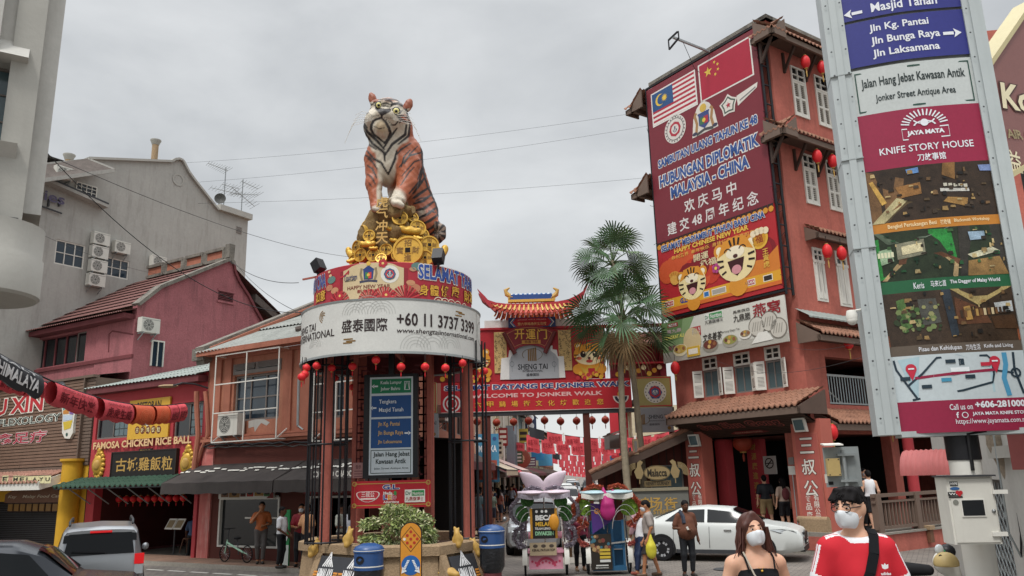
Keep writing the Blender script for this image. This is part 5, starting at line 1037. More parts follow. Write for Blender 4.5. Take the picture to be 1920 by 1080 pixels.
 for p,w in((((265,240),(252,292),(150,332),(118,390),(112,450),(150,520),(220,572),(292,630)),.05),(((252,292),(310,350),(352,430),(376,500),(345,570),(292,640)),.055),(((150,405),(220,442),(295,432)),.02),(((0,385),(60,480),(200,610),(292,720)),.055),(((0,450),(130,640),(290,765),(300,880)),.05),(((0,530),(60,640),(180,720)),.045),(((460,440),(340,600),(292,690)),.05),(((590,390),(575,520),(400,650),(300,800)),.055),(((640,350),(620,540),(480,650)),.045),(((20,300),(10,360),(60,430)),.04),(((245,110),(300,95),(370,110)),.03),(((250,130),(310,135),(365,150)),.025),(((380,140),(400,110),(480,100),(560,140),(600,210)),.055),(((150,90),(180,70),(240,80)),.04),(((160,130),(200,140),(235,110)),.03),(((400,170),(430,210),(500,225),(530,200)),.045),(((190,50),(300,40),(430,45),(520,85)),.03),(((300,60),(380,70),(400,90)),.035),(((60,150),(100,120),(140,110)),.035),(((40,210),(70,180),(110,165)),.035),(((20,270),(50,235),(80,220)),.03),(((440,240),(490,290),(560,340),(620,350)),.045),(((470,270),(540,260),(600,300)),.03),(((380,390),(440,390),(480,340)),.03),(((500,360),(520,330),(490,310)),.035),(((600,230),(630,320)),.06),(((60,740),(150,850),(250,900),(340,1050)),.05),(((0,780),(90,830),(200,990)),.04),(((460,740),(430,870),(345,1060)),.05),(((650,640),(520,720),(460,790)),.035),(((640,730),(560,820),(520,960)),.035),(((740,680),(640,780),(560,920)),.03)):stroke(p,w)
 for x in range(5):stroke(((120+22*x,272-2*x),(122+22*x,273-2*x)),.03);stroke(((300+24*x,290+2*x),(302+24*x,291+2*x)),.03);stroke(((320+24*x,320+16*x),(322+24*x,321+16*x)),.028)
 stroke(((190,165),(240,200),(300,210),(365,190)),.11);stroke(((215,190),(262,235),(320,205)),.09)
 fl=np.ones(len(V));ns=np.ones(len(V))
 for p,w in((((470,300),(505,340),(515,420),(522,520),(545,600),(590,690),(612,780),(600,880)),.04),(((385,490),(445,425),(520,405)),.04),(((400,540),(470,460),(515,445)),.03),(((395,590),(440,520),(470,490)),.03),(((440,640),(500,570),(520,500)),.04),(((205,480),(235,500),(258,550)),.04),(((207,530),(230,545),(250,585)),.035),(((215,580),(232,600)),.03),(((205,440),(245,470)),.03),(((535,540),(500,590),(462,640)),.05),(((560,600),(500,640),(465,665)),.055),(((572,640),(520,680),(470,695)),.055),(((585,680),(530,720),(480,735)),.055),(((598,715),(545,755),(495,775)),.055),(((606,755),(560,790),(520,810)),.055),(((610,795),(570,830),(545,845)),.05),(((606,835),(575,860),(556,870)),.05),(((525,470),(505,520),(490,560)),.035),(((540,660),(500,668),(480,680)),.03),(((590,745),(550,735)),.03)):stroke(p,w,a6,(n[:,1]<.6)*1.)
 tl=(xz[:,0]>P2(814,430)[0])&(xz[:,1]<P2(800,415)[1]);band=(np.sin(np.arctan2(xz[:,1]-P2(820,436)[1],xz[:,0]-P2(820,436)[0])*9)>.1)&tl;col[tl]=np.array(hexc('#7d6a5c'));col[band]=dark
 back=(n[:,1]>=.25)&(np.sin(Z*11+3*np.sin(X*3)+2*np.sin(Y*4))>.45)&(Z<T(0,250)[2]);col[back]=dark
 ear=np.zeros(len(V),bool)
 for e in((699,187),(766,196)):q=np.abs(xz-P2(*e));ear|=(q[:,0]<.13)&(q[:,1]<.24)&(xz[:,1]>P2(728,203 if e[0]>720 else 191)[1])
 col[ear]=np.array(hexc('#8a4a30'))
 col[:]=col*(1+.10*np.sin(X*41+Z*29)*np.sin(Z*53+Y*31))[:,None]
 m=bpy.data.materials.new('tiger_paint');m.use_nodes=True;MATS['tiger_paint']=m;b=m.node_tree.nodes['Principled BSDF'];at_=m.node_tree.nodes.new('ShaderNodeVertexColor');at_.layer_name='paint';m.node_tree.links.new(at_.outputs[0],b.inputs['Base Color']);b.inputs['Roughness'].default_value=.5
 t=thing('tiger_statue','huge painted tiger statue sitting upright on a mound of gold coins','statue',T(745,395,.2));mb=MB();skin(mb,(V,Fq),'tiger_paint');o=mb.build('body',t,smooth=True,sharp=180)
 ca=o.data.color_attributes.new('paint','FLOAT_COLOR','POINT');ca.data.foreach_set('color',np.concatenate([col,np.ones((len(V),1))],1).ravel())
 for x,y,r in((706.3,194.5,.075),(744.5,204,.085)):
  dd=np.linalg.norm(xz-P2(x,y),axis=1);i=np.argmin(np.linalg.norm(V-CAM,axis=1)+(dd>.06)*99);vd=(CAM-V[i])/np.linalg.norm(CAM-V[i]);c=V[i]-vd*r*.35;e=MB();e.ball(c,r*1.25,'black_steel',16,10);e.ball(c+vd*r*.45,r,'#d8cf8a',16,10);e.ball(c+vd*r*1.2,r*.45,'black_steel',12,8);e.build('eye',t)
 e=MB();rr=random.Random(2)
 for sg in(-1,1):
  for i in range(6):a=T(719+sg*14,217+i*1.2,-.72);e.tube([a,a+np.array([sg*(.32+.05*i),-.1,.08-.06*i]),a+np.array([sg*(.5+.05*i),-.02,.02-.13*i])],.005,'white_paint',4)
 e.build('whiskers',t)
tiger()
def mound():
 t=thing('coin_mound','heap of gold coins and ingots on brown rock under the tiger','sculpture',T(742,492,0));rr=random.Random(11)
 base=T(742,490);PR=[]
 for x,y,dy,r in((742,470,.2,.8),(720,455,0,.5),(768,458,.1,.5),(715,420,-.15,.42),(735,400,-.1,.42),(755,415,.0,.42),(700,440,-.1,.4),(690,470,.1,.4),(800,484,.1,.3),(704,405,-.25,.2),(733,383,-.3,.22),(748,386,-.45,.2),(745,440,-.35,.35),(722,400,-.4,.22),(740,399,-.55,.26),(761,397,-.4,.22),(709,404,-.4,.2)):PR.append(ell(T(x,y,dy),(r,r*.95,r*rr.uniform(.7,.95)),rotm(rr.uniform(-30,30),rr.uniform(-30,30),0)))
 V,Fq=sdf(PR,.06,.05,cuts=[((0,0,base[2]-.1),(0,0,-1))]);V=V+(.05*np.sin(V[:,0:1]*9+V[:,2:3]*7)*np.sin(V[:,2:3]*11+V[:,1:2]*6)+.035*np.sin(V[:,1:2]*21+V[:,0:1]*17))*np.array([[1,-1,.6]]);m=MB();skin(m,(V,Fq),'rock',smooth=False);m.build('rock',t)
 class Tilt:
  def __init__(s,c,yaw,pit):Rm=rotm(pit,0,yaw);s.c=c;s.u=Rm@np.array([1.,0,0]);s.v=Rm@np.array([0,0,1.]);s.n=Rm@np.array([0,-1.,0])
  def P(s,a,z,n=0.):return s.c+s.u*a+s.v*z+s.n*n
 def coin(x,y,dy,r,yaw=0,pit=0,ch='招財進寶'):
  F=Tilt(T(x,y,dy),yaw,pit);m=MB();N=28;h=r*.17;ho=[(h,-h),(h,h),(-h,h),(-h,-h)]
  for n0,n1 in((-.05,.05),):
   for i in range(N):
    a,b=2*math.pi*i/N,2*math.pi*(i+1)/N;pa,pb=(r*math.cos(a),r*math.sin(a)),(r*math.cos(b),r*math.sin(b));m.quad(F.P(*pa,n0),F.P(*pb,n0),F.P(*pb,n1),F.P(*pa,n1),'gold')
    for k,(q0,q1,nn) in enumerate(((1,.86,n1),(.86,.84,n1-.025))):m.quad(F.P(pa[0]*q0,pa[1]*q0,n1 if k==0 else n1),F.P(pb[0]*q0,pb[1]*q0,n1),F.P(pb[0]*q1,pb[1]*q1,nn),F.P(pa[0]*q1,pa[1]*q1,nn),'gold')
  m.ring(F,0,0,h*1.3,r*.845,.026,'gold',N);hq=h*1.32
  m.poly(F,[(-hq,-hq),(hq,-hq),(hq,hq),(-hq,hq)],.04,'gold',.02);m.rect(F,-h,h,-h,h,.045,'room_dark')
  g=r*.24;d=r*.52
  for i,c_ in enumerate(ch[:4]):X,Z=((0,d),(d,0),(0,-d),(-d,0))[i];m.text(F,c_,(X-g,X+g,Z-g,Z+g),.034,'gold_dark',.03)
  m.build('coin',t)
 for a in((765,470,-.85,.36,-4,-5),(750,410,-.62,.19,6,-12),(783,428,-.42,.2,22,-10),(693,443,-.62,.15,-10,-8),(805,460,-.5,.23,14,-6),(724,469,-.72,.15,4,-6),(701,479,-.72,.17,-12,-6),(677,479,-.6,.17,-22,-4),(670,464,-.35,.17,-45,0),(797,484,-.72,.19,8,-6),(715,486,-.85,.13,0,-20),(683,437,-.3,.2,-60,10),(811,482,-.4,.17,30,-5)):coin(*a)
 def ingot(x,y,dy,w,yaw,roll=0):
  V=sdf([ell((0,0,0),(w,w*.42,w*.34)),ell((w*.78,0,w*.22),(w*.34,w*.3,w*.28)),ell((-w*.78,0,w*.22),(w*.34,w*.3,w*.28)),ell((0,0,w*.28),(w*.38,w*.3,w*.28))],w*.25,w*.09);m=MB();W=np.eye(4);W[:3,:3]=rotm(0,roll,yaw);W[:3,3]=T(x,y,dy);skin(m,V,'gold',W);m.build('ingot',t)
 ingot(768,434,-.62,.25,10,8);ingot(689,459,-.72,.19,-15,5);ingot(828,478,-.2,.26,40,-50);ingot(658,479,-.15,.22,-30,50);ingot(742,452,-.6,.14,20,0);ingot(783,447,-.65,.12,-15,20);ingot(660,489,-.5,.12,10,-20);ingot(812,474,-.35,.2,20,-25);ingot(793,486,-.5,.16,-10,10);ingot(733,431,-.62,.13,30,10);ingot(700,466,-.78,.1,0,0)
 for a in((790,441,-.3,.19,25,-15),(820,487,-.3,.15,40,-5),(772,408,-.35,.16,30,-20),(688,423,-.3,.14,-30,-15),(743,480,-.8,.12,10,-5),(664,488,-.4,.14,-25,-5),(757,452,-.62,.13,-8,-10)):coin(*a)
 m=MB();F=Tilt(T(717,410,-.72),-6,-8)
 for i,(ch,y) in enumerate(zip('虎气冲天',(379,399,423,446))):p=T(716-(i==2)*1,y,-.74-.03*i);F.c=p;g=.145;m.text(F,ch,(-g,g,-g,g),.0,'gold_paint',.05);m.text(F,ch,(-g,g,-g,g),-.03,'gold_dark',.05)
 m.build('calligraphy',t)
mound()
for x,y,Y,yaw,lab in((597,499,18.4,-60,'black flood light on the left edge of the red drum band'),(822,481,17.0,10,'black flood light on the red drum rim beside the gold coins')):
 c=atY(x,y,Y);t=thing('flood_light',lab,'lamp',c,'flood lights on the drum');F=Face(c,90+yaw);m=MB();cc=F.P(0,c[2],0);m.obox(cc,(F.u*.12,F.n*.1+Z3*.06,Z3*.13-F.n*.07),'black_steel');m.build('housing',t);m=MB();m.bar(cc-Z3*.28,cc-Z3*.05,.05,.05,'black_steel');m.bar(cc-Z3*.26,cc-Z3*.26+F.n*-.5,.04,.04,'red_wall');m.build('bracket',t)
LN=[(574,690,-1.75,1.0),(571,702,-1.8,1.),(566,707,-1.85,1.),(594,686,-1.5,0),(622,690,-.9,0),(661,687,-1.4,0),(705,675,-1.9,0),(752,688,-1.95,0),(797,688,-1.9,0),(835,690,-1.7,0),(867,681,-1.2,0),(628,709,1.3,0),(661,726,1.1,0),(891,698,.1,0),(908,696,-.4,0),(904,713,.0,0),(868,720,1.5,0)]
for i,(x,y,dy,q) in enumerate(LN):lantern(atY(x,y,18.5+dy),f'red ball lantern under the drum, {ordw(i)} from its left end',.092,'red ball lanterns under the drum',tassel=.12,cord=max(.08,MZB-.0-atY(x,y,18.5+dy)[2]-.1))
# gate across the street
def kid_tiger(mb,F,s,z,h,n):
 """cheerful painted tiger holding a gold ingot: a generic festival cut-out"""
 w=h*.5;o,cr,bk='#d8922e','#e6d3a8','#2a1c16'
 mb.disc(F,s,z+h*.25,w*.75,n,o,20,h*.28)
 for sg in(-1,1):mb.disc(F,s+sg*w*.62,z+h*.88,w*.24,n+.004,o,12);mb.disc(F,s+sg*w*.62,z+h*.88,w*.13,n+.006,cr,12);mb.disc(F,s+sg*w*.7,z+h*.2,w*.3,n+.004,o,12)
 mb.disc(F,s,z+h*.62,w*.92,n+.008,o,24,h*.34);mb.disc(F,s,z+h*.52,w*.78,n+.012,cr,20,h*.2)
 for sg in(-1,1):
  mb.disc(F,s+sg*w*.36,z+h*.64,w*.16,n+.016,bk,12,w*.2);mb.disc(F,s+sg*w*.32,z+h*.68,w*.05,n+.02,cr,8);mb.disc(F,s+sg*w*.6,z+h*.52,w*.16,n+.016,'#d86a4a',10,w*.1)
  for j in range(2):mb.line(F,[(s+sg*w*.9,z+h*(.62-.1*j)),(s+sg*w*.62,z+h*(.62-.08*j))],h*.025,n+.016,bk)
 for j in(-1,0,1):mb.line(F,[(s+j*w*.16,z+h*.93-abs(j)*h*.03),(s+j*w*.12,z+h*.8)],h*.03,n+.016,bk)
 mb.disc(F,s,z+h*.52,w*.09,n+.018,'#5c2a24',8);mb.disc(F,s,z+h*.43,w*.2,n+.016,'#b03a34',12,h*.05)
 mb.poly(F,[(s-w*.6,z+h*.3),(s-w*.35,z+h*.08),(s+w*.35,z+h*.08),(s+w*.6,z+h*.3),(s+w*.25,z+h*.2),(s,z+h*.32),(s-w*.25,z+h*.2)],n+.02,'#c9a03a');mb.rect(F,s-w*.1,s+w*.3,z+h*.0,z+h*.22,n+.024,'#b3242c')
def gate():
 B=lambda *a:G.box(*a);t=thing('street_gate','red and gold street gate with upturned tiled roof and welcome banner','gate',(.8,30,0));zb=G.sz(1010,769)[1];zt=G.sz(1010,713)[1];W=3.62
 m=MB()
 posts=[G.sz(1103,850)[0],G.sz(1171,850)[0]];posts=posts+[-p for p in posts]
 for s in posts:m=MB();m.box(G,s-.12,s+.12,-.05,zb-.02,-.3,-.06,'brown_wall');m.build('post',t)
 m=MB();m.box(G,-5.2,5.2,zb-.16,zb-.02,-.35,-.02,'dark_metal');m.box(G,-W,W,zb,zt,-.3,0,'#b8242e');m.box(G,-W,W,zb-.018,zb+.0,-.02,.02,'white_paint');n=.006
 m.otext(G,'SELAMAT DATANG KE JONKER WALK',trow(G,834,1181,725,12),n,'#2c3f7c','#e4dfdc',.03,.06);m.text(G,'WELCOME TO JONKER WALK',trow(G,883,1130,741,10),n,'#e0b4b0',.03)
 for i,ch in enumerate('馬六甲鷄場街文化坊歡迎您'):x=867+22.9*i;m.otext(G,ch,trow(G,x,x+12.5,759.5-.6*i,11),n,'#e0a63c','#8c1c22',.03,.04)
 for sx,sz_ in((1164,742),):s,z=G.sz(sx,sz_);m.ring(G,s,z,.0,.3,n,'#e0d4cc',20,180,360);m.ring(G,s,z-.02,.14,.24,n+.004,'#2c2c3c',16,180,360);m.disc(G,s,z+.06,.13,n+.006,'#d8a03c',10);m.disc(G,s,z+.18,.08,n+.008,'#c03a34',10)
 s,z=G.sz(847,757);m.ring(G,s,z,.28,.34,n,'#e4dfdc',24);m.ring(G,s,z,.16,.2,n,'#e4dfdc',20);m.build('welcome_banner',t)
 for sg in(1,-1):
  a,b,c,d=B(1190,707,1262,763);a,b=sorted((a*sg,b*sg));m=MB();m.box(G,a,b,c+.02,d,-.2,0,'#a3985e');m.line(G,[(a+.04,c+.06),(b-.04,c+.06),(b-.04,d-.04),(a+.04,d-.04)],.05,.005,'#b8303a',True);s,z=(a+b)/2+.05,(c+d)/2
  m.disc(G,s,z,.42,.008,'#d6d2c6',26);m.disc(G,s,z-.02,.27,.012,'#33548a',6);m.ring(G,s,z,.16,.24,.016,'#b03038',6,30,390);m.disc(G,s,z-.02,.1,.02,'#d6d2c6',12);m.text(G,'⚓',(s-.08,s+.08,z-.12,z+.1),.024,'#33548a',.02)
  for k in range(18):q=k*math.pi/9;m.disc(G,s+.36*math.cos(q),z+.36*math.sin(q),.025,.012,'#55544e',6)
  m.build('side_panel',t);a,b,c,d=B(1190,765,1264,809);a,b=sorted((a*sg,b*sg));m=MB();m.box(G,a,b,c,d,-.2,0,'#8d8e90');w=b-a
  for j in range(4):m.rect(G,a+w*.12+.05*j,a+w*.12+.035+.05*j,c+.3,c+.62+.02*j,.008,'gold_dark')
  m.ring(G,a+w*.18,(c+d)/2,.26,.285,.006,'#6b5c40',20,150,400,.6);m.text(G,'SHENG TAI',(a+w*.36,b-w*.06,c+(d-c)*.54,c+(d-c)*.7),.006,'#2c2c30',.015);m.text(G,'INTERNATIONAL',(a+w*.36,b-w*.22,c+(d-c)*.43,c+(d-c)*.48),.006,'#3c3c40',.01);m.text(G,'盛泰国际',(a+w*.36,b-w*.36,c+(d-c)*.27,c+(d-c)*.36),.006,'#3c3c40',.01);m.disc(G,b-w*.12,c+.14,.07,.006,'gold_dark',8);m.build('lower_side_panel',t)
  m=MB();m.box(G,sg*5.1-.08,sg*5.1+.08,-.05,zt,-.4,-.22,'maroon_dark');m.build('post',t)
 zt2=G.sz(1000,617)[1];a=-W+.25;m=MB();hl=[(948,693),(950,676),(955,660),(963,650),(963,640),(1035,640),(1036,650),(1044,660),(1049,676),(1053,690)]
 m.box(G,G.sz(903,650)[0],G.sz(1096,650)[0],zt+.01,zt2,-.25,-.04,'#a8222c');m.box(G,-4.6,5.6,zt2+.003,zt2+.09,-.3,.02,'#a8222c');m.box(G,G.sz(908,605)[0],G.sz(1090,600)[0],zt2+.1,zt2+.4,-.22,-.1,'#d8d6d2');m.build('frontispiece',t)
 m=MB();m.poly(G,[G.sz(x,y-.0) for x,y in((938,712),(940,672),(953,670),(955,657),(962,655),(962,648),(1036,648),(1036,655),(1044,656),(1046,668),(1057,668),(1060,708))],.01,'#dedcd8',-.03)
 m.poly(G,[G.sz(x,y) for x,y in((955,712),(955,676),(960,666),(968,660),(968,645),(1032,645),(1032,658),(1041,664),(1047,674),(1048,709))],.04,'#a3a6aa',.01);n=.046
 for j in range(5):s0,z0=G.sz(990+3.4*j,677);m.rect(G,s0,s0+.05,z0,z0+.44+.02*j,n,'gold_dark')
 s,z=G.sz(998,665);m.ring(G,s,z,.37,.395,n,'#6b5c40',26,-60,215,.6);m.text(G,'SHENG TAI',B(971,683,1027,692,.04),n,'#222226',.02);m.text(G,'INTERNATIONAL',B(980,694,1018,697,.04),n,'#333338',.02);m.text(G,'盛泰国际',B(987,700,1011,705,.04),n,'#333338',.015)
 for x in(960,1039):s,z=G.sz(x,683);m.ring(G,s,z,.07,.085,n,'#6f7276',10,0,360,1.3);m.line(G,[(s,z-.3),(s,z+.3)],.012,n,'#6f7276')
 m.build('centre_panel',t)
 for bx in((926,623,951,699),(1046,619,1073,694)):
  a,b,c,d=B(*bx);c=max(c,zt+.05);m=MB();m.box(G,a,b,c,d,-.03,.0,'#c8a970');rr=random.Random(6)
  for k in range(70):s,z=rr.uniform(a+.05,b-.05),rr.uniform(c+.05,d-.05);m.ring(G,s,z,.03,.045,.004,'#5c4a34',8,rr.uniform(0,200),rr.uniform(200,360))
  m.build('fretwork',t)
 m=MB();c0=G.sz(995,700);r1=G.sz(995,611)[1]-c0[1];r0=G.sz(995,648)[1]-c0[1];f=lambda r,a,asp=1.:(c0[0]+r*math.sin(rad(a)),c0[1]+r*math.cos(rad(a)))
 A=33;fan=lambda r0,r1,A:[f(r1,a) for a in np.linspace(-A,A,17)]+[f(r0,a) for a in np.linspace(A,-A,17)]
 m.poly(G,fan(r0,r1,A),.14,'#8c2830',.06);m.poly(G,fan(r0+.09,r1-.08,A-3),.15,'#c08a5c',.14);m.poly(G,fan(r0+.11,r1-.1,A-3.5),.16,'#7c2029',.15)
 for ch,x in zip('开運门',(974,995,1016)):s,z=G.sz(x,628);m.otext(G,ch,(s-.19,s+.19,z-.2,z+.2),.165,'#e0b04a','#5c2a1c',.03,.04)
 s,z=G.sz(996,642);m.rect(G,s-.36,s+.36,z-.08,z+.06,.17,'#c08a3c');m.text(G,'恭喜發財',(s-.26,s+.26,z-.06,z+.05),.176,'#6b2018',.02)
 for sg in(-1,1):a,b=G.P(*f(r0-.12,sg*(A+4)),.1),G.P(*f(r1+.02,sg*(A-1)),.1);m.tube([a,b],.085,'#6b3030',10)
 m.build('fan_plaque',t)
 m=MB();a,b,c,d=B(953,597,1042,613);m.poly(G,[(a,c),(b,c),(b,d),(a,d)],.1,'#27406e',-.05)
 for k,q in(('#d8d2c2',.06),('#3f6aa0',.1),('#a8222c',.16)):m.poly(G,[(a+q,(c+d)/2),(a+q+.14,c+.03),(b-q-.14,c+.03),(b-q,(c+d)/2),(b-q-.14,d-.03),(a+q+.14,d-.03)],.102+q*.05,k)
 m.text(G,'第六甲鸡场街文化坊',(a+.36,b-.36,c+.07,c+.19),.115,'#e0c080',.02);m.text(G,'JONKER WALK MELAKA',(a+.36,b-.36,d-.13,d-.07),.115,'#d8a0a0',.02);m.build('beam_plaque',t)
 zr,ze=G.sz(1000,572)[1],G.sz(1000,596)[1];xa,xb=G.sz(922,590)[0],G.sz(1082,588)[0];m=MB();N=17;per=8;wd=(xb-xa)/N;RW=1.15
 for side in(1,-1):
  for i in range(N):
   x0,x1=xa+wd*i,xa+wd*(i+1);k0=.32;g=lambda x:.28*abs((x-(xa+xb)/2)/((xb-xa)/2))**3.2
   tx=lambda x:(xa+xb)/2+(x-(xa+xb)/2)*.86
   for(u0,u1,k,lift) in((0,.42,'#cfae62',.05),(.42,1,'#b5564c',0)):
    p,q=x0+wd*u0,x0+wd*u1;rows=5;vs=[];fs=[]
    for r in range(rows+1):
     f_=r/rows;z=zr+(ze-zr)*(f_+.18*math.sin(f_*math.pi))+lift+g(p)*f_;n=.05+(RW-.05)*f_
     for e in range(5):ang=math.pi*e/4;vs.append(G.P(tx(p)*(1-f_)+p*f_+((tx(q)-tx(p))*(1-f_)+(q-p)*f_)*e/4,z+(.05*math.sin(ang) if lift else -.02*math.sin(ang)),n*side if side>0 else -n-.1))
     if r:
      for e in range(4):v=(r-1)*5+e;fs.append((v,v+1,v+6,v+5))
    m.add(vs,fs,k,True)
   if side>0:s=x0+wd*.71;m.disc(G,s,ze+g(s)-.07,wd*.3,RW+.0,'#b5564c',10,n0=RW-.06);m.disc(G,x0+wd*.21,ze+g(x0)-.0,.06,RW+.02,'#b0402e',8,n0=RW-.05)
 m.build('roof',t)
 m=MB();top=[(897,551),(905,558),(915,564),(930,569),(950,571.5),(1000,571),(1045,567),(1065,563),(1082,555),(1099,543)];bot=[(1094,556),(1085,565),(1072,571),(1050,576),(1000,579),(950,580),(928,578),(915,574),(904,565)]
 m.poly(G,[G.sz(*p) for p in top+bot],.2,'#a8323c',-.3);e0=[(897,551),(904,565),(915,580),(930,594),(936,590),(922,578),(912,566)];m.poly(G,[G.sz(*p) for p in e0],.9,'#a8323c',.7);e1=[(1099,543),(1094,556),(1086,572),(1072,588),(1067,584),(1078,572),(1086,560)];m.poly(G,[G.sz(*p) for p in e1],.9,'#a8323c',.7);m.build('roof_ridge',t)
 m=MB();a,b,c,d=B(957,554,1035,561);m.box(G,a,b,c,d,-.08,.1,'#2c4a86');m.box(G,a-.1,b+.1,c-.1,c,-.1,.14,'#c9a14a')
 for k in range(18):s=a+(b-a)*(k+.5)/18;m.ball(G.P(s,d,.0),(.05,.08,.07),'#3f6aa0' if k%2 else '#c9cfd6',8,5)
 for sx,sg in((953,-1),(1041,1)):
  s,z=G.sz(sx,561);m.tube([G.P(s,z,0),G.P(s-sg*.16,z+.05,0),G.P(s+sg*.05,z+.2,0),G.P(s+sg*.1,z+.36,0),G.P(s-sg*.06,z+.46,0)],[.1,.11,.1,.08,.03],'gold_paint',8)
 m.build('ridge_ornament',t)
 for bx,lab in(((1082,642,1128,706),0),((872,655,916,712),0)):
  a,b,c,d=B(*bx);c=zt+.02;m=MB();m.rect(G,a-.1,b+.15,zt+.01,zt2-.02,-.03,'#a8222c');kid_tiger(m,G,(a+b)/2,c+.1,d-c-.1,.0);rr=random.Random(3)
  for k in range(16):s=rr.uniform(a-.1,b+.1);m.disc(G,s,c+rr.uniform(.02,.2),.08,.03+.001*k,rr.choice(('#d8a83a','#b8303a','#c98a2e')),8)
  m.build('tiger_panel',t)
 for sg in(1,-1):
  m=MB();c0=sg*3.95;z0=zt+.02;z1=G.sz(1180,648)[1]
  for s in(c0-.95,c0+.95):m.box(G,s-.12,s+.12,z0,z1,-.25,-.02,'#7c2430')
  m.box(G,c0-.83,c0+.83,z0,z1,-.24,-.2,'#8c2a30');m.box(G,c0-1.1,c0+1.1,z0+.5,z0+.56,-.2,.1,'#b8303a')
  for k in range(9):s=c0-.8+.2*k;m.disc(G,s,z0+.12+.12*(k%3),.1,.0+.003*k,('#d8a83a','#c98a2e','#e6d3a8')[k%3],8)
  tiles(m,G,c0-1.25,c0+1.25,z1+.55,-.2,z1,.45,'tile_pale',courses=3,pitch=.18,amp=.04);tiles(m,G,c0-1.25,c0+1.25,z1+.55,-.2,z1,-.85,'tile_pale',courses=3,pitch=.18,amp=.04);m.build('wing_pavilion',t)
gate()
LX=[(832,790),(895,791),(931,792),(963,791),(991,789),(1021,788),(1051,790),(1081,789),(1110,788),(1135,787),(1168,788)]
for i,(x,y) in enumerate(LX):p=atY(x,y,33);lantern(p,f'dusky ball lantern behind the gate, {ordw(i)} from the left in its row',.165,'lantern row behind the street gate','lantern_dark',tassel=.2,cord=.55)
m=MB();m.tube([atY(x,766,33) for x in(800,900,1000,1100,1200)],.012,'cable',4);m.build('lantern_wire',None,'thin wire carrying the lantern row behind the gate','wire')
def garland(Y,px0,y0,px1,y1,sag,n,h,lab,seed,txt=True,black=()):
 a,b=atY(px0,y0,Y),atY(px1,y1,Y+.02);rr=random.Random(seed);m=MB();F=Face((a[0],Y),90);N=n*3;L_=b[0]-a[0]
 zz=lambda f:a[2]+(b[2]-a[2])*f-sag*4*f*(1-f);m.tube([(a[0]+L_*i/N,Y,zz(i/N)) for i in range(N+1)],.012,'cable',4)
 for i in range(n):
  f0,f1=(i+.06)/n,(i+.9)/n;k='#33353a' if i in black else 'banner_fabric';s0,s1=L_*f0,L_*f1;hh=h*rr.uniform(.9,1.05);vs=[];fs=[];q=6
  for j in range(q+1):f=f0+(f1-f0)*j/q;d=.07*math.sin(j*1.1+i*2);vs+=[F.P(L_*f,zz(f),d*.2),F.P(L_*f+rr.uniform(-.02,.02),zz(f)-hh+rr.uniform(-.03,.03),d)];
  for j in range(q):fs.append((2*j,2*j+2,2*j+3,2*j+1))
  m.add(vs,fs,k,True)
  if txt and k!='#33353a':fm=(f0+f1)/2;m.text(F,rr.choice(('新年快樂','虎虎生威','恭喜發財')),(s0+.1*(s1-s0),s1-.1*(s1-s0),zz(fm)-hh*.75,zz(fm)-hh*.3),.1,'#8a1c26',.02)
  if i%2:fm=f1+.03/n;m.rect(F,L_*fm,L_*(fm+.1/n),zz(fm)-hh*.9,zz(fm)+.1,.02,'#e2dfda')
 return m.build('flag_garland',None,lab,'garland','red new year flag garlands over the street')
garland(48,990,800,1290,800,.7,9,.62,'nearest string of red new year flags with one black flag',1,black=(0,));garland(52,985,814,1290,800,.8,11,.75,'broad string of red flags just under the nearest garland',2);garland(60,900,816,1300,818,.9,14,.6,'wide sagging red garland reaching the mouldy shophouse',3,black=(9,));garland(66,930,826,1290,824,.5,13,.55,'dense red garland behind the wide sagging one',4,False)
garland(95,1020,845,1160,849,.5,9,.7,'small string of red flags with a black first flag far down the street',5,False,black=(1,));garland(108,1035,857,1150,860,.5,10,.75,'far string of red flags above the dense red patch',6,False);garland(122,1048,866,1142,868,.4,10,.8,'upper far garland in the dense red patch at the street end',7,False);garland(138,1052,874,1136,876,.4,10,.9,'middle far garland in the dense red patch at the street end',8,False);garland(155,1057,880,1130,882,.4,9,1.0,'lowest far garland in the dense red patch at the street end',9,False)
def wrapped(p0,p1,segs,sag,lab,R_=.26):
 p0,p1=np.array(p0),np.array(p1);t=thing('flag_string',lab,'garland',(p0+p1)/2-Z3*.5,'wrapped flag strings at the left');pos=lambda f:p0+(p1-p0)*f-Z3*sag*4*f*(1-f);m=MB();m.tube([pos(i/20) for i in range(21)],.02,'cable',5);m.build('cable',t);u=(p1-p0)/np.linalg.norm(p1-p0)
 for f0,f1,k,txt,sub in segs:
  m=MB();vs=[];fs=[];N=8;Q=12;nn=np.cross(u,Z3);nn/=np.linalg.norm(nn);nn=nn if nn[1]<0 else -nn
  for j in range(N+1):
   c=pos(f0+(f1-f0)*j/N);r=R_*(1+.06*math.sin(j*1.7))
   for i in range(Q):a=2*math.pi*i/Q;vs.append(c+nn*r*.62*math.cos(a)+Z3*(r*math.sin(a)-r))
   if j:
    for i in range(Q):v=(j-1)*Q+i;w=(j-1)*Q+(i+1)%Q;fs.append((v,w,w+Q,v+Q))
  m.add(vs,fs,k,True)
  class W:
   def P(s,x,z,n=0.):f=f0+(f1-f0)*x;c=pos(f);r=R_+.02;a=z;return c+nn*(r*.66)*math.cos(a)+Z3*(r*math.sin(a)-R_)
  if txt:m.text(W(),txt,(.08,.92,-.75,.25),0,'#6b1620' if k=='banner_fabric' else '#dedede',.03);m.text(W(),sub,(.12,.88,.45,.7),0,'#8a2a30' if k=='banner_fabric' else '#c9c9c9',.02)
  elif k!='#37383c':
   for q in range(4):m.ring(W(),.5,-.2,.06+.08*q,.075+.08*q,0,'#e08a5c',18,0,360,2.2)
  m.build('flag',t)
BF='banner_fabric'
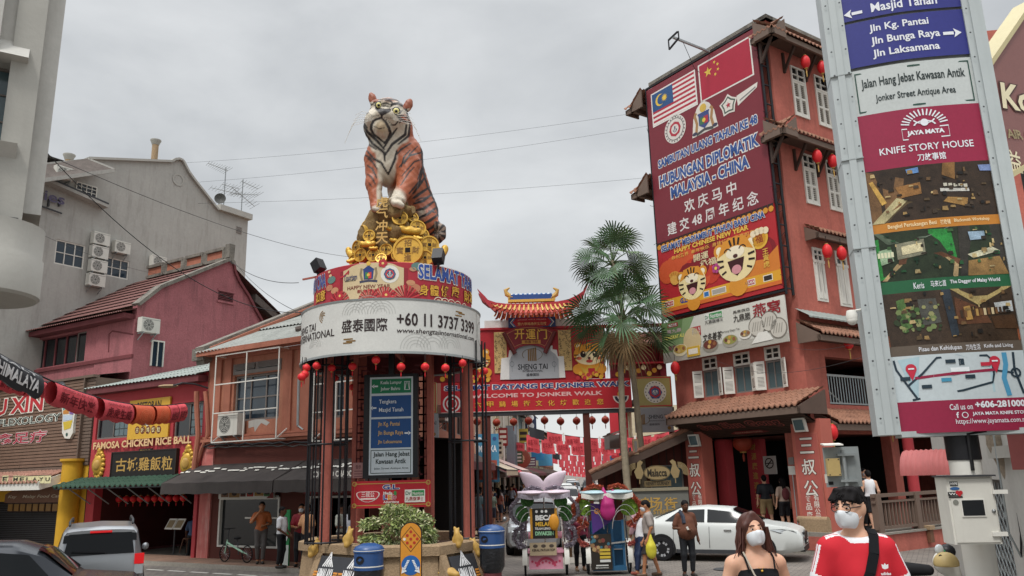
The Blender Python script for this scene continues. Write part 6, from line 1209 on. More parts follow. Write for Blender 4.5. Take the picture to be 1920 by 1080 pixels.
wrapped(atY(-40,640,15.5),atY(346,756,24.5),[(.03,.215,'#37383c','HIMALAYA','SALT'),(.27,.455,BF,'新年快樂','GONG XI FA CAI'),(.49,.645,BF,'虎虎生威','GONG XI FA CAI'),(.66,.77,'orange_print',None,None),(.785,.87,'orange_print',None,None),(.876,.93,BF,'虎虎生威','GONG XI'),(.935,.99,BF,'新年快樂','GONG XI')],.5,'string of wrapped flags, black HIMALAYA one then red new year ones, over the left shops') if mat('orange_print','#d9603c',.7,.12,6) else 0
wrapped(atY(-30,688,18),atY(118,716,21),[(.12,.45,BF,'新年快樂','GONG XI'),(.48,.74,BF,'虎虎生威','GONG XI'),(.76,.99,'#37383c','HIMALAYA','SALT')],.12,'shorter lower string of wrapped red and black flags at the left edge',.2)
def wire(a,b,sag,lab,r=.012,n=24):
 a,b=np.array(a),np.array(b);m=MB();m.tube([a+(b-a)*i/n-Z3*sag*4*(i/n)*(1-i/n) for i in range(n+1)],r*.5,'cable',4);m.build('overhead_wire',None,lab,'wire','overhead wires')
wire(atY(-60,222,14),atY(660,482,36),.5,'black overhead wire from the white tower falling across the hotel gable to the drum',.016);wire(atY(60,255,14),atY(575,585,24),1.0,'sagging black overhead wire falling to the old orange parapet',.022);wire(atY(300,308,45),atY(1215,208,40),.4,'highest thin wire crossing the sky behind the tiger',.013);wire(atY(320,345,45),atY(1215,236,40),.4,'second thin wire crossing the sky behind the tiger',.013);wire(atY(150,383,42),atY(1215,333,40),.4,'lowest thin wire crossing the sky behind the tiger legs',.013);wire(atY(430,488,32),atY(560,530,26),.3,'short slack wire from the maroon ridge to the drum',.022);wire(atY(440,492,32),atY(600,600,22),.35,'lower slack wire from the maroon ridge to the drum',.02);wire(atY(-60,372,18),atY(360,520,40),.5,'thin wire passing in front of the hotel air conditioners',.012)
wire(atY(1010,605,29.5),atY(1250,640,27),.3,'dark wire passing the fan plaque to the billboard frame',.012);wire(atY(1480,650,22),atY(1700,610,11),.2,'upper wire past the dark balcony to the pylon',.008);wire(atY(1330,668,26),atY(1700,640,11),.5,'lower wire past the shuttered windows to the pylon',.008)
# fan palms
def palm(base,crown,R_,nl,seed,lab,lean,dead=5,trunk_r=(.13,.09)):
 b,c=np.array(base),np.array(crown);t=thing('fan_palm',lab,'palm tree',b,'fan palms beside the gate');rr=random.Random(seed);m=MB();N=22;pts=[];rs=[]
 for i in range(N+1):f=i/N;pts.append(b+(c-b)*f+np.array([lean*math.sin(f*math.pi),0,0]));rs.append((trunk_r[0]+(trunk_r[1]-trunk_r[0])*f)*(1+.06*(i%2)))
 m.tube(pts,rs,'palm_trunk',12);m.build('trunk',t);lf=MB();dd=MB()
 for i in range(nl+dead):
  isd=i>=nl;az=i*2.399+rr.uniform(-.3,.3);el=rad(-72+rr.uniform(-12,8)) if isd else rad(82-128*(i/nl)**.85+rr.uniform(-12,12));d=np.array([math.cos(az)*math.cos(el),math.sin(az)*math.cos(el),math.sin(el)]);k='palm_dead' if isd else rr.choice(('palm_leaf','palm_leaf','palm_leaf_pale'));g=dd if isd else lf
  Lp=R_*rr.uniform(.42,.62)*(1.25 if abs(el)<.6 else 1.);tip=c+d*Lp-Z3*(.12*Lp*(math.cos(el)));o=c-Z3*rr.uniform(0,.3);g.tube([o,o+(tip-o)*.5+Z3*.05,tip],[.03,.022,.014],'palm_leaf_pale' if not isd else k,5)
  d2=d-Z3*(rr.uniform(.3,.9)*math.cos(el));d2/=np.linalg.norm(d2);sd_=np.cross(d2,Z3);sd_=sd_/(np.linalg.norm(sd_)+1e-6);up=np.cross(sd_,d2);Rl=R_*rr.uniform(.5,.66);S_=27;cup=rr.uniform(.1,.3);rot=rr.uniform(-1.05,1.05)
  sd_,up=sd_*math.cos(rot)+up*math.sin(rot),up*math.cos(rot)-sd_*math.sin(rot)
  for j in range(S_):
   th=rad(-142+284*(j+.5)/S_);ln=Rl*(.72+.28*math.cos(th*.62))*rr.uniform(.92,1.05);v=d2*math.cos(th)+sd_*math.sin(th)+up*cup*abs(math.sin(th));v/=np.linalg.norm(v);q=np.cross(v,up);q/=np.linalg.norm(q)+1e-6;w=ln*math.sin(rad(284/S_/2))*.98
   drp=rr.uniform(.1,.32)*(1.6 if isd else 1);p1=tip+v*ln*.55;p2=tip+v*ln*.82-Z3*ln*drp*.3;p3=tip+v*ln-Z3*ln*drp;ww=w*.42;rs_=up*w*.22
   g.add([tip,p1-q*ww,p1+q*ww,p1+rs_,p2-q*ww*.55,p2+q*ww*.55,p3],[(0,1,3),(0,3,2),(1,4,3),(3,4,5),(3,5,2),(4,6,5)],k)
 lf.build('crown',t)
 if dead:dd.build('dead_fronds',t)
pb=gnd(1180,925);pb=np.array([atY(1180,900,27.3)[0],27.3,0]);palm(pb,atY(1163,592,27.3),1.75,23,3,'front fan palm with full low crown and dead fronds before the gate wing',-.12,4)
palm((atY(1205,900,28.6)[0],28.6,0),atY(1148,488,28.6),1.5,20,8,'taller fan palm whose open crown rises above the front palm',.25,0,(.13,.08))
for i,(x,y,z) in enumerate(((1225,690,27.8),)):
 pass
 # wooden cafe with sloping tiled roof
def cafe():
 F=Face((4.6,28.6),96);px=F.sz;t=thing('wooden_cafe','dark timber cafe with sloping terracotta roof behind a grey green wall','building',F.P(1.5,0,-3));a,b=px(1125,950)[0],px(1300,950)[0]
 r0,r1=px(1107,888),px(1292,806);m=MB();wn=F.box(1218,873,1283,918);m.poly(F,[(a,0),(b,0),(b,r1[1]-.3),(px(1120,890)[0],px(1120,890)[1]-.1)],-.1,'brown_wall',-.3)
 for i in range(12):s=a+(b-a)*i/12;z1=r0[1]+(r1[1]-r0[1])*(s-r0[0])/(r1[0]-r0[0])-.3;m.box(F,s,s+.03,0,z1,-.098,-.07,'dark_wood')
 m.build('wall',t);m=MB();A,B=F.P(*r0,.75),F.P(*r1,.75);back=-F.n*6
 for k in range(3):
  q=26;vs=[];fs=[]
 N=30;cols=N*6+1
 up=np.cross(B-A,back);up/=np.linalg.norm(up);up=up if up[2]>0 else -up
 for c in range(9):
  vs=[];fs=[]
  for t_ in(c/9,(c+1)/9+.02):
   for i in range(22*6+1):f=i/(22*6);vs.append(A+back*(f)+(B-A)*t_+up*(.06*max(-.3,math.cos(2*math.pi*i/6))+(0.05 if t_>c/9+.01 else 0)*-1))
  n=22*6+1
  for i in range(n-1):fs.append((i,i+1,n+i+1,n+i))
  m.add(vs,fs,'tile',True)
 for i in range(14):p=A+(B-A)*(i+.5)/14;d=(B-A)/np.linalg.norm(B-A);m.tube([p-d*.14+up*.03,p+d*.14+up*.06],.085,'tile',8)
 m.build('roof',t);m=MB();m.bar(A-up*.16,B-up*.16,.08,.26,'soffit');m.bar(A-up*.16-F.n*.7,B-up*.16-F.n*.7,.08,.2,'soffit');m.build('bargeboard',t)
 window(t,F,wn,n=-.05,frame='grey_frame',pane='window_teal',nx=2,nz=1,w=.05);m=MB();s=px(1130,950)[0];m.box(F,s-.08,s+.08,0,px(1130,885)[1],.3,.46,'brown_wall');m.build('post',t)
 W=Face((4.6,27.4),96);wx=W.sz;a,b,c,d=W.box(1166,922,1296,995);t=thing('cafe_wall','low grey green wall with gold characters in front of the timber cafe','wall',W.P((a+b)/2,0,-.1));m=MB();m.box(W,a,b,-.05,d,-.25,0,'#6f6f68');m.box(W,a-.05,b,d+.002,d+.1,-.3,.06,'#8d8570');m.build('wall',t)
 m=MB()
 for ch,x in(('鸡',1206),('场',1229),('街',1258)):s,z=wx(x,945);m.text(W,ch,(s-.22,s+.22,z-.22,z+.22),.01,'gold_paint',.03)
 s,z=wx(1225,961);m.text(W,'JONKER STREET',W.box(1180,957,1262,966),.01,'gold_paint',.02);m.build('lettering',t)
 m=MB();H=Face((4.6,27.5),96);s,z=H.sz(1232,887);a,b,c,d=H.box(1206,873,1258,900);m.poly(H,[((a+b)/2+(b-a)/2*math.cos(v),(c+d)/2+(d-c)/2*math.sin(v)) for v in np.linspace(0,2*math.pi,28)[:-1]],.04,'#6a5a3c',-.02);m.poly(H,[((a+b)/2+(b-a)*.47*math.cos(v),(c+d)/2+(d-c)*.43*math.sin(v)) for v in np.linspace(0,2*math.pi,28)[:-1]],.046,'#94805a');m.text(H,'Malacca',(a+.12,b-.12,c+.12,d-.12),.052,'#2c241a',.03);m.rect(H,a+.0,b-.0,c-.2,c-.01,.0,'#6a5a3c');m.text(H,'HENRY GURNEY',(a+.05,b-.05,c-.16,c-.04),.006,'#2a2218',.02)
 for sg,x in((1,a-.2),(-1,b+.2)):
  z=(c+d)/2+.05;m.poly(H,[(x+sg*.2,z-.05),(x+sg*.12,z+.2),(x+sg*.2,z+.32),(x+sg*.1,z+.38),(x+sg*.0,z+.3),(x-sg*.02,z+.15),(x-sg*.12,z+.0),(x-sg*.05,z-.22),(x+sg*.1,z-.25)],.03,'#94805a',0)
  for j in range(5):q=rad(120+22*j);m.ring(H,x-sg*.06,z-.05,.16+.04*j,.185+.04*j,.02,'#94805a',8,90 if sg>0 else -20,200 if sg>0 else 90)
  m.line(H,[(x+sg*.05,z-.25),(x+sg*.05,z-.4)],.03,.02,'#94805a')
 m.build('cafe_sign',None,'gold oval sign reading Malacca between two roosters on the cafe wall','sign')
 m=MB();q=Face((4.6,34),90);a,b,c,d=q.box(1142,815,1166,840);m.box(q,a,b,c,d,-2,0,'#6c6a68');m.bar(q.P(a-.3,d-.1,.4),q.P(b+.2,d+.2,.4),.5,.06,'zinc');m.build('roof_box',None,'grey roof structure beyond the right gate posts','structure')
 s=Face((5,27.8),92);a,b,c,d=s.box(1186,823,1198,852);m=MB();m.box(s,a,b,c,d,-.2,0,'tan_concrete');m.box(s,a+.05,b-.05,c+.08,d-.08,.0,.02,'grey_frame');m.build('meter_box',None,'beige meter box beside the palm trunk','box')
cafe()
# red corner building with the billboard
def eave(t,F,s0,s1,z,out,name='eave',k='tile',up=.55,brk=True,ends=True):
 m=MB();tiles(m,F,s0,s1,z+up,.02,z,out,k,courses=3,pitch=.21,amp=.05);m.box(F,s0,s1,z-.24,z-.06,out-.14,out-.06,'frame_brown');m.quad(F.P(s0,z-.1,0),F.P(s1,z-.1,0),F.P(s1,z-.1,out-.1),F.P(s0,z-.1,out-.1),'soffit')
 if ends:
  for s in(s0,s1-.06):m.prism([F.P(s,z-.24,0),F.P(s,z-.24,out-.06),F.P(s,z-.04,out-.06),F.P(s,z+up-.06,.0)],F.u*.06,'frame_brown')
 o=m.build(name,t)
 if brk:
  n=max(2,int((s1-s0)/1.25)+1)
  for i in range(n):s=s0+.25+(s1-s0-.5)*i/(n-1);b=MB();b.bar(F.P(s,z-.95,.03),F.P(s,z-.2,out*.7),.07,.09,'dark_wood');b.box(F,s-.04,s+.04,z-1.0,z-.24,.002,.08,'dark_wood');b.build('bracket',t)
def ssg():
 t=thing('red_corner_building','four storey brick red corner building with tiled eaves and white shutters','building',R.P(2,0,-3));rx,sx=R.sz,S.sz;W=5.55;H=17.6;SL=13.
 zf=.5;dr=(1.0,4.5,zf,3.55);w3=[R.box(x0,y0,x1,y1) for x0,y0,x1,y1 in((1316,672,1350,742),(1374,664,1412,734),(1432,652,1470,727))]
 m=MB();wall(m,R,-.02,W,0,H,[dr]+w3,'red_wall',.35);m.quad(R.P(W,0,0),R.P(W,H,0),R.P(W,H,-SL),R.P(W,0,-SL),'red_wall');m.quad(R.P(0,H,0),R.P(W,H,0),R.P(W,H,-SL),R.P(0,H,-SL),'red_wall');m.quad(R.P(0,0,-SL),R.P(0,H,-SL),R.P(W,H,-SL),R.P(W,0,-SL),'red_wall');m.box(R,-.1,W+.1,H-.55,H-.4,-.2,.12,'red_trim');m.box(R,-.14,W+.1,H-.02,H+.12,-.25,.14,'parapet_old');m.build('wall',t)
 s2=lambda *a:S.box(*a);wn4=[s2(1482,126,1515,222),s2(1526,143,1558,240)];wn3=[s2(1503,290,1534,384),s2(1547,303,1577,396)];wn2=[s2(1521,463,1553,567),s2(1563,470,1598,577)]
 bal=(s2(1546,668,1640,762));bal=(bal[0],4.6,bal[2],bal[3]);por=[(.55,4.2,zf,3.45),(4.65,11.,zf,3.45)]
 m=MB();wall(m,S,0,SL,0,H,wn4+wn3+wn2+[bal]+por,'red_wall',.35,n=.0);m.box(S,-.1,SL,H-.55,H-.4,0,.12,'red_trim');m.box(S,-.14,SL,H-.02,H+.12,-.2,.14,'parapet_old')
 for a,b,c,d,dp in [(*bal,2.6),(*por[0],5),(*por[1],5),(*dr,0)]:
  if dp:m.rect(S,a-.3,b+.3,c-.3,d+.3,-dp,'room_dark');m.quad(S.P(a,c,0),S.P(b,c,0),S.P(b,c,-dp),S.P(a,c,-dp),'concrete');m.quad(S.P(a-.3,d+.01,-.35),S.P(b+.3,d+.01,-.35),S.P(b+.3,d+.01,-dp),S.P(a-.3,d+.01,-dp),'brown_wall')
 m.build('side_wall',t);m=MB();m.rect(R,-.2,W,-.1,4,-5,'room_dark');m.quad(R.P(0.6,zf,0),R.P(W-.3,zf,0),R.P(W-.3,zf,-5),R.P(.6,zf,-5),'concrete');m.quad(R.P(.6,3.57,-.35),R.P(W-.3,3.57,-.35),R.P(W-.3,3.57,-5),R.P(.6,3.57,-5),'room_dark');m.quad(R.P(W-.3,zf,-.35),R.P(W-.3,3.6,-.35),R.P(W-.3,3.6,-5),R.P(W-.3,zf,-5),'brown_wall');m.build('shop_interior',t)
 for i,w_ in enumerate(wn4+wn3):shutters(t,S,w_,top=.27,n=.0)
 for w_ in wn2:
  a,b,c,d=w_;f=window(t,S,w_,n=.0,frame='shutter_white',pane='window_dark',nx=2,nz=1,w=.09);k=MB();z=d-(d-c)*.26;k.box(S,a,b,z-.05,z+.05,-.05,.06,'shutter_white')
  for x0,x1 in((a+.09,(a+b)/2-.02),((a+b)/2+.02,b-.09)):
   k.box(S,x0,x1,c+.09,c+.3,-.04,.05,'shutter_white');k.box(S,x0,x0+.09,c+.3,z,-.04,.05,'shutter_white');k.box(S,x1-.09,x1,c+.3,z,-.04,.05,'shutter_white');k.box(S,(x0+x1)/2-.035,(x0+x1)/2+.035,c+.3,z,-.04,.05,'shutter_white');zz=(z+d)/2;k.box(S,x0,x1,zz-.025,zz+.025,-.03,.04,'shutter_white');zz=(z+c)/2+.1;k.box(S,x0+.09,x1-.09,zz-.03,zz+.03,-.03,.045,'shutter_white')
  k.build('casement',f)
 for z in(16.75,13.15):eave(t,S,-.75,SL,z,.75);eave(t,R,-.75,.2,z,.75,brk=False);eave(t,R,W+.5,W+.95,z,.75,brk=False)
 Wf=Face(R.P(W,0,0),55.6,flip=True)
 for z in(16.75,13.15):eave(t,Wf,-.7,4,z,.7,brk=False)
 eave(t,S,s2(1512,440,1520,445)[0]-.1,4.2,9.95,.55,up=.3,brk=False);eave(t,S,-.2,6.5,6.45,.85,up=.5,brk=False,name='lower_eave');eave(t,S,.2,9,3.75,.8,up=.45,brk=False,name='porch_eave')
 m=MB();tiles(m,S,-.2,6.5,7.35,-.02,7.0,.5,'zinc',courses=1,amp=.01);m.build('flashing',t)
 m=MB();a,b,c,d=bal;z=c+.95;m.bar(S.P(a,z,-.1),S.P(b,z,-.1),.07,.07,'galv');m.bar(S.P(a,c+.06,-.1),S.P(b,c+.06,-.1),.05,.05,'galv')
 for i in range(24):s=a+.05+(b-a-.1)*i/23;m.bar(S.P(s,c+.06,-.1),S.P(s,z,-.1),.03,.03,'galv')
 m.prism([S.P(a+.2,z-.05,-.6),S.P(a+.25,z-.05,-.6),S.P(a+1.6,c+.1,-.6),S.P(a+1.5,c+.1,-.6)],S.n*.03,'ac_white');m.build('balcony_rail',t)
 P0=.55
 for(a,b),lab in(((-.68,.34),0),((4.0,4.74),1)):
  m=MB();m.box(R,a,b,zf-.1,3.85,.003,P0,'red_trim');m.box(R,a+.1,b-.1,1.0,3.45,P0+.002,P0+.03,'red_wall');m.box(R,a+.14,b-.14,1.04,3.41,P0+.03,P0+.034,'signal_pier') if mat_once('signal_pier','#a8584f') else 0
  m.build('pier',t);m=MB();m.box(R,a-.12,b+.1,0,.62,.0,P0+.3,'concrete');m.box(R,a-.0,b-.1,.62,.95,P0,P0+.2,'tan_concrete');m.lathe(R.P((a+b)/2,.95,P0+.1),[(0,-.5),(.1,-.5),(.1,.5),(0,.5)],'tan_concrete',12,ax=(Z3,R.n,R.u));m.box(R,a+.05,b-.05,.12,.5,P0+.302,P0+.31,'red_wall');m.build('pier_plinth',t)
  F=R;q=P0+.036;m=MB();w=b-a;cx=(a+b)/2
  for i,ch in enumerate('三叔公'):z=3.08-.62*i;m.otext(FlipS(R),ch,(-cx-.24,-cx+.24,z-.23,z+.23),q,'#d8d2c8','#5c2a26',.05,.03)
  for i,ch in enumerate('食品廠'):z=1.56-.24*i;m.text(FlipS(R),ch,(-cx-.24,-cx-.04,z-.1,z+.1),q,'#d8d2c8',.03)
  for i,ch in enumerate('有限公司'):z=1.58-.2*i;m.text(FlipS(R),ch,(-cx+.05,-cx+.23,z-.09,z+.09),q,'#d8d2c8',.03)
  m.build('pier_lettering',t)
 a,b=-.62,4.78;zc=4.25;m=MB();tiles(m,R,a if a<b else b,max(a,b),zc+.55,.02,zc,1.4,'tile',courses=5,pitch=.2,amp=.05);lo,hi=min(a,b),max(a,b);m.box(R,lo,hi,zc-.26,zc-.06,1.3,1.38,'frame_brown')
 for s in(lo,hi-.06):m.prism([R.P(s,zc-.26,0),R.P(s,zc-.26,1.38),R.P(s,zc-.05,1.38),R.P(s,zc+.48,.0)],R.u*.06,'soffit')
 m.build('canopy',t);m=MB();A,B=R.P(lo+.06,zc-.2,1.28),R.P(hi-.06,zc-.2,1.28);Cq,Dq=R.P(hi-.06,3.5,.02),R.P(lo+.06,3.5,.02)
 for i in range(12):f0,f1=i/12,(i+.82)/12;m.quad(A+(Dq-A)*f0,B+(Cq-B)*f0,B+(Cq-B)*f1,A+(Dq-A)*f1,'dark_wood')
 o=R.n*-.03+Z3*.04;m.quad(A+o,B+o,Cq+o,Dq+o,'room_dark');m.build('soffit',t)
 class So:
  def P(s,x,z,n=0.):v=(Dq-A)/np.linalg.norm(Dq-A);nn=np.cross(R.u,v);nn=nn if nn[2]<0 else -nn;return R.P(-x,zc-.2,1.28)+v*z*-1+nn*(n+.01)
 sw=np.linalg.norm(Dq-A);m=MB();c0=-(lo+hi)/2-.05;m.otext(So(),'San Shu Gong',(c0-1.6,c0+1.6,-sw*.58,-sw*.2),.01,'#2c1a18','#a85a50',.02,.05);m.poly(So(),[(c0-.8,-sw*.8),(c0-.5,-sw*.68),(c0+.5,-sw*.68),(c0+.8,-sw*.8),(c0+.5,-sw*.84),(c0-.5,-sw*.84)],.01,'#6b2420');m.text(So(),'House of Authentic Specialty',(c0-.55,c0+.55,-sw*.8,-sw*.72),.016,'#c9a090',.01);m.build('soffit_sign',t)
 for i,(c,w_) in enumerate(zip((1317,1345,1376,1408,1436,1470),(0,)*6)):pass
 for w_ in w3:
  a,b,c,d=w_;zt=d-(d-c)*.32;f=window(t,R,(a,b,zt,d),n=-.02,frame='shutter_white',pane='window_dark',nx=2,nz=2,w=.07);window(t,R,(a,b,c,zt-.02),n=-.05,frame='grey_frame',pane='window_teal',nx=2,nz=1,w=.05)
  for s0,sg in((b,1),(a,-1)):
   k=MB();e=Face(R.P(s0+sg*.02,0,.03),-34.4+(-62 if sg>0 else 62)*0-0);wd=(b-a)*.5;ang=rad(32);du=R.u*sg*math.cos(ang)+R.n*math.sin(ang)
   class Lf:
    def P(s,x,z,n=0.):return R.P(s0+sg*.02,z,.03)+du*x+np.cross(du,Z3)*n
   for x0,x1,y0,y1 in((0,.05,c,zt),(wd-.05,wd,c,zt),(.05,wd-.05,c,c+.1),(.05,wd-.05,zt-.1,zt),(.05,wd-.05,(c+zt)/2-.04,(c+zt)/2+.04)):k.box(Lf(),x0,x1,y0,y1,-.02,.02,'shutter_white')
   k.box(Lf(),.05,wd-.05,c+.1,zt-.1,-.006,.006,'grey_frame')
   for j in range(16):z=c+.12+(zt-c-.24)*j/16;k.obox(Lf().P(wd/2,z+.02,0),(du*(wd/2-.05),np.cross(du,Z3)*.022+Z3*.02,Z3*.006),'shutter_white')
   k.build('shutter',t)
 s,z=rx(1418,900,-1.6);m=MB();m.box(R,s-.3,s+.3,zf,3.5,-1.9,-1.6,'signal_red');fl=FlipS(R)
 for i,ch in enumerate('財源廣進達三江'):z=3.2-.33*i;m.text(fl,ch,(-s-.11,-s+.11,z-.12,z+.12),-1.59,'gold_paint',.03)
 m.build('couplet_post',t);m=MB();s=4.1;m.box(R,s-.2,s+.25,zf,3.5,-.9,-.5,'signal_red');m.build('inner_pier',t)
 m=MB();m.box(R,.6,4.5,.17,.33,.0,.95,'concrete');m.box(R,.6,4.5,.0,.166,.0,1.35,'concrete');m.box(R,.6,4.5,.335,.498,-.1,.5,'concrete');m.build('steps',t)
 m=MB();m.box(S,.3,12,-.05,zf-.003,0.02,1.5,'red_wall');m.box(S,.25,12,zf,zf+.06,0.0,1.56,'concrete');m.build('porch_base',t)
 for s in(sx(1656,900)[0]-.35,6.2,9.4):m=MB();p=S.P(s,0,1.2);m.lathe((p[0],p[1],zf+.06),[(.22,0),(.22,.12),(.17,.16),(.16,3.0),(.2,3.06),(.2,3.12)],'signal_red',18);m.build('column',t)
 rl=thing('porch_railing','dark timber railing with upright balusters along the red porch','railing',S.P(4,zf+.06,1.4));m=MB();z0=zf+.06
 for z,h in((z0+.08,.08),(z0+.82,.06),(z0+.98,.1)):m.box(S,.5,9,z,z+h,1.34,1.46,'frame_brown')
 m.build('rail',rl)
 for i in range(5):m=MB();s=.55+2.05*i;m.box(S,s,s+.22,z0,z0+1.06,1.3,1.5,'frame_brown');m.build('post',rl)
 for i in range(46):
  s=.7+.18*i;m=MB();m.box(S,s-.025,s+.025,z0+.16,z0+.82,1.37,1.43,'frame_brown');m.build('baluster',rl)
 m=MB();m.box(S,2.9,3.1,-.05+.2,zf+.02,1.51,1.62,'brown_wood');m.box(S,2.86,3.14,zf+.025,zf+.14,1.4,1.66,'tan_concrete');m.build('railing_bracket',rl)
 for x,y,n,F,lab in((1302,826,P0+.25,R,'square flood light over the left lettered pier'),(1500,797,P0+.25,R,'square flood light over the right lettered pier')):
  c=F.P(*F.sz(x,y,n),n);q=thing('flood_light',lab,'lamp',c,'flood lights over the portico');m=MB();m.obox(c,(F.u*.2,F.n*.06,Z3*.2+F.n*.05),'ac_white');m.build('housing',q);m=MB();m.obox(c+F.n*.065,(F.u*.16,F.n*.008,Z3*.15+F.n*.04),'window_teal');m.build('glass',q);m=MB();m.bar(c,c-F.n*.3+Z3*.1,.04,.04,'dark_metal');m.build('arm',q)
class FlipS:
 """reads a face whose s runs leftwards in the picture"""
 def __init__(s,F):s.F=F
 def P(s,x,z,n=0.):return s.F.P(-x,z,n)
def mat_once(k,c):return MATS.get(k) or mat(k,c,.75,.12,1.2,streak=.2)
ssg()
FB=FlipS(R)
def bb(x0,y0,x1,y1,n):
 a,b=R.sz(x0,y0,n),R.sz(x1,y1,n);return -max(a[0],b[0]),-min(a[0],b[0]),min(a[1],b[1]),max(a[1],b[1])
def row(xl,xr,yc,h,n):
 """xl,(xr): pixels (x,y) of the row's left and right mid points, h: height in metres"""
 a,b=R.sz(*xl,n),R.sz(*xr,n);z=(a[1]+b[1])/2;return -a[0],-b[0],z-h/2,z+h/2
def billboard():
 n=.45;tl,tr,bl,br=R.sz(1213,164,n),R.sz(1419,57,n),R.sz(1240,590,n),R.sz(1465,549,n);a,b=-(tl[0]+bl[0])/2,-(tr[0]+br[0])/2;zt,zb=(tl[1]+tr[1])/2,(bl[1]+br[1])/2
 zs=R.sz(1447,388,n)[1]*.5+R.sz(1232,452,n)[1]*.5;t=thing('billboard','tall maroon billboard with two flags and red new year panel on the corner building','billboard',R.P(-(a+b)/2,zb,n));f=FB;m=MB();m.box(f,a,b,zs,zt,n-.08,n,'#742832');q=n+.006;Wd=b-a
 fl=(a+Wd*.055,a+Wd*.47,zt-1.62,zt-.32);x0,x1,z0,z1=fl;m.rect(f,x0-.06,x1+.06,z0-.06,z1+.06,q,'#d9d3cd');hs=(z1-z0)/14
 for i in range(14):m.rect(f,x0,x1,z1-hs*(i+1),z1-hs*i,q+.003,'#a82c3e' if i%2==0 else '#d9d3cd')
 m.rect(f,x0,x0+(x1-x0)*.5,z1-hs*8,z1,q+.006,'#2a4f7c');cx,cz=x0+(x1-x0)*.19,z1-hs*4;m.disc(f,cx,cz,hs*2.6,q+.008,'#d9b84a',22);m.disc(f,cx+hs*.7,cz,hs*2.2,q+.01,'#2a4f7c',22);cx+=hs*2.6
 m.poly(f,[(cx+(hs*1.8 if i%2==0 else hs*.9)*math.cos(i*math.pi/14),cz+(hs*1.8 if i%2==0 else hs*.9)*math.sin(i*math.pi/14)) for i in range(28)],q+.012,'#d9b84a')
 x0,x1,z0,z1=a+Wd*.52,b-Wd*.05,zt-1.62,zt-.25;m.rect(f,x0-.06,x1+.06,z0-.06,z1+.06,q,'#d9d3cd');m.rect(f,x0,x1,z0,z1,q+.003,'#a32338')
 def star(cx,cz,r,k,rot=90,nn=.006):m.poly(f,[(cx+(r if i%2==0 else r*.4)*math.cos(rad(rot+36*i)),cz+(r if i%2==0 else r*.4)*math.sin(rad(rot+36*i))) for i in range(10)],q+nn,k)
 star(x0+.4,z1-.4,.2,'#d9b84a')
 for dx,dz in((.72,-.16),(.86,-.3),(.86,-.5),(.72,-.64)):star(x0+dx,z1+dz,.075,'#d9b84a',60)
 s,z=-R.sz(1266,242,n)[0],R.sz(1266,242,n)[1];m.disc(f,s,z,.55,q,'#cfc9c2',28);m.disc(f,s,z,.44,q+.003,'#5c5a5c',28);m.disc(f,s,z,.41,q+.005,'#cfc9c2',28);m.poly(f,[(s+.3*math.cos(v),z+.3*math.sin(v)) for v in np.linspace(0,2*math.pi,9)[:-1]],q+.008,'#a83240');m.disc(f,s,z,.19,q+.01,'#cfc9c2',16);m.text(f,'⚓',(s-.1,s+.1,z-.13,z+.12),q+.013,'#3c4a66',.03)
 for i in range(22):v=i*2*math.pi/22;m.disc(f,s+.48*math.cos(v),z+.48*math.sin(v),.03,q+.006,'#5c5a5c',6)
 s,z=-R.sz(1320,222,n)[0],R.sz(1320,222,n)[1];m.poly(f,[(s-.62,z-.55),(s+.62,z-.55),(s+.5,z+.15),(s+.3,z+.5),(s,z+.72),(s-.3,z+.5),(s-.5,z+.15)],q,'#d3cdc4');m.poly(f,[(s-.25,z-.2),(s,z-.38),(s+.25,z-.2),(s+.25,z+.2),(s-.25,z+.2)],q+.004,'#3c4a7c');m.rect(f,s-.2,s,z-.2,z+.08,q+.007,'#3f6a4c');m.rect(f,s,s+.2,z-.2,z+.08,q+.007,'#a83240');m.disc(f,s,z-.06,.08,q+.01,'#d9b84a');m.disc(f,s,z+.42,.16,q+.006,'#c9a84a',12);m.rect(f,s-.28,s+.28,z+.2,z+.26,q+.006,'#3c4a7c')
 for sg in(-1,1):m.line(f,[(s+sg*.42,z-.48),(s+sg*.34,z-.1),(s+sg*.42,z+.24),(s+sg*.34,z+.34)],.12,q+.005,'#a07a50');m.disc(f,s+sg*.48,z-.44,.12,q+.006,'#3c3c50',8,.07)
 m.line(f,[(s-.4,z-.5),(s,z-.42),(s+.4,z-.5)],.1,q+.008,'#4a4a4a')
 s,z=-R.sz(1366,197,n)[0],R.sz(1366,197,n)[1]
 for r,k in((.42,'#d3cdc4'),(.34,'#4a5a50'),(.26,'#d3cdc4')):m.poly(f,[(s+(r if i%2==0 else r*.72)*math.cos(i*math.pi/5+.3),z+(r if i%2==0 else r*.72)*math.sin(i*math.pi/5+.3)) for i in range(10)],q+.01-r*.02,k)
 star(s,z,.12,'#a83240',90,.012);m.poly(f,[(s+.4,z-.2),(s+1.25,z+.12),(s+1.3,z+.3),(s+.38,z+.18)],q,'#d3cdc4');m.line(f,[(s+.5,z-.04),(s+1.2,z+.16)],.05,q+.004,'#7a7a78')
 bl_,wh='#2f4f8c','#d9d6d2'
 for txt,L_,R_,h in(('SAMBUTAN ULANG TAHUN KE 48',(1234,302),(1421,230),.33),('HUBUNGAN DIPLOMATIK',(1237,335),(1423,268),.46),('MALAYSIA - CHINA',(1258,355),(1405,310),.46)):m.otext(f,txt,row(L_,R_,0,h,n),q,bl_,wh,.035,.07)
 for txt,L_,R_ in(('欢 庆 马 中',(1283,385),(1381,354)),('建 交 48 周 年 纪 念',(1251,423),(1423,378))):m.text(f,txt,row(L_,R_,0,.5,n),q,'#d3cdca',.045)
 m.build('upper_panel',t)
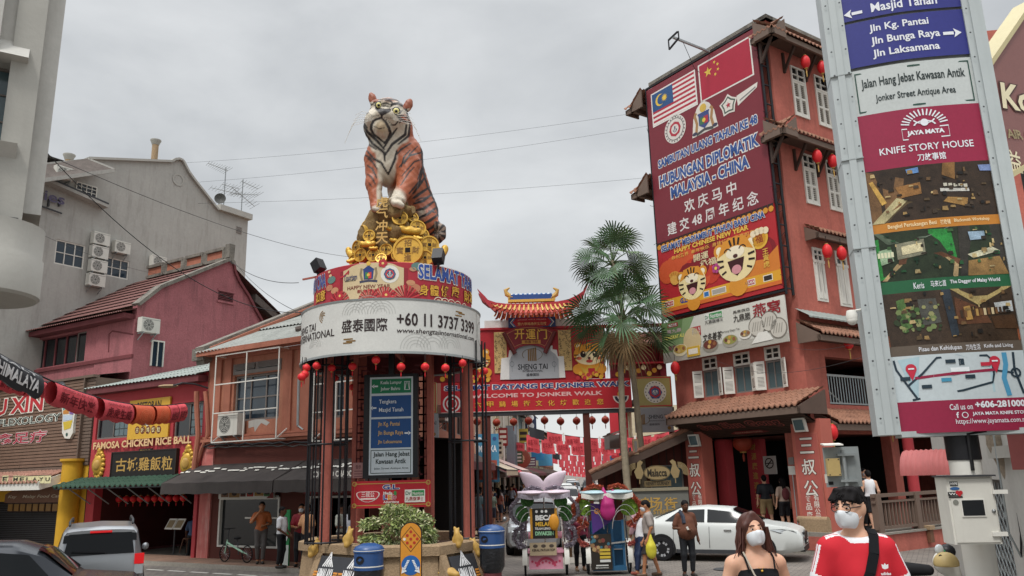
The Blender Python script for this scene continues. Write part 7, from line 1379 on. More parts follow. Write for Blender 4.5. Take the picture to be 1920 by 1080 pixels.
 m=MB();m.box(f,a,b,zb,zs-.02,n-.08,n,'#a8242a');hh=zs-zb;U=lambda x:a+Wd*x;V=lambda y:zs-hh*y;rr=random.Random(12)
 for i in range(26):w_=rr.uniform(.3,.9);m.disc(f,a+.4+rr.random()*(Wd-.9),V(rr.uniform(.3,.75)),min(w_,.45),q+.0004*i,rr.choice(('#b93a26','#8c1a22','#c2502a','#7a1820')),12)
 for i in range(24):x=U(i/24);m.rect(f,x,x+Wd/26,V(.05),V(.0),q+.012,'#2c1c1a');m.disc(f,x+Wd/48,V(.06),Wd/52,q+.014,'#c98a2c',10)
 m.poly(f,[(U(.55),V(.9)),(U(1),V(.9)),(U(1),V(.5)),(U(.9),V(.62)),(U(.8),V(.6))],q+.013,'#c9762c')
 m.rect(f,a,b,V(.9),V(.78),q+.015,'#d39a2a');m.rect(f,a,b,V(.945),V(.9),q+.015,'#c8662a')
 m.otext(f,'SELAMAT MENYAMBUT TAHUN BARU CINA',(U(.04),U(.93),V(.135),V(.055)),q+.018,bl_,wh,.035,.06);m.text(f,'HAPPY CHINESE NEW YEAR',(U(.16),U(.8),V(.215),V(.15)),q+.018,'#d8b04a',.04);m.text(f,'恭祝各界  新年快乐  身体健康  万事如意',(U(.13),U(.84),V(.285),V(.235)),q+.018,'#d8a04a',.03);m.text(f,'開運',(U(.33),U(.46),V(.4),V(.31)),q+.018,'#d8c8a0',.02);m.text(f,'承福!',(U(.38),U(.54),V(.5),V(.41)),q+.018,'#d8c8a0',.02)
 def laugh(cx,cz,r):
  o,cr,bk,k='#cf8a2e','#e2cf9a','#241512',q+.02
  for sg in(-1,1):m.disc(f,cx+sg*r*.85,cz+r*.55,r*.32,k,o,14);m.disc(f,cx+sg*r*.85,cz+r*.55,r*.18,k+.003,'#e8dcc0',12)
  m.disc(f,cx,cz,r*1.05,k+.006,cr,26,r*.95);m.poly(f,[(cx-r*.95,cz+r*.25),(cx-r*.6,cz+r*.9),(cx,cz+r*1.0),(cx+r*.6,cz+r*.9),(cx+r*.95,cz+r*.25),(cx+r*.4,cz+r*.45),(cx,cz+r*.3),(cx-r*.4,cz+r*.45)],k+.009,o);m.disc(f,cx,cz+r*.3,r*.5,k+.011,'#e8dcc0',16,r*.28)
  m.poly(f,[(cx-r*.45,cz-.02*r),(cx+r*.45,cz+.02*r),(cx+r*.3,cz-r*.5),(cx,cz-r*.72),(cx-r*.3,cz-r*.5)],k+.013,'#3a1214');m.disc(f,cx,cz-r*.45,r*.26,k+.016,'#c98a90',14,r*.2);m.disc(f,cx,cz+r*.14,r*.13,k+.016,'#4a2420',10,r*.09)
  for sg in(-1,1):
   m.ring(f,cx+sg*r*.4,cz+r*.34,r*.16,r*.21,k+.016,bk,10,20,160);m.line(f,[(cx+sg*r*1.0,cz+r*.1),(cx+sg*r*.66,cz+r*.06)],r*.09,k+.015,bk);m.line(f,[(cx+sg*r*.98,cz-r*.2),(cx+sg*r*.66,cz-r*.16)],r*.09,k+.015,bk);m.line(f,[(cx+sg*r*.8,cz-r*.52),(cx+sg*r*.55,cz-r*.42)],r*.08,k+.015,bk)
  for j in(-1,0,1):m.line(f,[(cx+j*r*.26,cz+r*.95-abs(j)*r*.06),(cx+j*r*.18,cz+r*.6)],r*.1,k+.015,bk)
  m.disc(f,cx,cz-r*1.15,r*.5,k+.004,o,14,r*.45)
 laugh(U(.3),V(.66),.62);laugh(U(.68),V(.52),.8)
 for x,y in((.12,.5),(.42,.8)):pass
 m.disc(f,U(.15),V(.53),.26,q+.02,'#cf9a4a',12);m.disc(f,U(.87),V(.36),.36,q+.02,'#d8a83a',18);m.disc(f,U(.87),V(.36),.27,q+.023,'#c28a24',16);m.text(f,'福',(U(.87)-.15,U(.87)+.15,V(.36)-.16,V(.36)+.16),q+.026,'#8c3a18',.03)
 for j in range(4):m.disc(f,U(.83)+.17*j,V(.29)+.04*math.sin(j),.12,q+.027,'#e2d2b0',10);m.disc(f,U(.11)+.1*j,V(.48)+.05*math.sin(j),.08,q+.023,'#c98a3a',8)
 for j in range(5):v=j*1.257;m.disc(f,U(.515)+.1*math.cos(v),V(.56)+.1*math.sin(v),.085,q+.04,'#a8407c',10)
 m.disc(f,U(.515),V(.56),.06,q+.043,'#e0c84a',8);m.text(f,'王\n寅\n虎',(U(.885),U(.93),V(.72),V(.5)),q+.03,'#d8b04a',.02);m.text(f,'G.L.',(U(.18),U(.25),V(.88),V(.81)),q+.02,'#27408a',.05)
 for x,w_,k in((.03,.09,'#b8303a'),(.39,.05,'#2f6aa8'),(.46,.12,'#a09a90'),(.61,.06,'#c9a040'),(.73,.08,'#b0405c'),(.87,.07,'#2c2420')):m.rect(f,U(x),U(x+w_),V(.88),V(.805),q+.018,'#e0d8c8');m.rect(f,U(x)+.03,U(x+w_)-.03,V(.87),V(.815),q+.021,k)
 m.text(f,'MELAKA',(U(.735),U(.805),V(.86),V(.825)),q+.024,'#e0d8c8',.03);m.text(f,'三叔公',(U(.04),U(.115),V(.86),V(.825)),q+.024,'#e0d8c8',.03);m.build('new_year_panel',t)
 m=MB();r=.035
 for s in(a-.06,b+.06):m.bar(f.P(s,zb-.2,n-.05),f.P(s,zt+.12,n-.05),r*2,r*2,'black_steel');m.bar(f.P(s,zb-.2,n-.4),f.P(s,zt+.12,n-.4),r*2,r*2,'black_steel')
 for z in(zt+.1,zb-.06):m.bar(f.P(a-.06,z,n-.05),f.P(b+.06,z,n-.05),r*2,r*2,'black_steel')
 for i in range(14):
  z=zb+(zt-zb)*i/13
  for s in(a-.06,b+.06):m.bar(f.P(s,z,n-.05),f.P(s,z,.01),.04,.04,'black_steel')
  m.bar(f.P(a,z,n-.1),f.P(b,z,n-.1),.04,.04,'black_steel')
 m.build('frame',t);m=MB();rr=random.Random(5)
 for i in range(60):
  sd_=rr.choice((a-.08,b+.08,b+.08));z=rr.uniform(zb,zt);p=f.P(sd_,z,n-.05);m.tube([p,p+np.array([rr.uniform(-.2,.2),rr.uniform(-.1,.1),rr.uniform(-.1,.25)])],.008,'cable',4)
 m.build('loose_ties',t)
 c=f.P(a+Wd*.62,zt+.1,n);e=atY(1262,70,c[1]-2.0);g=thing('billboard_lamp','long arm lamp frame reaching out above the billboard','lamp',c);m=MB();m.bar(c,e,.07,.07,'galv');m.build('arm',g);m=MB();u=f.P(1,0)-f.P(0,0);m.bar(e-u*.22,e+u*.22+Z3*.1,.05,.05,'black_steel');m.bar(e-u*.22-Z3*.35,e-u*.22,.04,.04,'black_steel');m.bar(e+u*.25+Z3*.1,e+u*.25-Z3*.15,.04,.04,'black_steel');m.bar(e-u*.22-Z3*.35,e+u*.25-Z3*.15,.05,.05,'black_steel');m.build('lamp_frame',g);m=MB();p=c+(e-c)*.75;m.tube([p,p+(c-p)*.35-Z3*.9,c+(e-c)*.35-Z3*1.0],.01,'cable',4);m.build('cord',g)
 tl,br=R.sz(1241,600,n),R.sz(1473,560,n);z1=(tl[1]+br[1])/2;z0=(R.sz(1244,682,n)[1]+R.sz(1478,640,n)[1])/2;a,b=-R.sz(1242,640,n)[0],-R.sz(1475,600,n)[0];Wd=b-a;hh=z1-z0;U=lambda x:a+Wd*x;V=lambda y:z1-hh*y
 m=MB();m.box(f,a,b,z0,z1,n-.05,n,'#c9c7bd');m.poly(f,[(a,z0),(U(.32),z0),(U(.22),V(.45)),(U(.3),z1),(a,z1)],q,'#7c9468');m.poly(f,[(a,V(.0)),(U(.2),V(.0)),(U(.17),V(.45)),(a,V(.55))],q+.003,'#5f7a4c');m.poly(f,[(a,z0),(b,z0),(b,V(.82)),(U(.5),V(.78)),(a,V(.75))],q+.004,'#a9a69c')
 m.rect(f,U(.06),U(.155),V(.15),V(.05),q+.008,'#8c2a30');m.text(f,'純正天然',(U(.07),U(.147),V(.135),V(.065)),q+.012,wh,.03);m.text(f,'TONGKAT ALI',(U(.02),U(.2),V(.44),V(.35)),q+.008,'#d8cf6a',.03);m.text(f,'東革阿里',(U(.05),U(.2),V(.72),V(.6)),q+.008,'#8c4a5c',.03);m.text(f,'第九鼎',(U(.05),U(.18),V(.3),V(.2)),q+.008,'#b8a0a4',.02)
 m.rect(f,U(.27),U(.285)+.35,V(.48),V(.26),q+.008,'#a83a3a');m.text(f,'南洋人參',(U(.275),U(.285)+.33,V(.46),V(.28)),q+.012,wh,.02);m.rect(f,U(.39),U(.54),V(.18),V(.02),q+.008,'#d8d8d0');m.rect(f,U(.43),U(.535),V(.17),V(.03),q+.01,'#3f8a50');m.text(f,'Dr',(U(.395),U(.425),V(.15),V(.06)),q+.012,'#3f6a4c',.02);m.text(f,'Nutrition',(U(.44),U(.53),V(.15),V(.05)),q+.013,wh,.02);m.text(f,'九鼎旗博士',(U(.39),U(.54),V(.27),V(.2)),q+.01,'#3a3a3a',.02)
 m.text(f,'文冬姜茶',(U(.36),U(.52),V(.68),V(.48)),q+.01,'#2a2420',.05,.15);m.text(f,'Bentong Ginger Tea',(U(.52),U(.66),V(.56),V(.5)),q+.01,'#4a4a44',.01);m.text(f,'燕窝',(U(.77),U(.97),V(.36),V(.06)),q+.012,'#8c2028',.05);m.text(f,'九鼎膳',(U(.62),U(.75),V(.37),V(.2)),q+.01,'#2a2420',.03);m.text(f,'馬來西亞',(U(.62),U(.75),V(.17),V(.1)),q+.01,'#2a2420',.02)
 def bowl(x,y,r,k1,k2):m.disc(f,U(x),V(y),r,q+.014,k1,20,r*.62);m.disc(f,U(x),V(y)+r*.12,r*.86,q+.017,k2,18,r*.45);[m.disc(f,U(x)+r*.5*math.cos(v),V(y)+r*.15+r*.22*math.sin(v),r*.2,q+.02,k,8) for v,k in((0,'#8c5a3c'),(1.6,'#b8903c'),(3.1,'#6b3a34'),(4.4,'#c9a870'))]
 bowl(.16,.75,.35,'#d8cfae','#b89a4a');bowl(.42,.78,.36,'#8a8478','#6b3a30');bowl(.58,.76,.34,'#9a9488','#8c8a4a');bowl(.7,.68,.25,'#d6d2c8','#8a7a60');m.disc(f,U(.27),V(.6),.42,q+.012,'#c9b48a',18,.5);m.box(f,U(.22),U(.33),V(.95),V(.72),q+.01,q+.03,'#c9a43c');m.rect(f,U(.235),U(.315),V(.9),V(.77),q+.034,'#e0d8c8')
 for x,y in((.79,.56),(.88,.5),(.94,.68)):m.disc(f,U(x),V(y),.34,q+.012,'#7a746a',22);m.disc(f,U(x),V(y),.3,q+.015,'#c0bbb0',22);[m.line(f,[(U(x)-.2+.1*j,V(y)-.15),(U(x)-.1+.09*j,V(y)+.15)],.03,q+.018,'#8f8a80') for j in range(4)]
 m.poly(f,[(U(.74),V(.92)),(U(.9),V(.9)),(U(.86),V(.7)),(U(.8),V(.7))],q+.02,'#d8d6ce');m.build('food_banner',None,'pale food advertisement banner with bowls hanging under the billboard','banner')
billboard()
for i,(F,x,y,n,lab) in enumerate(((S,1510,116,.55,'long lantern under the top eave, the one nearer the corner'),(S,1541,126,.55,'long lantern under the top eave, the one half behind the pylon'),(S,1532,293,.55,'long lantern under the second eave, the one nearer the corner'),(S,1561,302,.55,'long lantern under the second eave, the one beside the pylon'),(S,1551,471,.5,'long lantern over the grilled windows, the left of two'),(S,1578,475,.5,'long lantern over the grilled windows, the right of two'),(S,1591,641,.6,'long red lantern hanging before the dark balcony'),(S,1561,810,.6,'long lantern under the porch eave beside the lettered pier'),(S,1670,795,.6,'long lantern in the porch under the pylon, left of two'),(S,1747,795,.6,'long lantern in the porch under the pylon, right of two'))):lantern(F.P(*F.sz(x,y,n),n),lab,.16,'long red lanterns on the corner building',tall=1.65,tassel=.3,cord=.25)
p=R.P(*R.sz(1322,705,-.3),1.2);lantern(R.P(*R.sz(1266,690,.6),.6),'red lantern hanging behind the palm at the corner building edge',.17,'long red lanterns on the corner building',tall=1.5)
lantern(R.P(*R.sz(1392,830,-1),-1.),'large faded red lantern inside the dark shop doorway',.34,'long red lanterns on the corner building','lantern_dark',tassel=.3)
# right foreground: pylon, poles, boxes, signs
class Bow:
 """slightly bulging board: a plane whose face bows out towards its middle"""
 def __init__(s,F,c,k):s.F,s.c,s.k=F,c,k
 def b(s,a):return -s.k*abs(a-s.c)**1.6
 def P(s,a,z,n=0.):return s.F.P(a,z,n+s.b(a))
 def sz(s,x,y,n=0.):
  a,z=s.F.sz(x,y,n)
  for _ in range(3):a,z=s.F.sz(x,y,n+s.b(a))
  return a,z
 box=Face.box
def pylon():
 F0=Face(atY(1790,810,8.6)[:2],104);F=Bow(F0,F0.sz(1800,812)[0],.14);zb=F.sz(1780,806)[1];H=7.2;a,b=F.sz(1645,812)[0],F.sz(1985,795)[0]
 base=F0.P((a+b)/2-.05,gh(8.6),-.3);t=thing('sign_pylon','tall bulging white framed pylon with blue street names and knife museum advert','sign',base);N=10;m=MB()
 def panel(x0,x1,z0,z1,n,k):m.rect(F,x0,x1,z0,z1,n,k,N)
 V=lambda x,y:F.sz(x,y)[1];fw=.23
 for x0,x1 in((a,a+fw),(b-fw,b)):
  for i in range(3):y0,y1=x0+(x1-x0)*i/3,x0+(x1-x0)*(i+1)/3;m.box(F,y0,y1,zb-.03,zb+H,-.34,.05,'pylon_grey') if i==1 else m.box(F,y0,y1,zb-.03,zb+H,-.3,.03,'pylon_grey')
 m.box(F,a+fw,b-fw,zb-.06,zb+.0,-.3,.03,'pylon_grey');m.box(F,a+fw,(a+b)/2,zb,zb+H,-.4,-.04,'pylon_grey');m.box(F,(a+b)/2,b-fw,zb,zb+H,-.4,-.04,'pylon_grey')
 for z in(2.1,3.2,4.3):m.box(F,a-.004,a+fw+.004,zb+z,zb+z+.012,-.3,.055,'galv')
 for i in range(22):
  for s in(a+.04,a+fw-.03,b-fw+.03):m.disc(F,s,zb+.15+.32*i,.012,.06,'dark_metal',6)
 m.build('frame',t);m=MB();A,B=a+fw,b-fw;W=B-A;X=lambda f:A+W*f;wt='#d9dbe0';mg='#8c1f3e';zz=lambda y:V(1740,y);n=.0;e=.004
 L0=[('#8c1f3e',812,752),('#b9c3c6',752,665),('#5c5146',665,646),('@#3a2d22',646,545),('#1f5a38',545,522),('@#26301f',522,428),('#b5762a',428,410),('@#33271d',410,308),(mg,308,200),('#b5bab8',200,113),('#2b2f78',107,22),('#2b2f78',17,-60),('#1f6a50',-66,-220)]
 for k,y0,y1 in L0:panel(A,B,zz(y0),zz(y1),e,k)
 panel(A,B,zz(-60),zb+H,e-.002,'#b5bab8');q=lambda f0,f1,y0,y1:(X(f0),X(f1),zz(y1),zz(y0));T_=lambda s,r,k,b_=.01,**kw:m.text(F,s,r,e*2,k,b_,**kw)
 T_('Call us on',q(.38,.55,760,771),wt);T_('+606-2810002',q(.57,.98,756,769),wt,.04);T_('f',q(.42,.44,775,786),wt,.03);m.ring(F,X(.485),zz(781),.025,.033,e*2,wt,14);T_('JAYA MATA KNIFE STORY',q(.54,.97,776,784),wt,.03);T_('https://www.jayamata.com.my/',q(.41,.97,788,800),wt,.005)
 ln=lambda P,w,k,o=2.2:m.line(F,[(X(x),zz(y)) for x,y in P],w,e*o,k)
 m.poly(F,[(X(x),zz(y)) for x,y in((.05,672),(.2,668),(.5,668),(.74,690),(.74,740),(.15,748))],e*1.6,'#a3bcc4')
 ln([(.02,672),(.03,690),(.1,722),(.16,748)],.022,'#22333e');ln([(.1,722),(.22,700),(.34,672),(.72,672),(.75,680),(.75,706)],.022,'#22333e');ln([(.12,749),(.5,735),(.73,722),(.75,706)],.022,'#22333e');ln([(.16,708),(.45,703),(.76,699)],.03,mg,2.5);ln([(.85,668),(.85,690),(.82,715),(.84,748)],.05,'#4a90b4');ln([(.92,668),(.91,700),(.95,745)],.025,'#22333e');m.ring(F,X(.915),zz(706),.035,.055,e*3,'#22333e',12);ln([(.76,700),(.9,706)],.02,'#22333e')
 for x,y in((.14,690),(.77,683)):m.disc(F,X(x),zz(y),.055,e*3,'#b8283e',14);m.poly(F,[(X(x)-.045,zz(y)-.03),(X(x)+.045,zz(y)-.03),(X(x),zz(y)-.13)],e*3,'#b8283e');m.rect(F,X(x)-.03,X(x)+.03,zz(y)-.008,zz(y)+.008,e*4,wt)
 for x,y,k in((.4,680,'#22333e'),(.35,714,'#3f8aa8'),(.53,710,'#22333e'),(.2,725,'#22333e'),(.66,688,'#b8283e'),(.05,708,'#22333e')):m.rect(F,X(x),X(x)+.1,zz(y)-.02,zz(y)+.02,e*3,k)
 T_('☪',q(.5,.54,676,690),'#22333e',.02);m.rect(F,X(.43),X(.57),zz(700)-.0,zz(692),e*2.6,'#dfe4e6');T_('7 MINUTES',q(.47,.56,694,698),'#22333e')
 pg=lambda P,k,o:m.poly(F,[(X(x),zz(y)) for x,y in P],e*o,k)
 for P,k,o in((((0,308),(.0,410),(.25,380),(.3,330)),'@#6e5134',1.6),(((0,410),(.1,410),(.3,372),(.22,365)),'@#a09670',2),(((.3,372),(.55,395),(.85,408),(.1,410)),'@#54462f',1.8),(((.22,345),(.42,340),(.42,362),(.26,366)),'@#8a6236',2.2),(((.57,355),(.8,358),(.8,364),(.57,361)),'@#c2c0b8',2.4),(((.58,380),(.62,372),(.78,376),(.76,392)),'@#94713f',2.4),(((.62,308),(.72,308),(.7,340),(.6,330)),'@#75552f',2),(((.32,314),(.42,312),(.42,322),(.33,324)),'@#5f86b8',3),(((.9,316),(1,316),(1,328),(.91,327)),'@#7080a8',3),(((.02,330),(.05,328),(.14,372),(.1,376)),'@#b8924a',2.4),(((0,440),(.45,430),(.6,432),(.62,500),(.1,510),(0,520)),'@#2a8038',1.6),(((.0,428),(.6,428),(.4,445),(.1,452)),'@#4d5a48',2),(((.02,520),(.15,490),(.55,482),(.62,500),(.6,522)),'@#a89068',2.2),(((.16,492),(.55,484),(.62,500),(.64,490),(.5,474),(.17,482)),'@#5c3c28',2.4),(((.16,452),(.38,447),(.38,476),(.16,482)),'@#7c7a66',2.6),(((.2,458),(.36,454),(.36,470),(.2,474)),'@#c2b894',3),(((.66,428),(1,428),(1,522),(.62,522)),'@#33302a',1.8),(((.68,522),(.7,494),(.95,488),(1,522)),'@#8a6c40',2.2),(((.73,440),(.86,440),(.86,455),(.74,456)),'@#8fa6b8',3),(((.7,482),(.9,470),(.96,478),(.74,490)),'@#b8b49a',2.6),(((.02,462),(.12,458),(.13,484),(.03,490)),'@#8fa888',2.8),(((0,646),(.0,625),(.5,608),(1,620),(1,646)),'@#7a452c',1.8),(((.45,545),(.52,545),(.54,632),(.48,634)),'@#2c343c',2.4),(((.54,560),(.75,585),(.8,612),(.54,612)),'@#5a3a28',2.2),(((.52,545),(1,545),(.72,578)),'@#9c8a5a',2.2),(((.1,560),(.16,556),(.2,610),(.12,620)),'@#4c6a38',2.4),(((.26,560),(.4,560),(.42,606),(.28,610)),'@#4a4a44',2.2),(((.84,575),(.98,572),(.98,592),(.85,592)),'@#b0b4b4',2.6),(((.8,600),(.98,598),(1,625),(.82,622)),'@#46301f',2.4),(((.6,580),(.65,578),(.66,604),(.61,605)),'@#b08a4c',2.8)):pg(P,k,o)
 rr=random.Random(8)
 for i in range(46):x,y=rr.uniform(.08,.42),rr.uniform(570,620);m.disc(F,X(x),zz(y),rr.uniform(.012,.035),e*3,rr.choice(('#3c5a2c','#6b7a4a','#2c3a22','#8a8a5c')),6)
 for i in range(150):
  y0,y1,x0,x1=rr.choice(((320,402,.02,.98),(436,515,.02,.98),(552,638,.02,.98)));x,y=rr.uniform(x0,x1),rr.uniform(y0,y1);w_,h_=rr.uniform(.01,.05),rr.uniform(2,8);m.poly(F,[(X(x),zz(y)),(X(min(.985,x+w_)),zz(y-rr.uniform(-1,1))),(X(min(.985,x+w_*.9)),zz(y-h_)),(X(x+w_*.1),zz(y-h_))],e*(3.5+.004*i),'@'+rr.choice(('#2a221a','#6b5236','#8f7448','#403428','#1c1a18','#b09a6c','#54442e') if y<420 or y>540 else('#1f4a2a','#2c241c','#8a744c','#3c5a34','#14301c','#a8966c')))
 for i in range(12):x=.02+.03*i;m.rect(F,X(.57+.03*i),X(.59+.03*i),zz(600-i*.5),zz(586-i*.3),e*3.2,rr.choice(('#a8864c','#6b4a2c','#c2b08a','#3a2a1e')))
 for i in range(5):m.rect(F,X(.01+.026*i),X(.03+.026*i),zz(476),zz(466),e*3.4,'#d0cfae');m.rect(F,X(.6+.04*i),X(.63+.04*i),zz(352+i),zz(346+i),e*3.2,'#b8b4a4')
 T_('Pisau dan Kehidupan',q(.22,.54,650,661),wt);T_('刀与生活',q(.57,.68,650,661),wt);T_('Knife and Living',q(.71,.93,651,660),wt);T_('Keris',q(.25,.33,528,540),wt);T_('马来匕首',q(.38,.5,527,539),wt);T_('The Dagger of Malay World',q(.53,.92,528,537),wt,.02);T_('Bengkel Pertukangan Besi',q(.12,.5,414,424),'#ead6a8');T_('打铁铺',q(.53,.61,414,423),'#ead6a8');T_('Blacksmith Workshop',q(.64,.92,414,422),'#ead6a8')
 T_('KNIFE STORY HOUSE',q(.14,.9,268,281),wt,.01);T_('刀故事馆',q(.43,.66,287,301),wt,.03);x0,x1,z0,z1=q(.34,.72,238,258);m.line(F,[(x0,z0),(x1,z0),(x1,z1),(x0,z1)],.014,e*2.4,wt,True);T_('JAYA MATA',(x0+.05,x1-.05,z0+.03,z1-.03),wt,.05);c=X(.53);zc=z1+.02
 for i in range(15):v=rad(12+156*i/14);m.line(F,[(c+.17*math.cos(v),zc+.13*math.sin(v)),(c+.26*math.cos(v),zc+.21*math.sin(v))],.016,e*2.4,wt)
 m.ring(F,c,zc-.01,.11,.13,e*2.4,wt,14,15,165,.6);m.ring(F,c,zc+.1,.11,.13,e*2.4,wt,14,200,340,.6);m.disc(F,c,zc+.04,.045,e*2.6,wt,12)
 x0,x1,z0,z1=q(.03,.97,120,194);m.line(F,[(x0,z0),((x0+x1)/2,z0),(x1,z0),(x1,z1),((x0+x1)/2,z1),(x0,z1)],.022,e*2.2,'#25463c',True);T_('Jalan Hang Jebat Kawasan Antik',q(.07,.93,132,154),'#1c2a2a',.018);T_('Jonker Street Antique Area',q(.17,.83,165,182),'#1c2a2a',.015)
 T_('Jln Kg. Pantai',q(.2,.7,32,49),wt,.02);T_('Jln Bunga Raya',q(.2,.78,56,74),wt,.02);T_('Jln Laksamana',q(.2,.76,80,98),wt,.02);T_('Masjid Tanah',q(.24,.8,-8,14),wt,.02);T_('Tengkera',q(.24,.7,-44,-24),wt,.02)
 for x,y,sg in((.88,66,1),(.09,4,-1)):s,z=X(x),zz(y);m.poly(F,[(s-sg*.1,z-.02),(s+sg*.02,z-.02),(s+sg*.02,z+.02),(s-sg*.1,z+.02)],e*2.4,wt);m.poly(F,[(s+sg*.11,z),(s+sg*.02,z+.06),(s+sg*.04,z),(s+sg*.02,z-.06)],e*2.6,wt)
 m.build('sign_face',t)
 p=F0.P(F0.sz(1822,950,-.25)[0],0,-.25);p=np.array([p[0],p[1],0]);z0=gh(p[1])-.05
 for k,c0,c1,r in(('black_steel',z0,z0+.62,.165),('white_paint',z0+.62,z0+1.28,.16),('white_paint',z0+1.28,zb-.32,.16),('black_steel',zb-.32,zb+.1,.17)):m=MB();m.lathe(p,[(r,c0),(r,c1)],k,20);m.lathe(p,[(0,c1),(r,c1)],k,20);m.build('pole',t)
 m=MB();m.tube([p+F0.n*.2+Z3*(zb-.02)+F0.u*.2,p+F0.n*.2+F0.u*.02+Z3*(zb-.05),p+F0.n*.17+F0.u*.02+Z3*(z0+1.9)],.02,'cable',6);m.build('cable',t);return F0,p,zb
mat('pylon_grey','#a9b0b0',.45,.06,2,streak=.18,stain='#7f8686',spec=.5)
PF,PP,PZ=pylon()
def right_things():
 B=Face(PP[:2]+np.array([0,-.16]),97);n=.42;a,b,c,d=B.box(1772,895,1880,1020,n);t=thing('electric_cabinet','pale metal electric cabinet with stickers and dark window on the pylon pole','cabinet',B.P((a+b)/2,c,.2));m=MB();m.box(B,a,b,c,d,.14,n,'ac_white');m.box(B,a-.02,b+.02,d,d+.015,.12,n+.05,'dark_metal');m.box(B,a+.02,b-.02,c+.02,d-.02,n,n+.012,'ac_white');m.build('casing',t);m=MB();A,Bq,Cq,D=B.box(1801,938,1846,966,n);m.box(B,A-.012,Bq+.012,Cq-.012,D+.012,n+.013,n+.022,'white_paint');m.rect(B,A,Bq,Cq,D,n+.025,'window_dark');m.build('meter_window',t)
 m=MB()
 for y in(922,1001):s,z=B.sz(1871,y,n);m=MB();m.box(B,s-.06,s+.08,z-.02,z+.02,n+.01,n+.035,'white_paint');m.build('hinge',t)
 m=MB();s,z=B.sz(1862,958,n);m.ball(B.P(s,z,n+.015),.02,'steel',8,6);m.build('lock',t);m=MB()
 for x,y,w,h,k,tx in((1787,907,14,8,'#1c1c1e','HYPE'),(1789,916,17,6,'#2f5a8c',''),(1787,926,20,7,'#2a2a2a','WE'),(1791,932,24,3,'#2a2a2a',''),(1791,942,10,10,'#7a7a72','')):
  s,z=B.sz(x,y,n);w,h=w*.0055,h*.0055;m.disc(B,s,z,w/2,n+.016,k,14,h/2) if not tx and h>.03 else m.rect(B,s-w/2,s+w/2,z-h/2,z+h/2,n+.016,k)
  if tx:m.text(B,tx,(s-w*.42,s+w*.42,z-h*.3,z+h*.3),n+.02,'#d9d9d6',.02)
 s,z=B.sz(1797,925,n);m.disc(B,s-.015,z+.008,.02,n+.021,'#b3242c',10);m.disc(B,s+.015,z+.008,.02,n+.021,'#b3242c',10);m.poly(B,[(s-.034,z+.005),(s+.034,z+.005),(s,z-.035)],n+.022,'#b3242c');m.build('sticker',t)
 p0=atY(1867,812,11.)[:2];p1=gnd(1905,1085,.3);t=thing('utility_pole','weathered concrete utility pole leaning beside the electric cabinet','pole',(p1[0],p1[1],gh(11)));q=atY(1850,640,11.6);m=MB();m.tube([(q[0]+.6,11.2,gh(11)-.1),atY(1872,830,11.3),atY(1845,600,11.5),atY(1828,300,11.8)],[.17,.155,.14,.12],'concrete_pole',14);m.build('shaft',t)
 for i,xx in enumerate((1862,1884)):m=MB();m.tube([atY(xx,810,11.1),atY(xx+14,900,11.05),atY(xx+30,1000,11.0),atY(1915,1045,11.0)],.014,'cable' if i else 'galv',5);m.build('cable',t)
 D=Face(atY(1582,880,13.6)[:2],97);a,b,c,d=D.box(1542,839,1618,912);t=thing('traffic_sign','grey back of a square traffic sign with yellow control box and small solar panel','sign',D.P((a+b)/2,gh(13.6),0));m=MB();m.box(D,a,b,c,d,-.02,0,'galv');m.build('plate',t);m=MB();s=D.sz(1583,880)[0];m.tube([D.P(s,gh(13.6)-.05,.05),D.P(s,d-.05,.05)],.035,'galv',10);m.build('pole',t)
 for z in(c+.1,d-.13):m=MB();m.box(D,s-.1,s+.18,z-.02,z+.02,.005,.1,'galv');m.build('clamp',t)
 m=MB();A,Bq,Cq,Dq=D.box(1547,860,1574,892);m.box(D,A,Bq,Cq,Dq,.005,.12,'#b8a06a')
 for x in(A+.02,Bq-.02):
  for z in(Cq+.02,Dq-.02):m.disc(D,x,z,.012,.124,'dark_metal',6)
 m.build('control_box',t);m=MB();A,Bq,Cq,Dq=D.box(1540,837,1576,842);m.prism([D.P(A,Dq,.2),D.P(A,Dq+.02,.2),D.P(A,Dq+.05,-.05),D.P(A,Dq+.03,-.05)],D.u*(Bq-A),'white_paint');m.build('solar_panel',t);m=MB();A,Bq,Cq,Dq=D.box(1553,903,1563,909);m.rect(D,A,Bq,Cq,Dq,.004,'#1c1c1e');m.rect(D,A-.05,A-.01,Cq+.03,Dq+.12,.004,'#c9c7bf');m.build('sticker',t)
 K=Face(atY(1880,200,9.5)[:2],62);pts=[K.sz(*q) for q in((1858,122),(1935,8),(1935,300),(1885,328))];m=MB();m.poly(K,pts,0,'#7d5450',-.25);e=[K.sz(*q) for q in((1856,112),(1936,-4),(1935,10),(1858,124))];m.poly(K,e,.03,'#b8ad84',-.28);m.poly(K,[K.sz(*q) for q in((1885,328),(1935,300),(1935,310),(1885,340))],.03,'#b8ad84',-.28);m.otext(K,'Kopi',(K.sz(1878,200)[0],K.sz(1878,200)[0]+1.15,K.sz(1885,212)[1],K.sz(1885,150)[1]),.01,'#d9cfae','#4a2e2a',.03,.04,shear=.2,rot=6);a0=K.sz(1888,240);m.otext(K,'AIR COND',(a0[0]-.02,a0[0]+1.,a0[1]-.14,a0[1]+.08),.01,'#9a8a6a','#c2b58c',.0,.02,rot=8);a0=K.sz(1896,300);m.text(K,'益',(a0[0]-.08,a0[0]+.2,a0[1]-.16,a0[1]+.14),.01,'#d9cfae',.03);[m.bar(K.P(x,4.4,-.15),K.P(x,6.2,-.15),.06,.06,'dark_metal') for x in(.5,1.6)];m.build('coffee_shop_sign',None,'maroon sign box with cream lettering starting Ko at the right edge','sign')
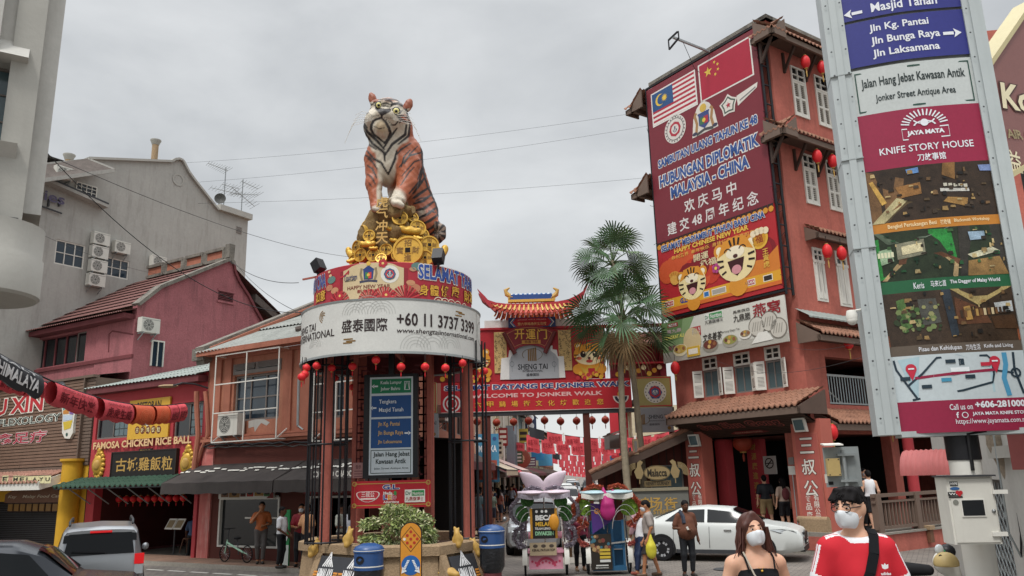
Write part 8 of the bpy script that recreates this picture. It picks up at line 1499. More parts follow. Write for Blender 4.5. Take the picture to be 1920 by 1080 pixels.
 q=Face(atY(1890,90,30)[:2],97);t=thing('red_house','red house top with tiled eave beyond the pylon','building',q.P(2,0,-3));m=MB();zt=q.sz(1880,55)[1];m.box(q,-1.2,6,0,zt,-6,0,'red_wall');m.build('wall',t);eave(t,q,-1.6,6.2,q.sz(1880,112)[1],.9,brk=False)
 w=Face(atY(1886,950,11.5)[:2],18);t=thing('white_shop','white shop wall with folding grille behind the electric cabinet','building',w.P(-2.5,gh(10),-1));m=MB();m.box(w,-6,0,-.1,4.6,-4,0,'white_render');m.box(w,1.7,5,-.1,3.4,-4,0,'white_render');m.box(w,0,1.7,2.2,3.4,-3,-.02,'white_render');m.box(w,0,1.7,0,2.2,-.6,-.5,'brown_wall');m.box(w,-6,0,2.5,2.66,.003,.12,'grey_render');m.build('wall',t)
 for s in(-4.6,-2.6):window(t,w,(s,s+1.1,2.9,4.1),n=.03,frame='shutter_white',pane='window_dark',nx=2,nz=2);window(t,w,(s,s+1.3,.5,2.1),n=.03,frame='grey_frame',pane='window_dark',nx=2,nz=1)
 m=MB();a,b,zt=.0,1.7,2.15
 for i in range(9):s=a+(b-a)*i/8;m.bar(w.P(s,.1,-.1),w.P(s,zt,-.1),.02,.02,'galv')
 for i in range(8):
  for j in range(9):s0,s1=a+(b-a)*i/8,a+(b-a)*(i+1)/8;z=.2+.2*j;m.bar(w.P(s0,z,-.08),w.P(s1,z+.2,-.08),.012,.02,'galv');m.bar(w.P(s0,z+.2,-.09),w.P(s1,z,-.09),.012,.02,'galv')
 m.build('folding_grille',t)
 def hood(c,F,wd,lab):
  t=thing('awning',lab,'awning',c,'ribbed red hoods');m=MB();Nn=26;vs=[];fs=[]
  for i in range(Nn+1):
   x=-wd/2+wd*i/Nn;o=.02*(i%2)
   for j in range(7):v=math.pi/2*j/6;vs.append(c+F.u*x+F.n*((.55+o)*math.sin(v))+Z3*((.45+o)*math.cos(v)))
   if i:fs+=[((i-1)*7+j,i*7+j,i*7+j+1,(i-1)*7+j+1) for j in range(6)]
  m.add(vs,fs,'hood_red',True);m.build('cover',t);m=MB()
  for x in(-wd/2,wd/2):m.prism([c+F.u*x,c+F.u*x+F.n*.54]+[c+F.u*x+F.n*.54*math.sin(v)+Z3*.44*math.cos(v) for v in(1.2,.8,.4,0)],F.u*.01,'hood_red');m.build('cheek',t);m=MB()
 mat('hood_red','#a25a58',.6,.15,3);hood(atY(1762,890,15),Face(atY(1755,890,15)[:2],128),1.1,'ribbed red hood awning in front of the dark porch');hood(atY(1925,880,9.6),Face(atY(1915,890,9.6)[:2],60),.6,'ribbed red hood awning at the right edge')
 c=atY(1597,592,8.9);m=MB();m.ball(c-Z3*.05,(.06,.06,.06),'white_paint',14,8);m.lathe(c,[(.0,.07),(.05,.06),(.065,0),(.06,-.04)],'white_paint',14);m.tube([c+Z3*.05,c+Z3*.08+PF.u*.2],.012,'white_paint',6);m.build('dome_camera',None,'small white dome camera on the left edge of the pylon','camera')
mat('concrete_pole','#8f8272',.92,.22,2.2,bump=.5,streak=.6,stain='#5f564a',fine=.12)
right_things()
# bins and keep sign at the planter
def bin_(c,lab,leg):
 t=thing('litter_bin',lab,'litter bin',c,'blue lidded litter bins');z=c[2];r=.27;m=MB();m.lathe(c,[(r*.86,.12),(r*.95,.8),(r*.97,.86)] if not leg else [(r*.7,.5),(r*.95,.62),(r*.97,1.0)],'bin_bag',24)
 if leg:m.lathe(c,[(r*.62,.0),(r*.72,.55)],'maroon_dark',20)
 m.build('body',t);h=.86 if not leg else 1.0;m=MB();m.lathe(c,[(r,h),(r,h+.05),(r*.98,h+.055),(r*.98,h+.3),(r*1.03,h+.305),(r*1.03,h+.35),(r*.9,h+.4),(r*.45,h+.45),(0,h+.46)],'bin_blue',28);m.lathe(c,[(r*1.005,h+.05),(r*1.01,h+.06),(r*1.005,h+.07)],'white_paint',28);m.lathe(c,[(r*1.035,h+.33),(r*1.03,h+.34)],'white_paint',28);m.build('lid',t)
 Dm=Drum(c[:2],r*.99);m=MB();m.poly(Dm,[(-.17+.09*math.cos(v),z+h+.18+.07*math.sin(v)) for v in np.linspace(0,2*math.pi,18)[:-1]],.006,'black_steel');m.build('slot',t)
mat('bin_blue','#274a7c',.35,.08,4,spec=.5);mat('bin_bag','#1b1d21',.35,.3,9,bump=.8,bscale=14,spec=.5)
c=atY(691,1065,15.0);bin_(np.array([c[0],15.0,gh(15)]),'blue lidded litter bin with black bag in front of the planter',False);c=atY(923,1050,17.2);bin_(np.array([c[0],17.2,0]),'blue lidded litter bin on a red foot right of the planter',True)
def keep_sign():
 F=Face(atY(771,1040,15.2)[:2],92);a,b,_,d=F.box(750,980,791,1000);d=F.sz(771,979)[1];w=(b-a)/2;c=d-1.22;pl=lambda r,y1:[(-r,c+.22),(0,c+.22-r*1.05),(r,c+.22)]+[(r*math.cos(v),d-w+r*math.sin(v)) for v in np.linspace(0,math.pi,16)]
 t=thing('traffic_sign','orange capsule traffic sign with red reflectors and blue twin arrow disc','sign',F.P(0,gh(15.2),0));m=MB();sh=(a+b)/2;P=lambda L:[(x+sh,z) for x,z in L];m.poly(F,P(pl(w,0)),.0,'black_steel',-.03);m.poly(F,P(pl(w-.015,0)),.006,'#c8862a');n=.01;zc=d-.3
 m.line(F,[(sh,zc+.22),(sh+.19,zc),(sh,zc-.22),(sh-.19,zc)],.012,n,'black_steel',True)
 for x,z in((0,0),(0,.13),(0,-.13),(.065,.065),(-.065,.065),(.065,-.065),(-.065,-.065),(.12,0),(-.12,0)):m.disc(F,sh+x,zc+z,.027,n,'#a8301c' if x>-.1 else '#d9d0c0',12)
 zc=d-.76;m.disc(F,sh,zc,w-.03,n,'#1f5a9a',30)
 for sg in(-1,1):
  for k in range(7):x0=sg*(.03+.012*k);m.obox(F.P(sh+sg*(.045+.013*k),zc+.08-.026*k,n+.006),(F.u*.022,F.n*.002,Z3*.01),'#d9dee2')
  m.poly(F,[(sh+sg*.17,zc-.14),(sh+sg*.07,zc-.1),(sh+sg*.1,zc-.07),(sh+sg*.15,zc-.02)],n+.008,'#d9dee2')
 m.build('plate',t);m=MB();m.tube([F.P(sh,gh(15.2)-.05,-.06),F.P(sh,d-.2,-.06)],.03,'galv',8);m.build('pole',t)
keep_sign()
# vehicles
mat('rim_alloy','#b4b7ba',.35,.05,8,metal=.3);mat('car_white','#c3c6c3',.3,.02,2,spec=.5);mat('car_silver','#a2a5a8',.3,.03,3,metal=.55,spec=.5);mat('car_black','#33363b',.25,.03,3,metal=.3,spec=.5);mat('car_glass','#0e1113',.08,0,spec=.28);mat('tail_red','#b3161a',.25,0,emit=.55);mat('lamp_glass','#b9bfc2',.1,.1,8,spec=.7);mat('frill_grey','#9a929c',.7,.5,18,fine=.3);mat('frill_orange','#b8664c',.8,.3,18,fine=.3);mat('foliage_green','#3f6b35',.7,.6,22,fine=.4);mat('foliage_lime','#6b8a2f',.7,.6,22,fine=.4)
def car(label,loc,heading,paint,Ln,Wd,H,prof,side,ws,rw,wh,extra=None,group='cars in the street',rim='rim_alloy'):
 """prof: stations (x from rear, belt z, roof z, roof half width share); side: window outlines (x,z); ws/rw: windscreen and rear glass ((x,z) low, (x,z) high); wh: (rear axle x, front axle x, radius)"""
 a=rad(heading);t=thing('parked_car' if 'parked' in label else 'car',label,'car',loc,group);f=np.array([math.sin(a),math.cos(a),0]);r=np.array([f[1],-f[0],0]);o=np.array(loc,float);P=lambda x,y,z:o+f*(x-Ln/2)+r*y+Z3*z;w2=Wd/2
 xs=[p[0] for p in prof];ip=lambda x,k:float(np.interp(x,xs,[p[k] for p in prof]))
 def ring(x):
  b,rf,ws_=ip(x,1),ip(x,2),ip(x,3);e=min(x,Ln-x);w=w2*(1-.15*max(0,1-e/.55)**2.2);zb=.22+.1*max(0,1-e/.5);return [(w*.86,zb),(w*.97,zb+.1),(w,(zb+b)/2),(w*.985,b-.1),(w*.94,b),(w*ws_,b+(rf-b)*.86),(w*ws_*.86,rf-.01),(0,rf+.02)]
 X=sorted(set(list(np.linspace(0,Ln,34))+xs));m=MB();vs=[];fs=[];n=15
 for x in X:R_=ring(x);vs+=[P(x,y,z) for y,z in R_]+[P(x,-y,z) for y,z in R_[-2::-1]]
 for i in range(len(X)-1):
  for j in range(n-1):q=i*n+j;fs.append((q,q+1,q+n+1,q+n))
  fs.append((i*n+n-1,i*n,i*n+n,i*n+2*n-1))
 fs+=[tuple(range(n))[::-1],tuple(range((len(X)-1)*n,len(X)*n))];m.add(vs,fs,paint,True);bd=m.build('body',t,sharp=38)
 def ys(x,z):R_=ring(x);b,e=R_[4],R_[5];k=min(max((z-b[1])/(e[1]-b[1]+1e-6),0),1);return(b[0]+(e[0]-b[0])*k if z>=b[1] else R_[2][0])+.008
 for sg in(1,-1):
  for k,L_ in enumerate(side):
   g=MB();px_=[q[0] for q in L_];NX=14;vs=[];fs=[]
   for i in range(NX+1):
    x=min(px_)+(max(px_)-min(px_))*(.001+.998*i/NX);hit=[L_[j][1]+(L_[(j+1)%len(L_)][1]-L_[j][1])*(x-L_[j][0])/(L_[(j+1)%len(L_)][0]-L_[j][0]) for j in range(len(L_)) if(L_[j][0]-x)*(L_[(j+1)%len(L_)][0]-x)<0]
    for j in range(4):z=min(hit)+(max(hit)-min(hit))*j/3;vs.append(P(x,sg*(ys(x,z)+.006),z))
    if i:fs+=[((i-1)*4+j,i*4+j,i*4+j+1,(i-1)*4+j+1) for j in range(3)]
   g.add(vs,fs,'car_glass',True);g.build('side_window',t)
  d=MB()
  for x in wh[:2]:d.add([P(x+(wh[2]+.07)*math.cos(v),sg*(w2+.004),.02+max(.16,wh[2]+(wh[2]+.07)*math.sin(v))) for v in np.linspace(0,2*math.pi,29)[:-1]],[tuple(range(28))],'rubber');d.build('wheel_arch',t);d=MB()
  for x in wh[:2]:
   c=P(x,sg*(w2-.1),wh[2]);ax=(f,Z3,r*sg);q=MB();R0_=wh[2];q.lathe(c,[(R0_*.62,.1),(R0_*.7,.125),(R0_*.94,.12),(R0_,.08),(R0_,-.1)],'rubber',26,ax=ax);wl=q.build('wheel',t);q=MB();q.lathe(c,[(R0_*.66,.11),(R0_*.62,.06)],rim,24,ax=ax);q.lathe(c,[(0,.09),(.05,.09),(.06,.07)],rim,12,ax=ax);q.lathe(c,[(0,.05),(R0_*.62,.05)],'black_steel',20,ax=ax)
   for k in range(10):v=k*math.pi/5+(.18 if k%2 else 0);dr=f*math.cos(v)+Z3*math.sin(v);q.bar(c+r*sg*.085+dr*.04,c+r*sg*.1+dr*R0_*.64,.055,.02,rim,up=r)
   q.build('rim',wl)
  q=MB();mx=side[0][0][0] if False else max(x for L_ in side for x,z in L_)-.12;bz=ip(mx,1)+.06;q.ball(P(mx,sg*(w2+.1),bz),(.07,.1,.08),paint if paint!='car_black' else 'black_steel',12,8);q.build('mirror',t)
  q=MB()
  for x in(wh[0]+.72,wh[0]+1.75):bz=ip(x,1)-.14;q.bar(P(x,sg*(w2+.006),bz),P(x+.2,sg*(w2+.006),bz),.03,.03,'chrome' if paint!='car_black' else 'dark_metal')
  q.build('door_handle',t);q=MB()
  for x in(wh[0]+.35,wh[0]+1.35,wh[0]+2.3):bz=ip(x,1)-.06;q.bar(P(x,sg*(w2*.985+.006),bz),P(x-.02,sg*(w2+.004),.36),.012,.008,'dark_metal')
  q.bar(P(wh[0]+.4,sg*(w2*.95),.27),P(wh[1]-.4,sg*(w2*.95),.27),.06,.1,'dark_metal');q.build('panel_gap',t)
 for nm,(lo,hi),sgn in(('windscreen',ws,1),('rear_window',rw,-1)):
  N=8;g=MB();vs=[];fs=[];nr=f*sgn*.55+Z3*.8;nr=nr/np.linalg.norm(nr)
  for i in range(N+1):
   x,z=lo[0]+(hi[0]-lo[0])*i/N,lo[1]+(hi[1]-lo[1])*i/N
   for y in np.linspace(-1,1,9):wv=min(ring(x)[4][0],ring(hi[0])[5][0]+(ring(lo[0])[4][0]-ring(hi[0])[5][0])*(1-i/N))*.93;zc=ip(x,2);bulge=.02-.02*y*y;vs.append(P(x,wv*y,(zc if sgn>0 or True else z)+bulge-.012*y**4)+nr*.022)
   if i:fs+=[((i-1)*9+j,i*9+j,i*9+j+1,(i-1)*9+j+1) for j in range(8)]
  g.add(vs,fs,'car_glass',True);g.build(nm,t)
 if extra:extra(t,P,w2,ip)
 return t
SED=[(0,1.0,1.02,.86),(.2,1.06,1.08,.86),(.6,1.03,1.17,.8),(1.3,1.0,1.41,.7),(2.0,.99,1.46,.7),(2.7,.97,1.41,.7),(3.4,.97,1.08,.82),(3.65,.96,1.0,.86),(4.2,.9,.92,.86),(4.46,.8,.83,.86),(4.56,.66,.68,.86)]
SS=[[(.9,1.07),(1.15,1.06),(1.42,1.35),(1.28,1.33)],[(1.2,1.06),(2.02,1.04),(2.02,1.38),(1.5,1.36)],[(2.1,1.04),(3.12,1.02),(2.74,1.31),(2.1,1.38)]]
def sedan_x(t,P,w2,ip):
 wy=lambda x:w2*(1-.15*max(0,1-(4.56-x)/.55)**2.2)*.985+.012;v=lambda x,y,z:P(x,y,z)-P(0,0,0)
 for sg in(1,-1):
  for dz,k,o in((0,'black_steel',0),(.018,'lamp_glass',.006)):m=MB();m.add([P(x,sg*(wy(x)*f+o),z) for x,z,f in((3.75,.85,1),(4.1,.86-dz,.985),(4.35,.82-dz,.97),(4.44,.76,.965),(4.36,.68+dz,.98),(4.0,.76+dz,1.0))],[tuple(range(6))],k);m.build('headlight',t)
  m=MB();m.add([P(4.585+.0,sg*w2*q,z) for q,z in((.42,.62),(.66,.6),(.7,.68),(.44,.7))],[(0,1,2,3)],'lamp_glass');m.build('fog_lamp',t)
 m=MB();m.obox(P(4.5,0,.66),(v(0,.4,0),v(.085,0,0),Z3*.085),'black_steel');m.obox(P(4.55,0,.77),(v(0,.1,0),v(.02,0,0),Z3*.02),'chrome');m.build('grille',t);m=MB();m.obox(P(4.59,0,.5),(v(0,.26,0),v(.012,0,0),Z3*.06),'#1c1c1e');m.obox(P(4.597,0,.5),(v(0,.18,0),v(.008,0,0),Z3*.022),'white_paint');m.build('number_plate',t);m=MB();m.obox(P(4.52,0,.33),(v(0,.6,0),v(.06,0,0),Z3*.06),'black_steel');m.build('lower_intake',t)
fw=rad(115);P0=gnd(1244,1051);f_=np.array([math.sin(fw),math.cos(fw),0]);lf=np.array([-f_[1],f_[0],0]);c=P0+f_*(2.28-.78)+lf*.78
car('white saloon car parked across the entrance of the red corner building',c,115,'car_white',4.56,1.78,1.45,SED,SS,((3.5,1.02),(2.78,1.38)),((.62,1.15),(1.2,1.37)),(.8,3.5,.32),sedan_x)
SUV=[(0,.98,1.02,.9),(.1,1.02,1.5,.82),(.35,1.04,1.64,.8),(1.5,1.04,1.7,.78),(2.3,1.02,1.66,.78),(2.7,1.0,1.5,.8),(3.15,.99,1.08,.88),(3.9,.92,.98,.88),(4.15,.7,.74,.86)]
US=[[(.35,1.1),(.95,1.1),(.95,1.55),(.45,1.53)],[(1.02,1.1),(1.8,1.09),(1.8,1.58),(1.02,1.57)],[(1.88,1.09),(2.85,1.07),(2.5,1.48),(1.88,1.57)]]
def suv_x(t,P,w2,ip):
 v=lambda x,y,z:P(x,y,z)-P(0,0,0)
 for sg in(1,-1):
  m=MB();m.obox(P(.03,sg*w2*.86,1.0),(v(0,.09,0),v(.05,0,0),Z3*.1),'tail_red');m.obox(P(.03,sg*w2*.86,.8),(v(0,.08,0),v(.05,0,0),Z3*.09),'lamp_glass');m.build('tail_light',t)
  m=MB();m.tube([P(.5,sg*w2*.68,1.68),P(.6,sg*w2*.68,1.76),P(2.1,sg*w2*.68,1.78),P(2.3,sg*w2*.68,1.7)],.025,'dark_metal',6);m.build('roof_rail',t)
 m=MB();m.obox(P(.06,0,1.56),(v(0,.2,0),v(.03,0,0),Z3*.02),'tail_red');m.build('brake_light',t);m=MB();m.add([P(-.01,-w2*.74,1.12),P(-.01,w2*.74,1.12),P(.09,w2*.66,1.53),P(.09,-w2*.66,1.53)],[(0,1,2,3)],'car_glass');m.build('tailgate_window',t);m=MB();m.bar(P(-.03,.1,1.16),P(-.01,-.5,1.2),.03,.03,'black_steel');m.build('wiper',t);m=MB();m.obox(P(-.02,0,.62),(v(0,.26,0),v(.012,0,0),Z3*.06),'#1c1c1e');m.build('number_plate',t);m=MB();m.obox(P(.0,0,.42),(v(0,w2*.84,0),v(.06,0,0),Z3*.13),'car_silver');m.build('bumper',t)
p=atY(186,1040,16.6);q=np.array([p[0],16.6,gh(17)]);h=rad(-27);car('silver suv with lit brake lights waiting at the left, seen from behind',q+np.array([math.sin(h),math.cos(h),0])*2.07,-27,'car_silver',4.15,1.72,1.7,SUV,US,((3.1,1.08),(2.6,1.55)),((.07,1.2),(.2,1.5)),(.75,3.3,.34),suv_x)
p=atY(-12,1060,12.4);car('dark grey hatchback at the bottom left corner showing its side windows',(p[0],12.6,gh(12.6)),66,'car_black',4.15,1.7,1.52,[(x,b*.9,r*.9,w) for x,b,r,w in SUV],[[(x,z*.9) for x,z in q] for q in US],((3.1,1.08),(2.6,1.55)),((.07,1.2),(.2,1.5)),(.75,3.3,.34))
p=atY(1003,1000,27.5);mpv=car('silver people carrier behind the pink trishaw facing the camera',(p[0],27.5,0),183,'car_silver',4.15,1.72,1.7,SUV,US,((3.1,1.08),(2.6,1.55)),((.07,1.2),(.2,1.5)),(.75,3.3,.34),lambda t,P,w2,ip:[MB().obox(P(4.0,sg*w2*.72,.8),((P(0,.14,0)-P(0,0,0)),P(.1,0,0)-P(0,0,0),Z3*.08),'lamp_glass').build('headlight',t) for sg in(1,-1)]+[MB().obox(P(4.12,0,.6),((P(0,.5,0)-P(0,0,0)),P(.03,0,0)-P(0,0,0),Z3*.08),'black_steel').build('grille',t)])
for x,Y,k,lab in((1062,50,'car_white','white car nearest behind the trishaw canopies in the street'),(1058,66,'car_white','white car second in the far queue of traffic'),(1122,58,'car_white','white van-like car in the right lane of the far street'),(1075,88,'car_silver','silver car in the middle of the far queue'),(1072,118,'car_white','white car last in the far queue'),(1106,100,'car_black','dark car in the right lane far down the street')):
 xx=atY(x,930,Y)[0];dup(mpv,(xx,Y,0),rad(0),lab,'cars in the street',{'body':k,'mirror':k})
 # trishaws
def frill(m,F,pts,r,k,seed,dens=14,n=0.):
 rr=random.Random(seed);m.tube([F.P(p[0],p[1],n) for p in pts],r*.75,k,7)
 for i in range(len(pts)-1):
  a,b=np.array(pts[i]),np.array(pts[i+1])
  for j in range(dens):q=a+(b-a)*rr.random();c=F.P(q[0],q[1],n+rr.uniform(-.04,.04));v=np.array([rr.uniform(-1,1),rr.uniform(-1,1),rr.uniform(-1,1)]);v/=np.linalg.norm(v);s=np.cross(v,(.3,.5,.8));s/=np.linalg.norm(s)+1e-6;l=r*rr.uniform(.8,1.5);m.add([c-v*l,c+s*l*.5,c+v*l,c-s*l*.5],[(0,1,2,3)],k)
def oval(m,F,s,z,rx,rz,k,n,seed,rot=0):
 ca,sa=math.cos(rad(rot)),math.sin(rad(rot));m.poly(F,[(s+rx*math.cos(v)*ca-rz*math.sin(v)*sa,z+rx*math.cos(v)*sa+rz*math.sin(v)*ca) for v in np.linspace(0,2*math.pi,25)[:-1]],n,k,n-.04);rr=random.Random(seed)
 for _ in range(60):v,q=rr.uniform(0,6.28),rr.random()**.5*.9;x,y=rx*q*math.cos(v),rz*q*math.sin(v);c=F.P(s+x*ca-y*sa,z+x*sa+y*ca,n+rr.uniform(.0,.03));d=F.u*rr.uniform(-1,1)+Z3*rr.uniform(-1,1);d/=np.linalg.norm(d)+1e-6;e=np.cross(d,F.n);m.add([c-d*.03,c+e*.015+F.n*.02,c+d*.03,c-e*.015],[(0,1,2,3)],k)
def petal(m,c,d,s,L_,W_,k,lift):
 """cushion-like petal from c along d, width direction s"""
 d=np.array(d,float);d/=np.linalg.norm(d);s=np.array(s,float);nn=np.cross(s,d);N=10;vs=[];fs=[];Q=12
 for i in range(N+1):
  u=i/N;w=W_*math.sin(math.pi*min(1,u**.75*.94+.04))**.8
  for j in range(Q):a=2*math.pi*j/Q;vs.append(c+d*L_*u+s*w*math.cos(a)+nn*(.04+.03*math.sin(u*math.pi))*math.sin(a)+Z3*lift*u*u)
  if i:fs+=[((i-1)*Q+j,(i-1)*Q+(j+1)%Q,i*Q+(j+1)%Q,i*Q+j) for j in range(Q)]
 fs+=[tuple(range(Q)),tuple(range(N*Q,(N+1)*Q))];m.add(vs,fs,k,True)
def trishaw(x0,pink):
 Y=20.5;F=Face((atY(x0,1000,Y)[0],Y),91);px=lambda x,y:F.sz(x,y);C0=F.P(0,0,0);D=lambda x:px(x,1000)[0]
 t=thing('trishaw','trishaw with pale pink petal canopy, grey frills and vaccination board' if pink else 'trishaw with pale blue canopy, orange frills and heart shaped green panels','trishaw',C0,'decorated trishaws');body='trishaw_pink' if pink else 'trishaw_blue';hx=(px(x0+39,1000)[0])
 for s in(-hx,hx):
  r=.4;c=F.P(s,r,-.3);ax=(F.n,Z3,F.u);m=MB();m.lathe(c,[(r-.05,-.02),(r-.01,-.025),(r,0),(r-.01,.025),(r-.05,.02),(r-.05,-.02)],'rubber',28,ax=ax);w=m.build('wheel',t);m=MB();m.lathe(c,[(.03,-.05),(.035,.05)],'chrome',10,ax=ax)
  for k in range(18):v=k*math.pi/9;m.tube([c+(F.n*math.cos(v)+Z3*math.sin(v))*.03,c+(F.n*math.cos(v)+Z3*math.sin(v))*(r-.04)],.006,'chrome' if not pink else 'chrome',4)
  m.build('spokes',w);m=MB();vs=[];fs=[]
  for i in range(13):
   v=rad(-15+i*13);
   for e in(-.06,.06):vs.append(c+(F.n*math.cos(v)+Z3*math.sin(v))*(r+.035)+F.u*e)
   if i:fs.append((2*i-2,2*i-1,2*i+1,2*i))
  m.add(vs,fs,'white_paint',True);m.build('mudguard',w)
 m=MB();b0,b1=-hx+.1,hx-.1
 if pink:
  m.box(F,b0,b1,.18,.56,-.55,.0,body);m.box(F,b0-.03,b1+.03,.56,.62,-.6,.06,body);m.box(F,b0-.02,b1+.02,.13,.18,-.6,.05,'chrome')
  for k in range(9):s=b0+.08+(b1-b0-.16)*k/8;m.disc(F,s,.33+.03*math.cos(k*1.6),.03,.006,'#b8405c',8)
  m.ring(F,0,.2,.2,.26,.006,'#b8405c',14,10,170);m.build('footboard',t);m=MB();m.lathe(F.P(0,.98,-.0),[(0,b0),(.085,b0),(.085,b1),(0,b1)],body,14,ax=(F.n,Z3,F.u));m.build('cushion',t)
 else:
  for s in(b0+.04,b1-.04,(b0+b1)/2+.1):m.box(F,s-.03,s+.03,.12,1.3,-.05,.0,body)
  m.box(F,b0,b1,.1,.2,-.6,.03,body);m.box(F,b0,b1,.6,.66,-.55,-.1,body);m.box(F,b0,b1,.66,1.25,-.58,-.5,body);m.box(F,b0,b0+.05,.2,.9,-.55,.0,body);m.box(F,(b0+b1)/2,b1,.2,.56,-.35,-.3,body);m.bar(F.P(b0,.7,.05),F.P(b1,.78,.05),.04,.04,'chrome');m.build('frame',t)
 m=MB();zc=px(x0,925)[1]
 for s in(-.0,):m.tube([F.P(s,.6,-.1),F.P(s,zc,-.1)],.02,'chrome',6)
 for sg in(-1,1):
  for k,(ra,a0,a1) in enumerate(((.5,20,175),(.62,40,165))):m.tube([F.P(sg*(.1+ra*(1+math.cos(rad(v)))*.55),1.05+ra*math.sin(rad(v)),.12) for v in np.linspace(a0,a1,10)],.012,'chrome',5)
  m.tube([F.P(sg*.5,.55,-.1),F.P(sg*.42,zc,-.2)],.016,'chrome',6)
 m.build('hoops',t);fk='foliage_green' if pink else 'foliage_lime';fr='frill_grey' if pink else 'frill_orange'
 ov=((-.56,1.5,.17,.2),(-.42,1.82,.17,.16),(-.12,1.98,.15,.12),(.16,1.98,.15,.12),(.42,1.78,.17,.16),(.56,1.5,.17,.2)) if pink else((-.58,1.62,.27,.19,-20),(-.34,1.95,.2,.17,35),(.34,1.95,.2,.17,-35),(.6,1.6,.27,.2,20))
 m=MB()
 for k,q in enumerate(ov):oval(m,F,q[0],q[1],q[2],q[3],fk,.0,k,q[4] if len(q)>4 else 0);m.build('leaf_panel',t);m=MB()
 for sg in(-1,1):
  heart=[(sg*x,z) for x,z in((.08,2.08),(.3,2.14),(.5,2.05),(.66,1.86),(.84,1.66),(.84,1.46),(.7,1.3),(.5,1.2))];frill(m,F,heart,.06 if pink else .065,fr,3+sg,90 if pink else 130,.03);frill(m,F,[(sg*.52,1.2),(sg*.72,1.12),(sg*.78,.92),(sg*.66,.74),(sg*.5,.72)],.065,fr if pink else 'frill_pink',7+sg,100,.02)
  if pink:frill(m,F,[(sg*.5,1.3),(sg*.6,.85)],.08,fr,9+sg,160,-.06)
 m.build('frill',t)
 m=MB();k='canopy_pink' if pink else 'canopy_blue';c=F.P(0,zc+.02,0)
 for sg in(-1,1):petal(m,c,F.u*sg,F.n,.66,.42,k,.0)
 if pink:
  for sg,z1 in((-1,.42),(1,.42)):petal(m,c-F.n*.2+Z3*.05,F.u*sg*.8+Z3*.55-F.n*.1,F.u*-sg*.55+Z3*.8+F.n*.35,.72,.22,k,.05)
 m.build('canopy',t);m=MB();N=40
 for i in range(N):a=-.64+1.28*i/N;z=zc-.02-.05*abs(math.sin(a*5));m.add([F.P(a,z+.04,.3),F.P(a+.03,z+.04,.3),F.P(a+.028,z-.07,.31),F.P(a+.002,z-.07,.31)],[(0,1,2,3)],'frill_grey' if pink else 'white_paint')
 m.build('fringe',t)
 m=MB()
 if pink:
  a,b,c_,d=F.box(993,954,1046,1009,.14);m.box(F,a,b,c_,d,.1,.14,'#c08a2c');w=b-a;m.rect(F,a+w*.09,b-w*.09,c_,d,.146,'#22211f');q=lambda x0,x1,y0,y1:(a+w*x0,a+w*x1,d-(d-c_)*y1,d-(d-c_)*y0)
  for s in(.25,.45,.6):m.disc(F,a+w*s,d-.07,.035,.15,'#d9d9d6',10)
  m.text(F,'BECA',q(.2,.85,.22,.4),.15,'#d9d9d6',.05);m.text(F,'MELAKA',q(.2,.9,.45,.59),.15,'#d8ac3c',.03);m.text(F,'TELAH LENGKAP',q(.17,.9,.63,.71),.15,'#d9d9d6',.03);m.text(F,'DIVAKSIN',q(.18,.86,.76,.9),.15,'#8fc29a',.05)
  a,b,c_,d=F.box(993,1018,1044,1041,.1);m.box(F,a,b,c_,d,.06,.1,'#a8977c');m.text(F,'KEKAL PATUHI SOP',(a+.06,b-.04,c_+.1,c_+.16),.106,'#3a2e22',.03);[m.disc(F,a+.14+.2*i,d-.08,.06,.106,'#4a4038',12,.04) for i in range(3)]
 else:
  a,b,c_,d=F.box(1106,1002,1149,1068,.1);m.box(F,a,b,c_,d,.07,.1,'#2a241e');w=b-a;h=d-c_;rr=random.Random(5)
  for i in range(24):s,z=a+.04+rr.random()*(w-.08),c_+h*(.45+.5*rr.random());m.disc(F,s,z,rr.uniform(.03,.06),.104+.0005*i,rr.choice(('#8a6a4a','#6b4a34','#3c6a7a','#a88a60','#7a3c34')),8)
  for i in range(4):m.rect(F,a+.22,b-.04,c_+.18+.085*i,c_+.24+.085*i,.12,'#c2a83c' if i else '#c9c9c4')
  m.rect(F,a+.12,b-.1,c_+.09,c_+.12,.12,'#c9c9c4');m.text(F,'@becamelaka',(a+.1,b-.1,c_+.03,c_+.07),.12,'#c9c9c4',.02)
  a,b,c_,d=F.box(1107,944,1156,1000,.12);m.poly(F,[(a,d),(b,d-.05),(b-.02,c_+.35),(a+.02,c_)],.12,'#4a2c74',.1);m.text(F,'Gula',(a+.08,a+.38,d-.26,d-.12),.126,'#d88a3c',.05)
 m.build('poster',t)
 m=MB()
 if pink:q=sdf([ell(F.P(D(1039),px(1040,978)[1],.24),(.13,.07,.2))],.02,.02);skin(m,q,'bag_orange');m.tube([F.P(D(1033),px(0,962)[1],.24),F.P(D(1036),px(0,946)[1],.2),F.P(D(1043),px(0,962)[1],.24)],.015,'bag_orange',5);m.build('hanging_bag',None,'orange tote bag hanging from the pink trishaw canopy','bag')
 else:
  q=sdf([ell(F.P(D(1140),px(0,988)[1],.26),(.19,.12,.22)),cap(F.P(D(1138),px(0,975)[1],.25),F.P(D(1134),px(0,946)[1],.2),.14,.03),cap(F.P(D(1145),px(0,975)[1],.25),F.P(D(1152),px(0,950)[1],.2),.1,.03)],.06,.022);skin(m,q,'bag_magenta');m.build('hanging_bag',None,'bulging magenta bag hanging from the blue trishaw canopy','bag')
  m=MB();m.box(F,D(1055),D(1072),.42,.78,-.5,-.2,'#8a6a48');m.build('cardboard_box',None,'brown cardboard box between the two trishaws','box')
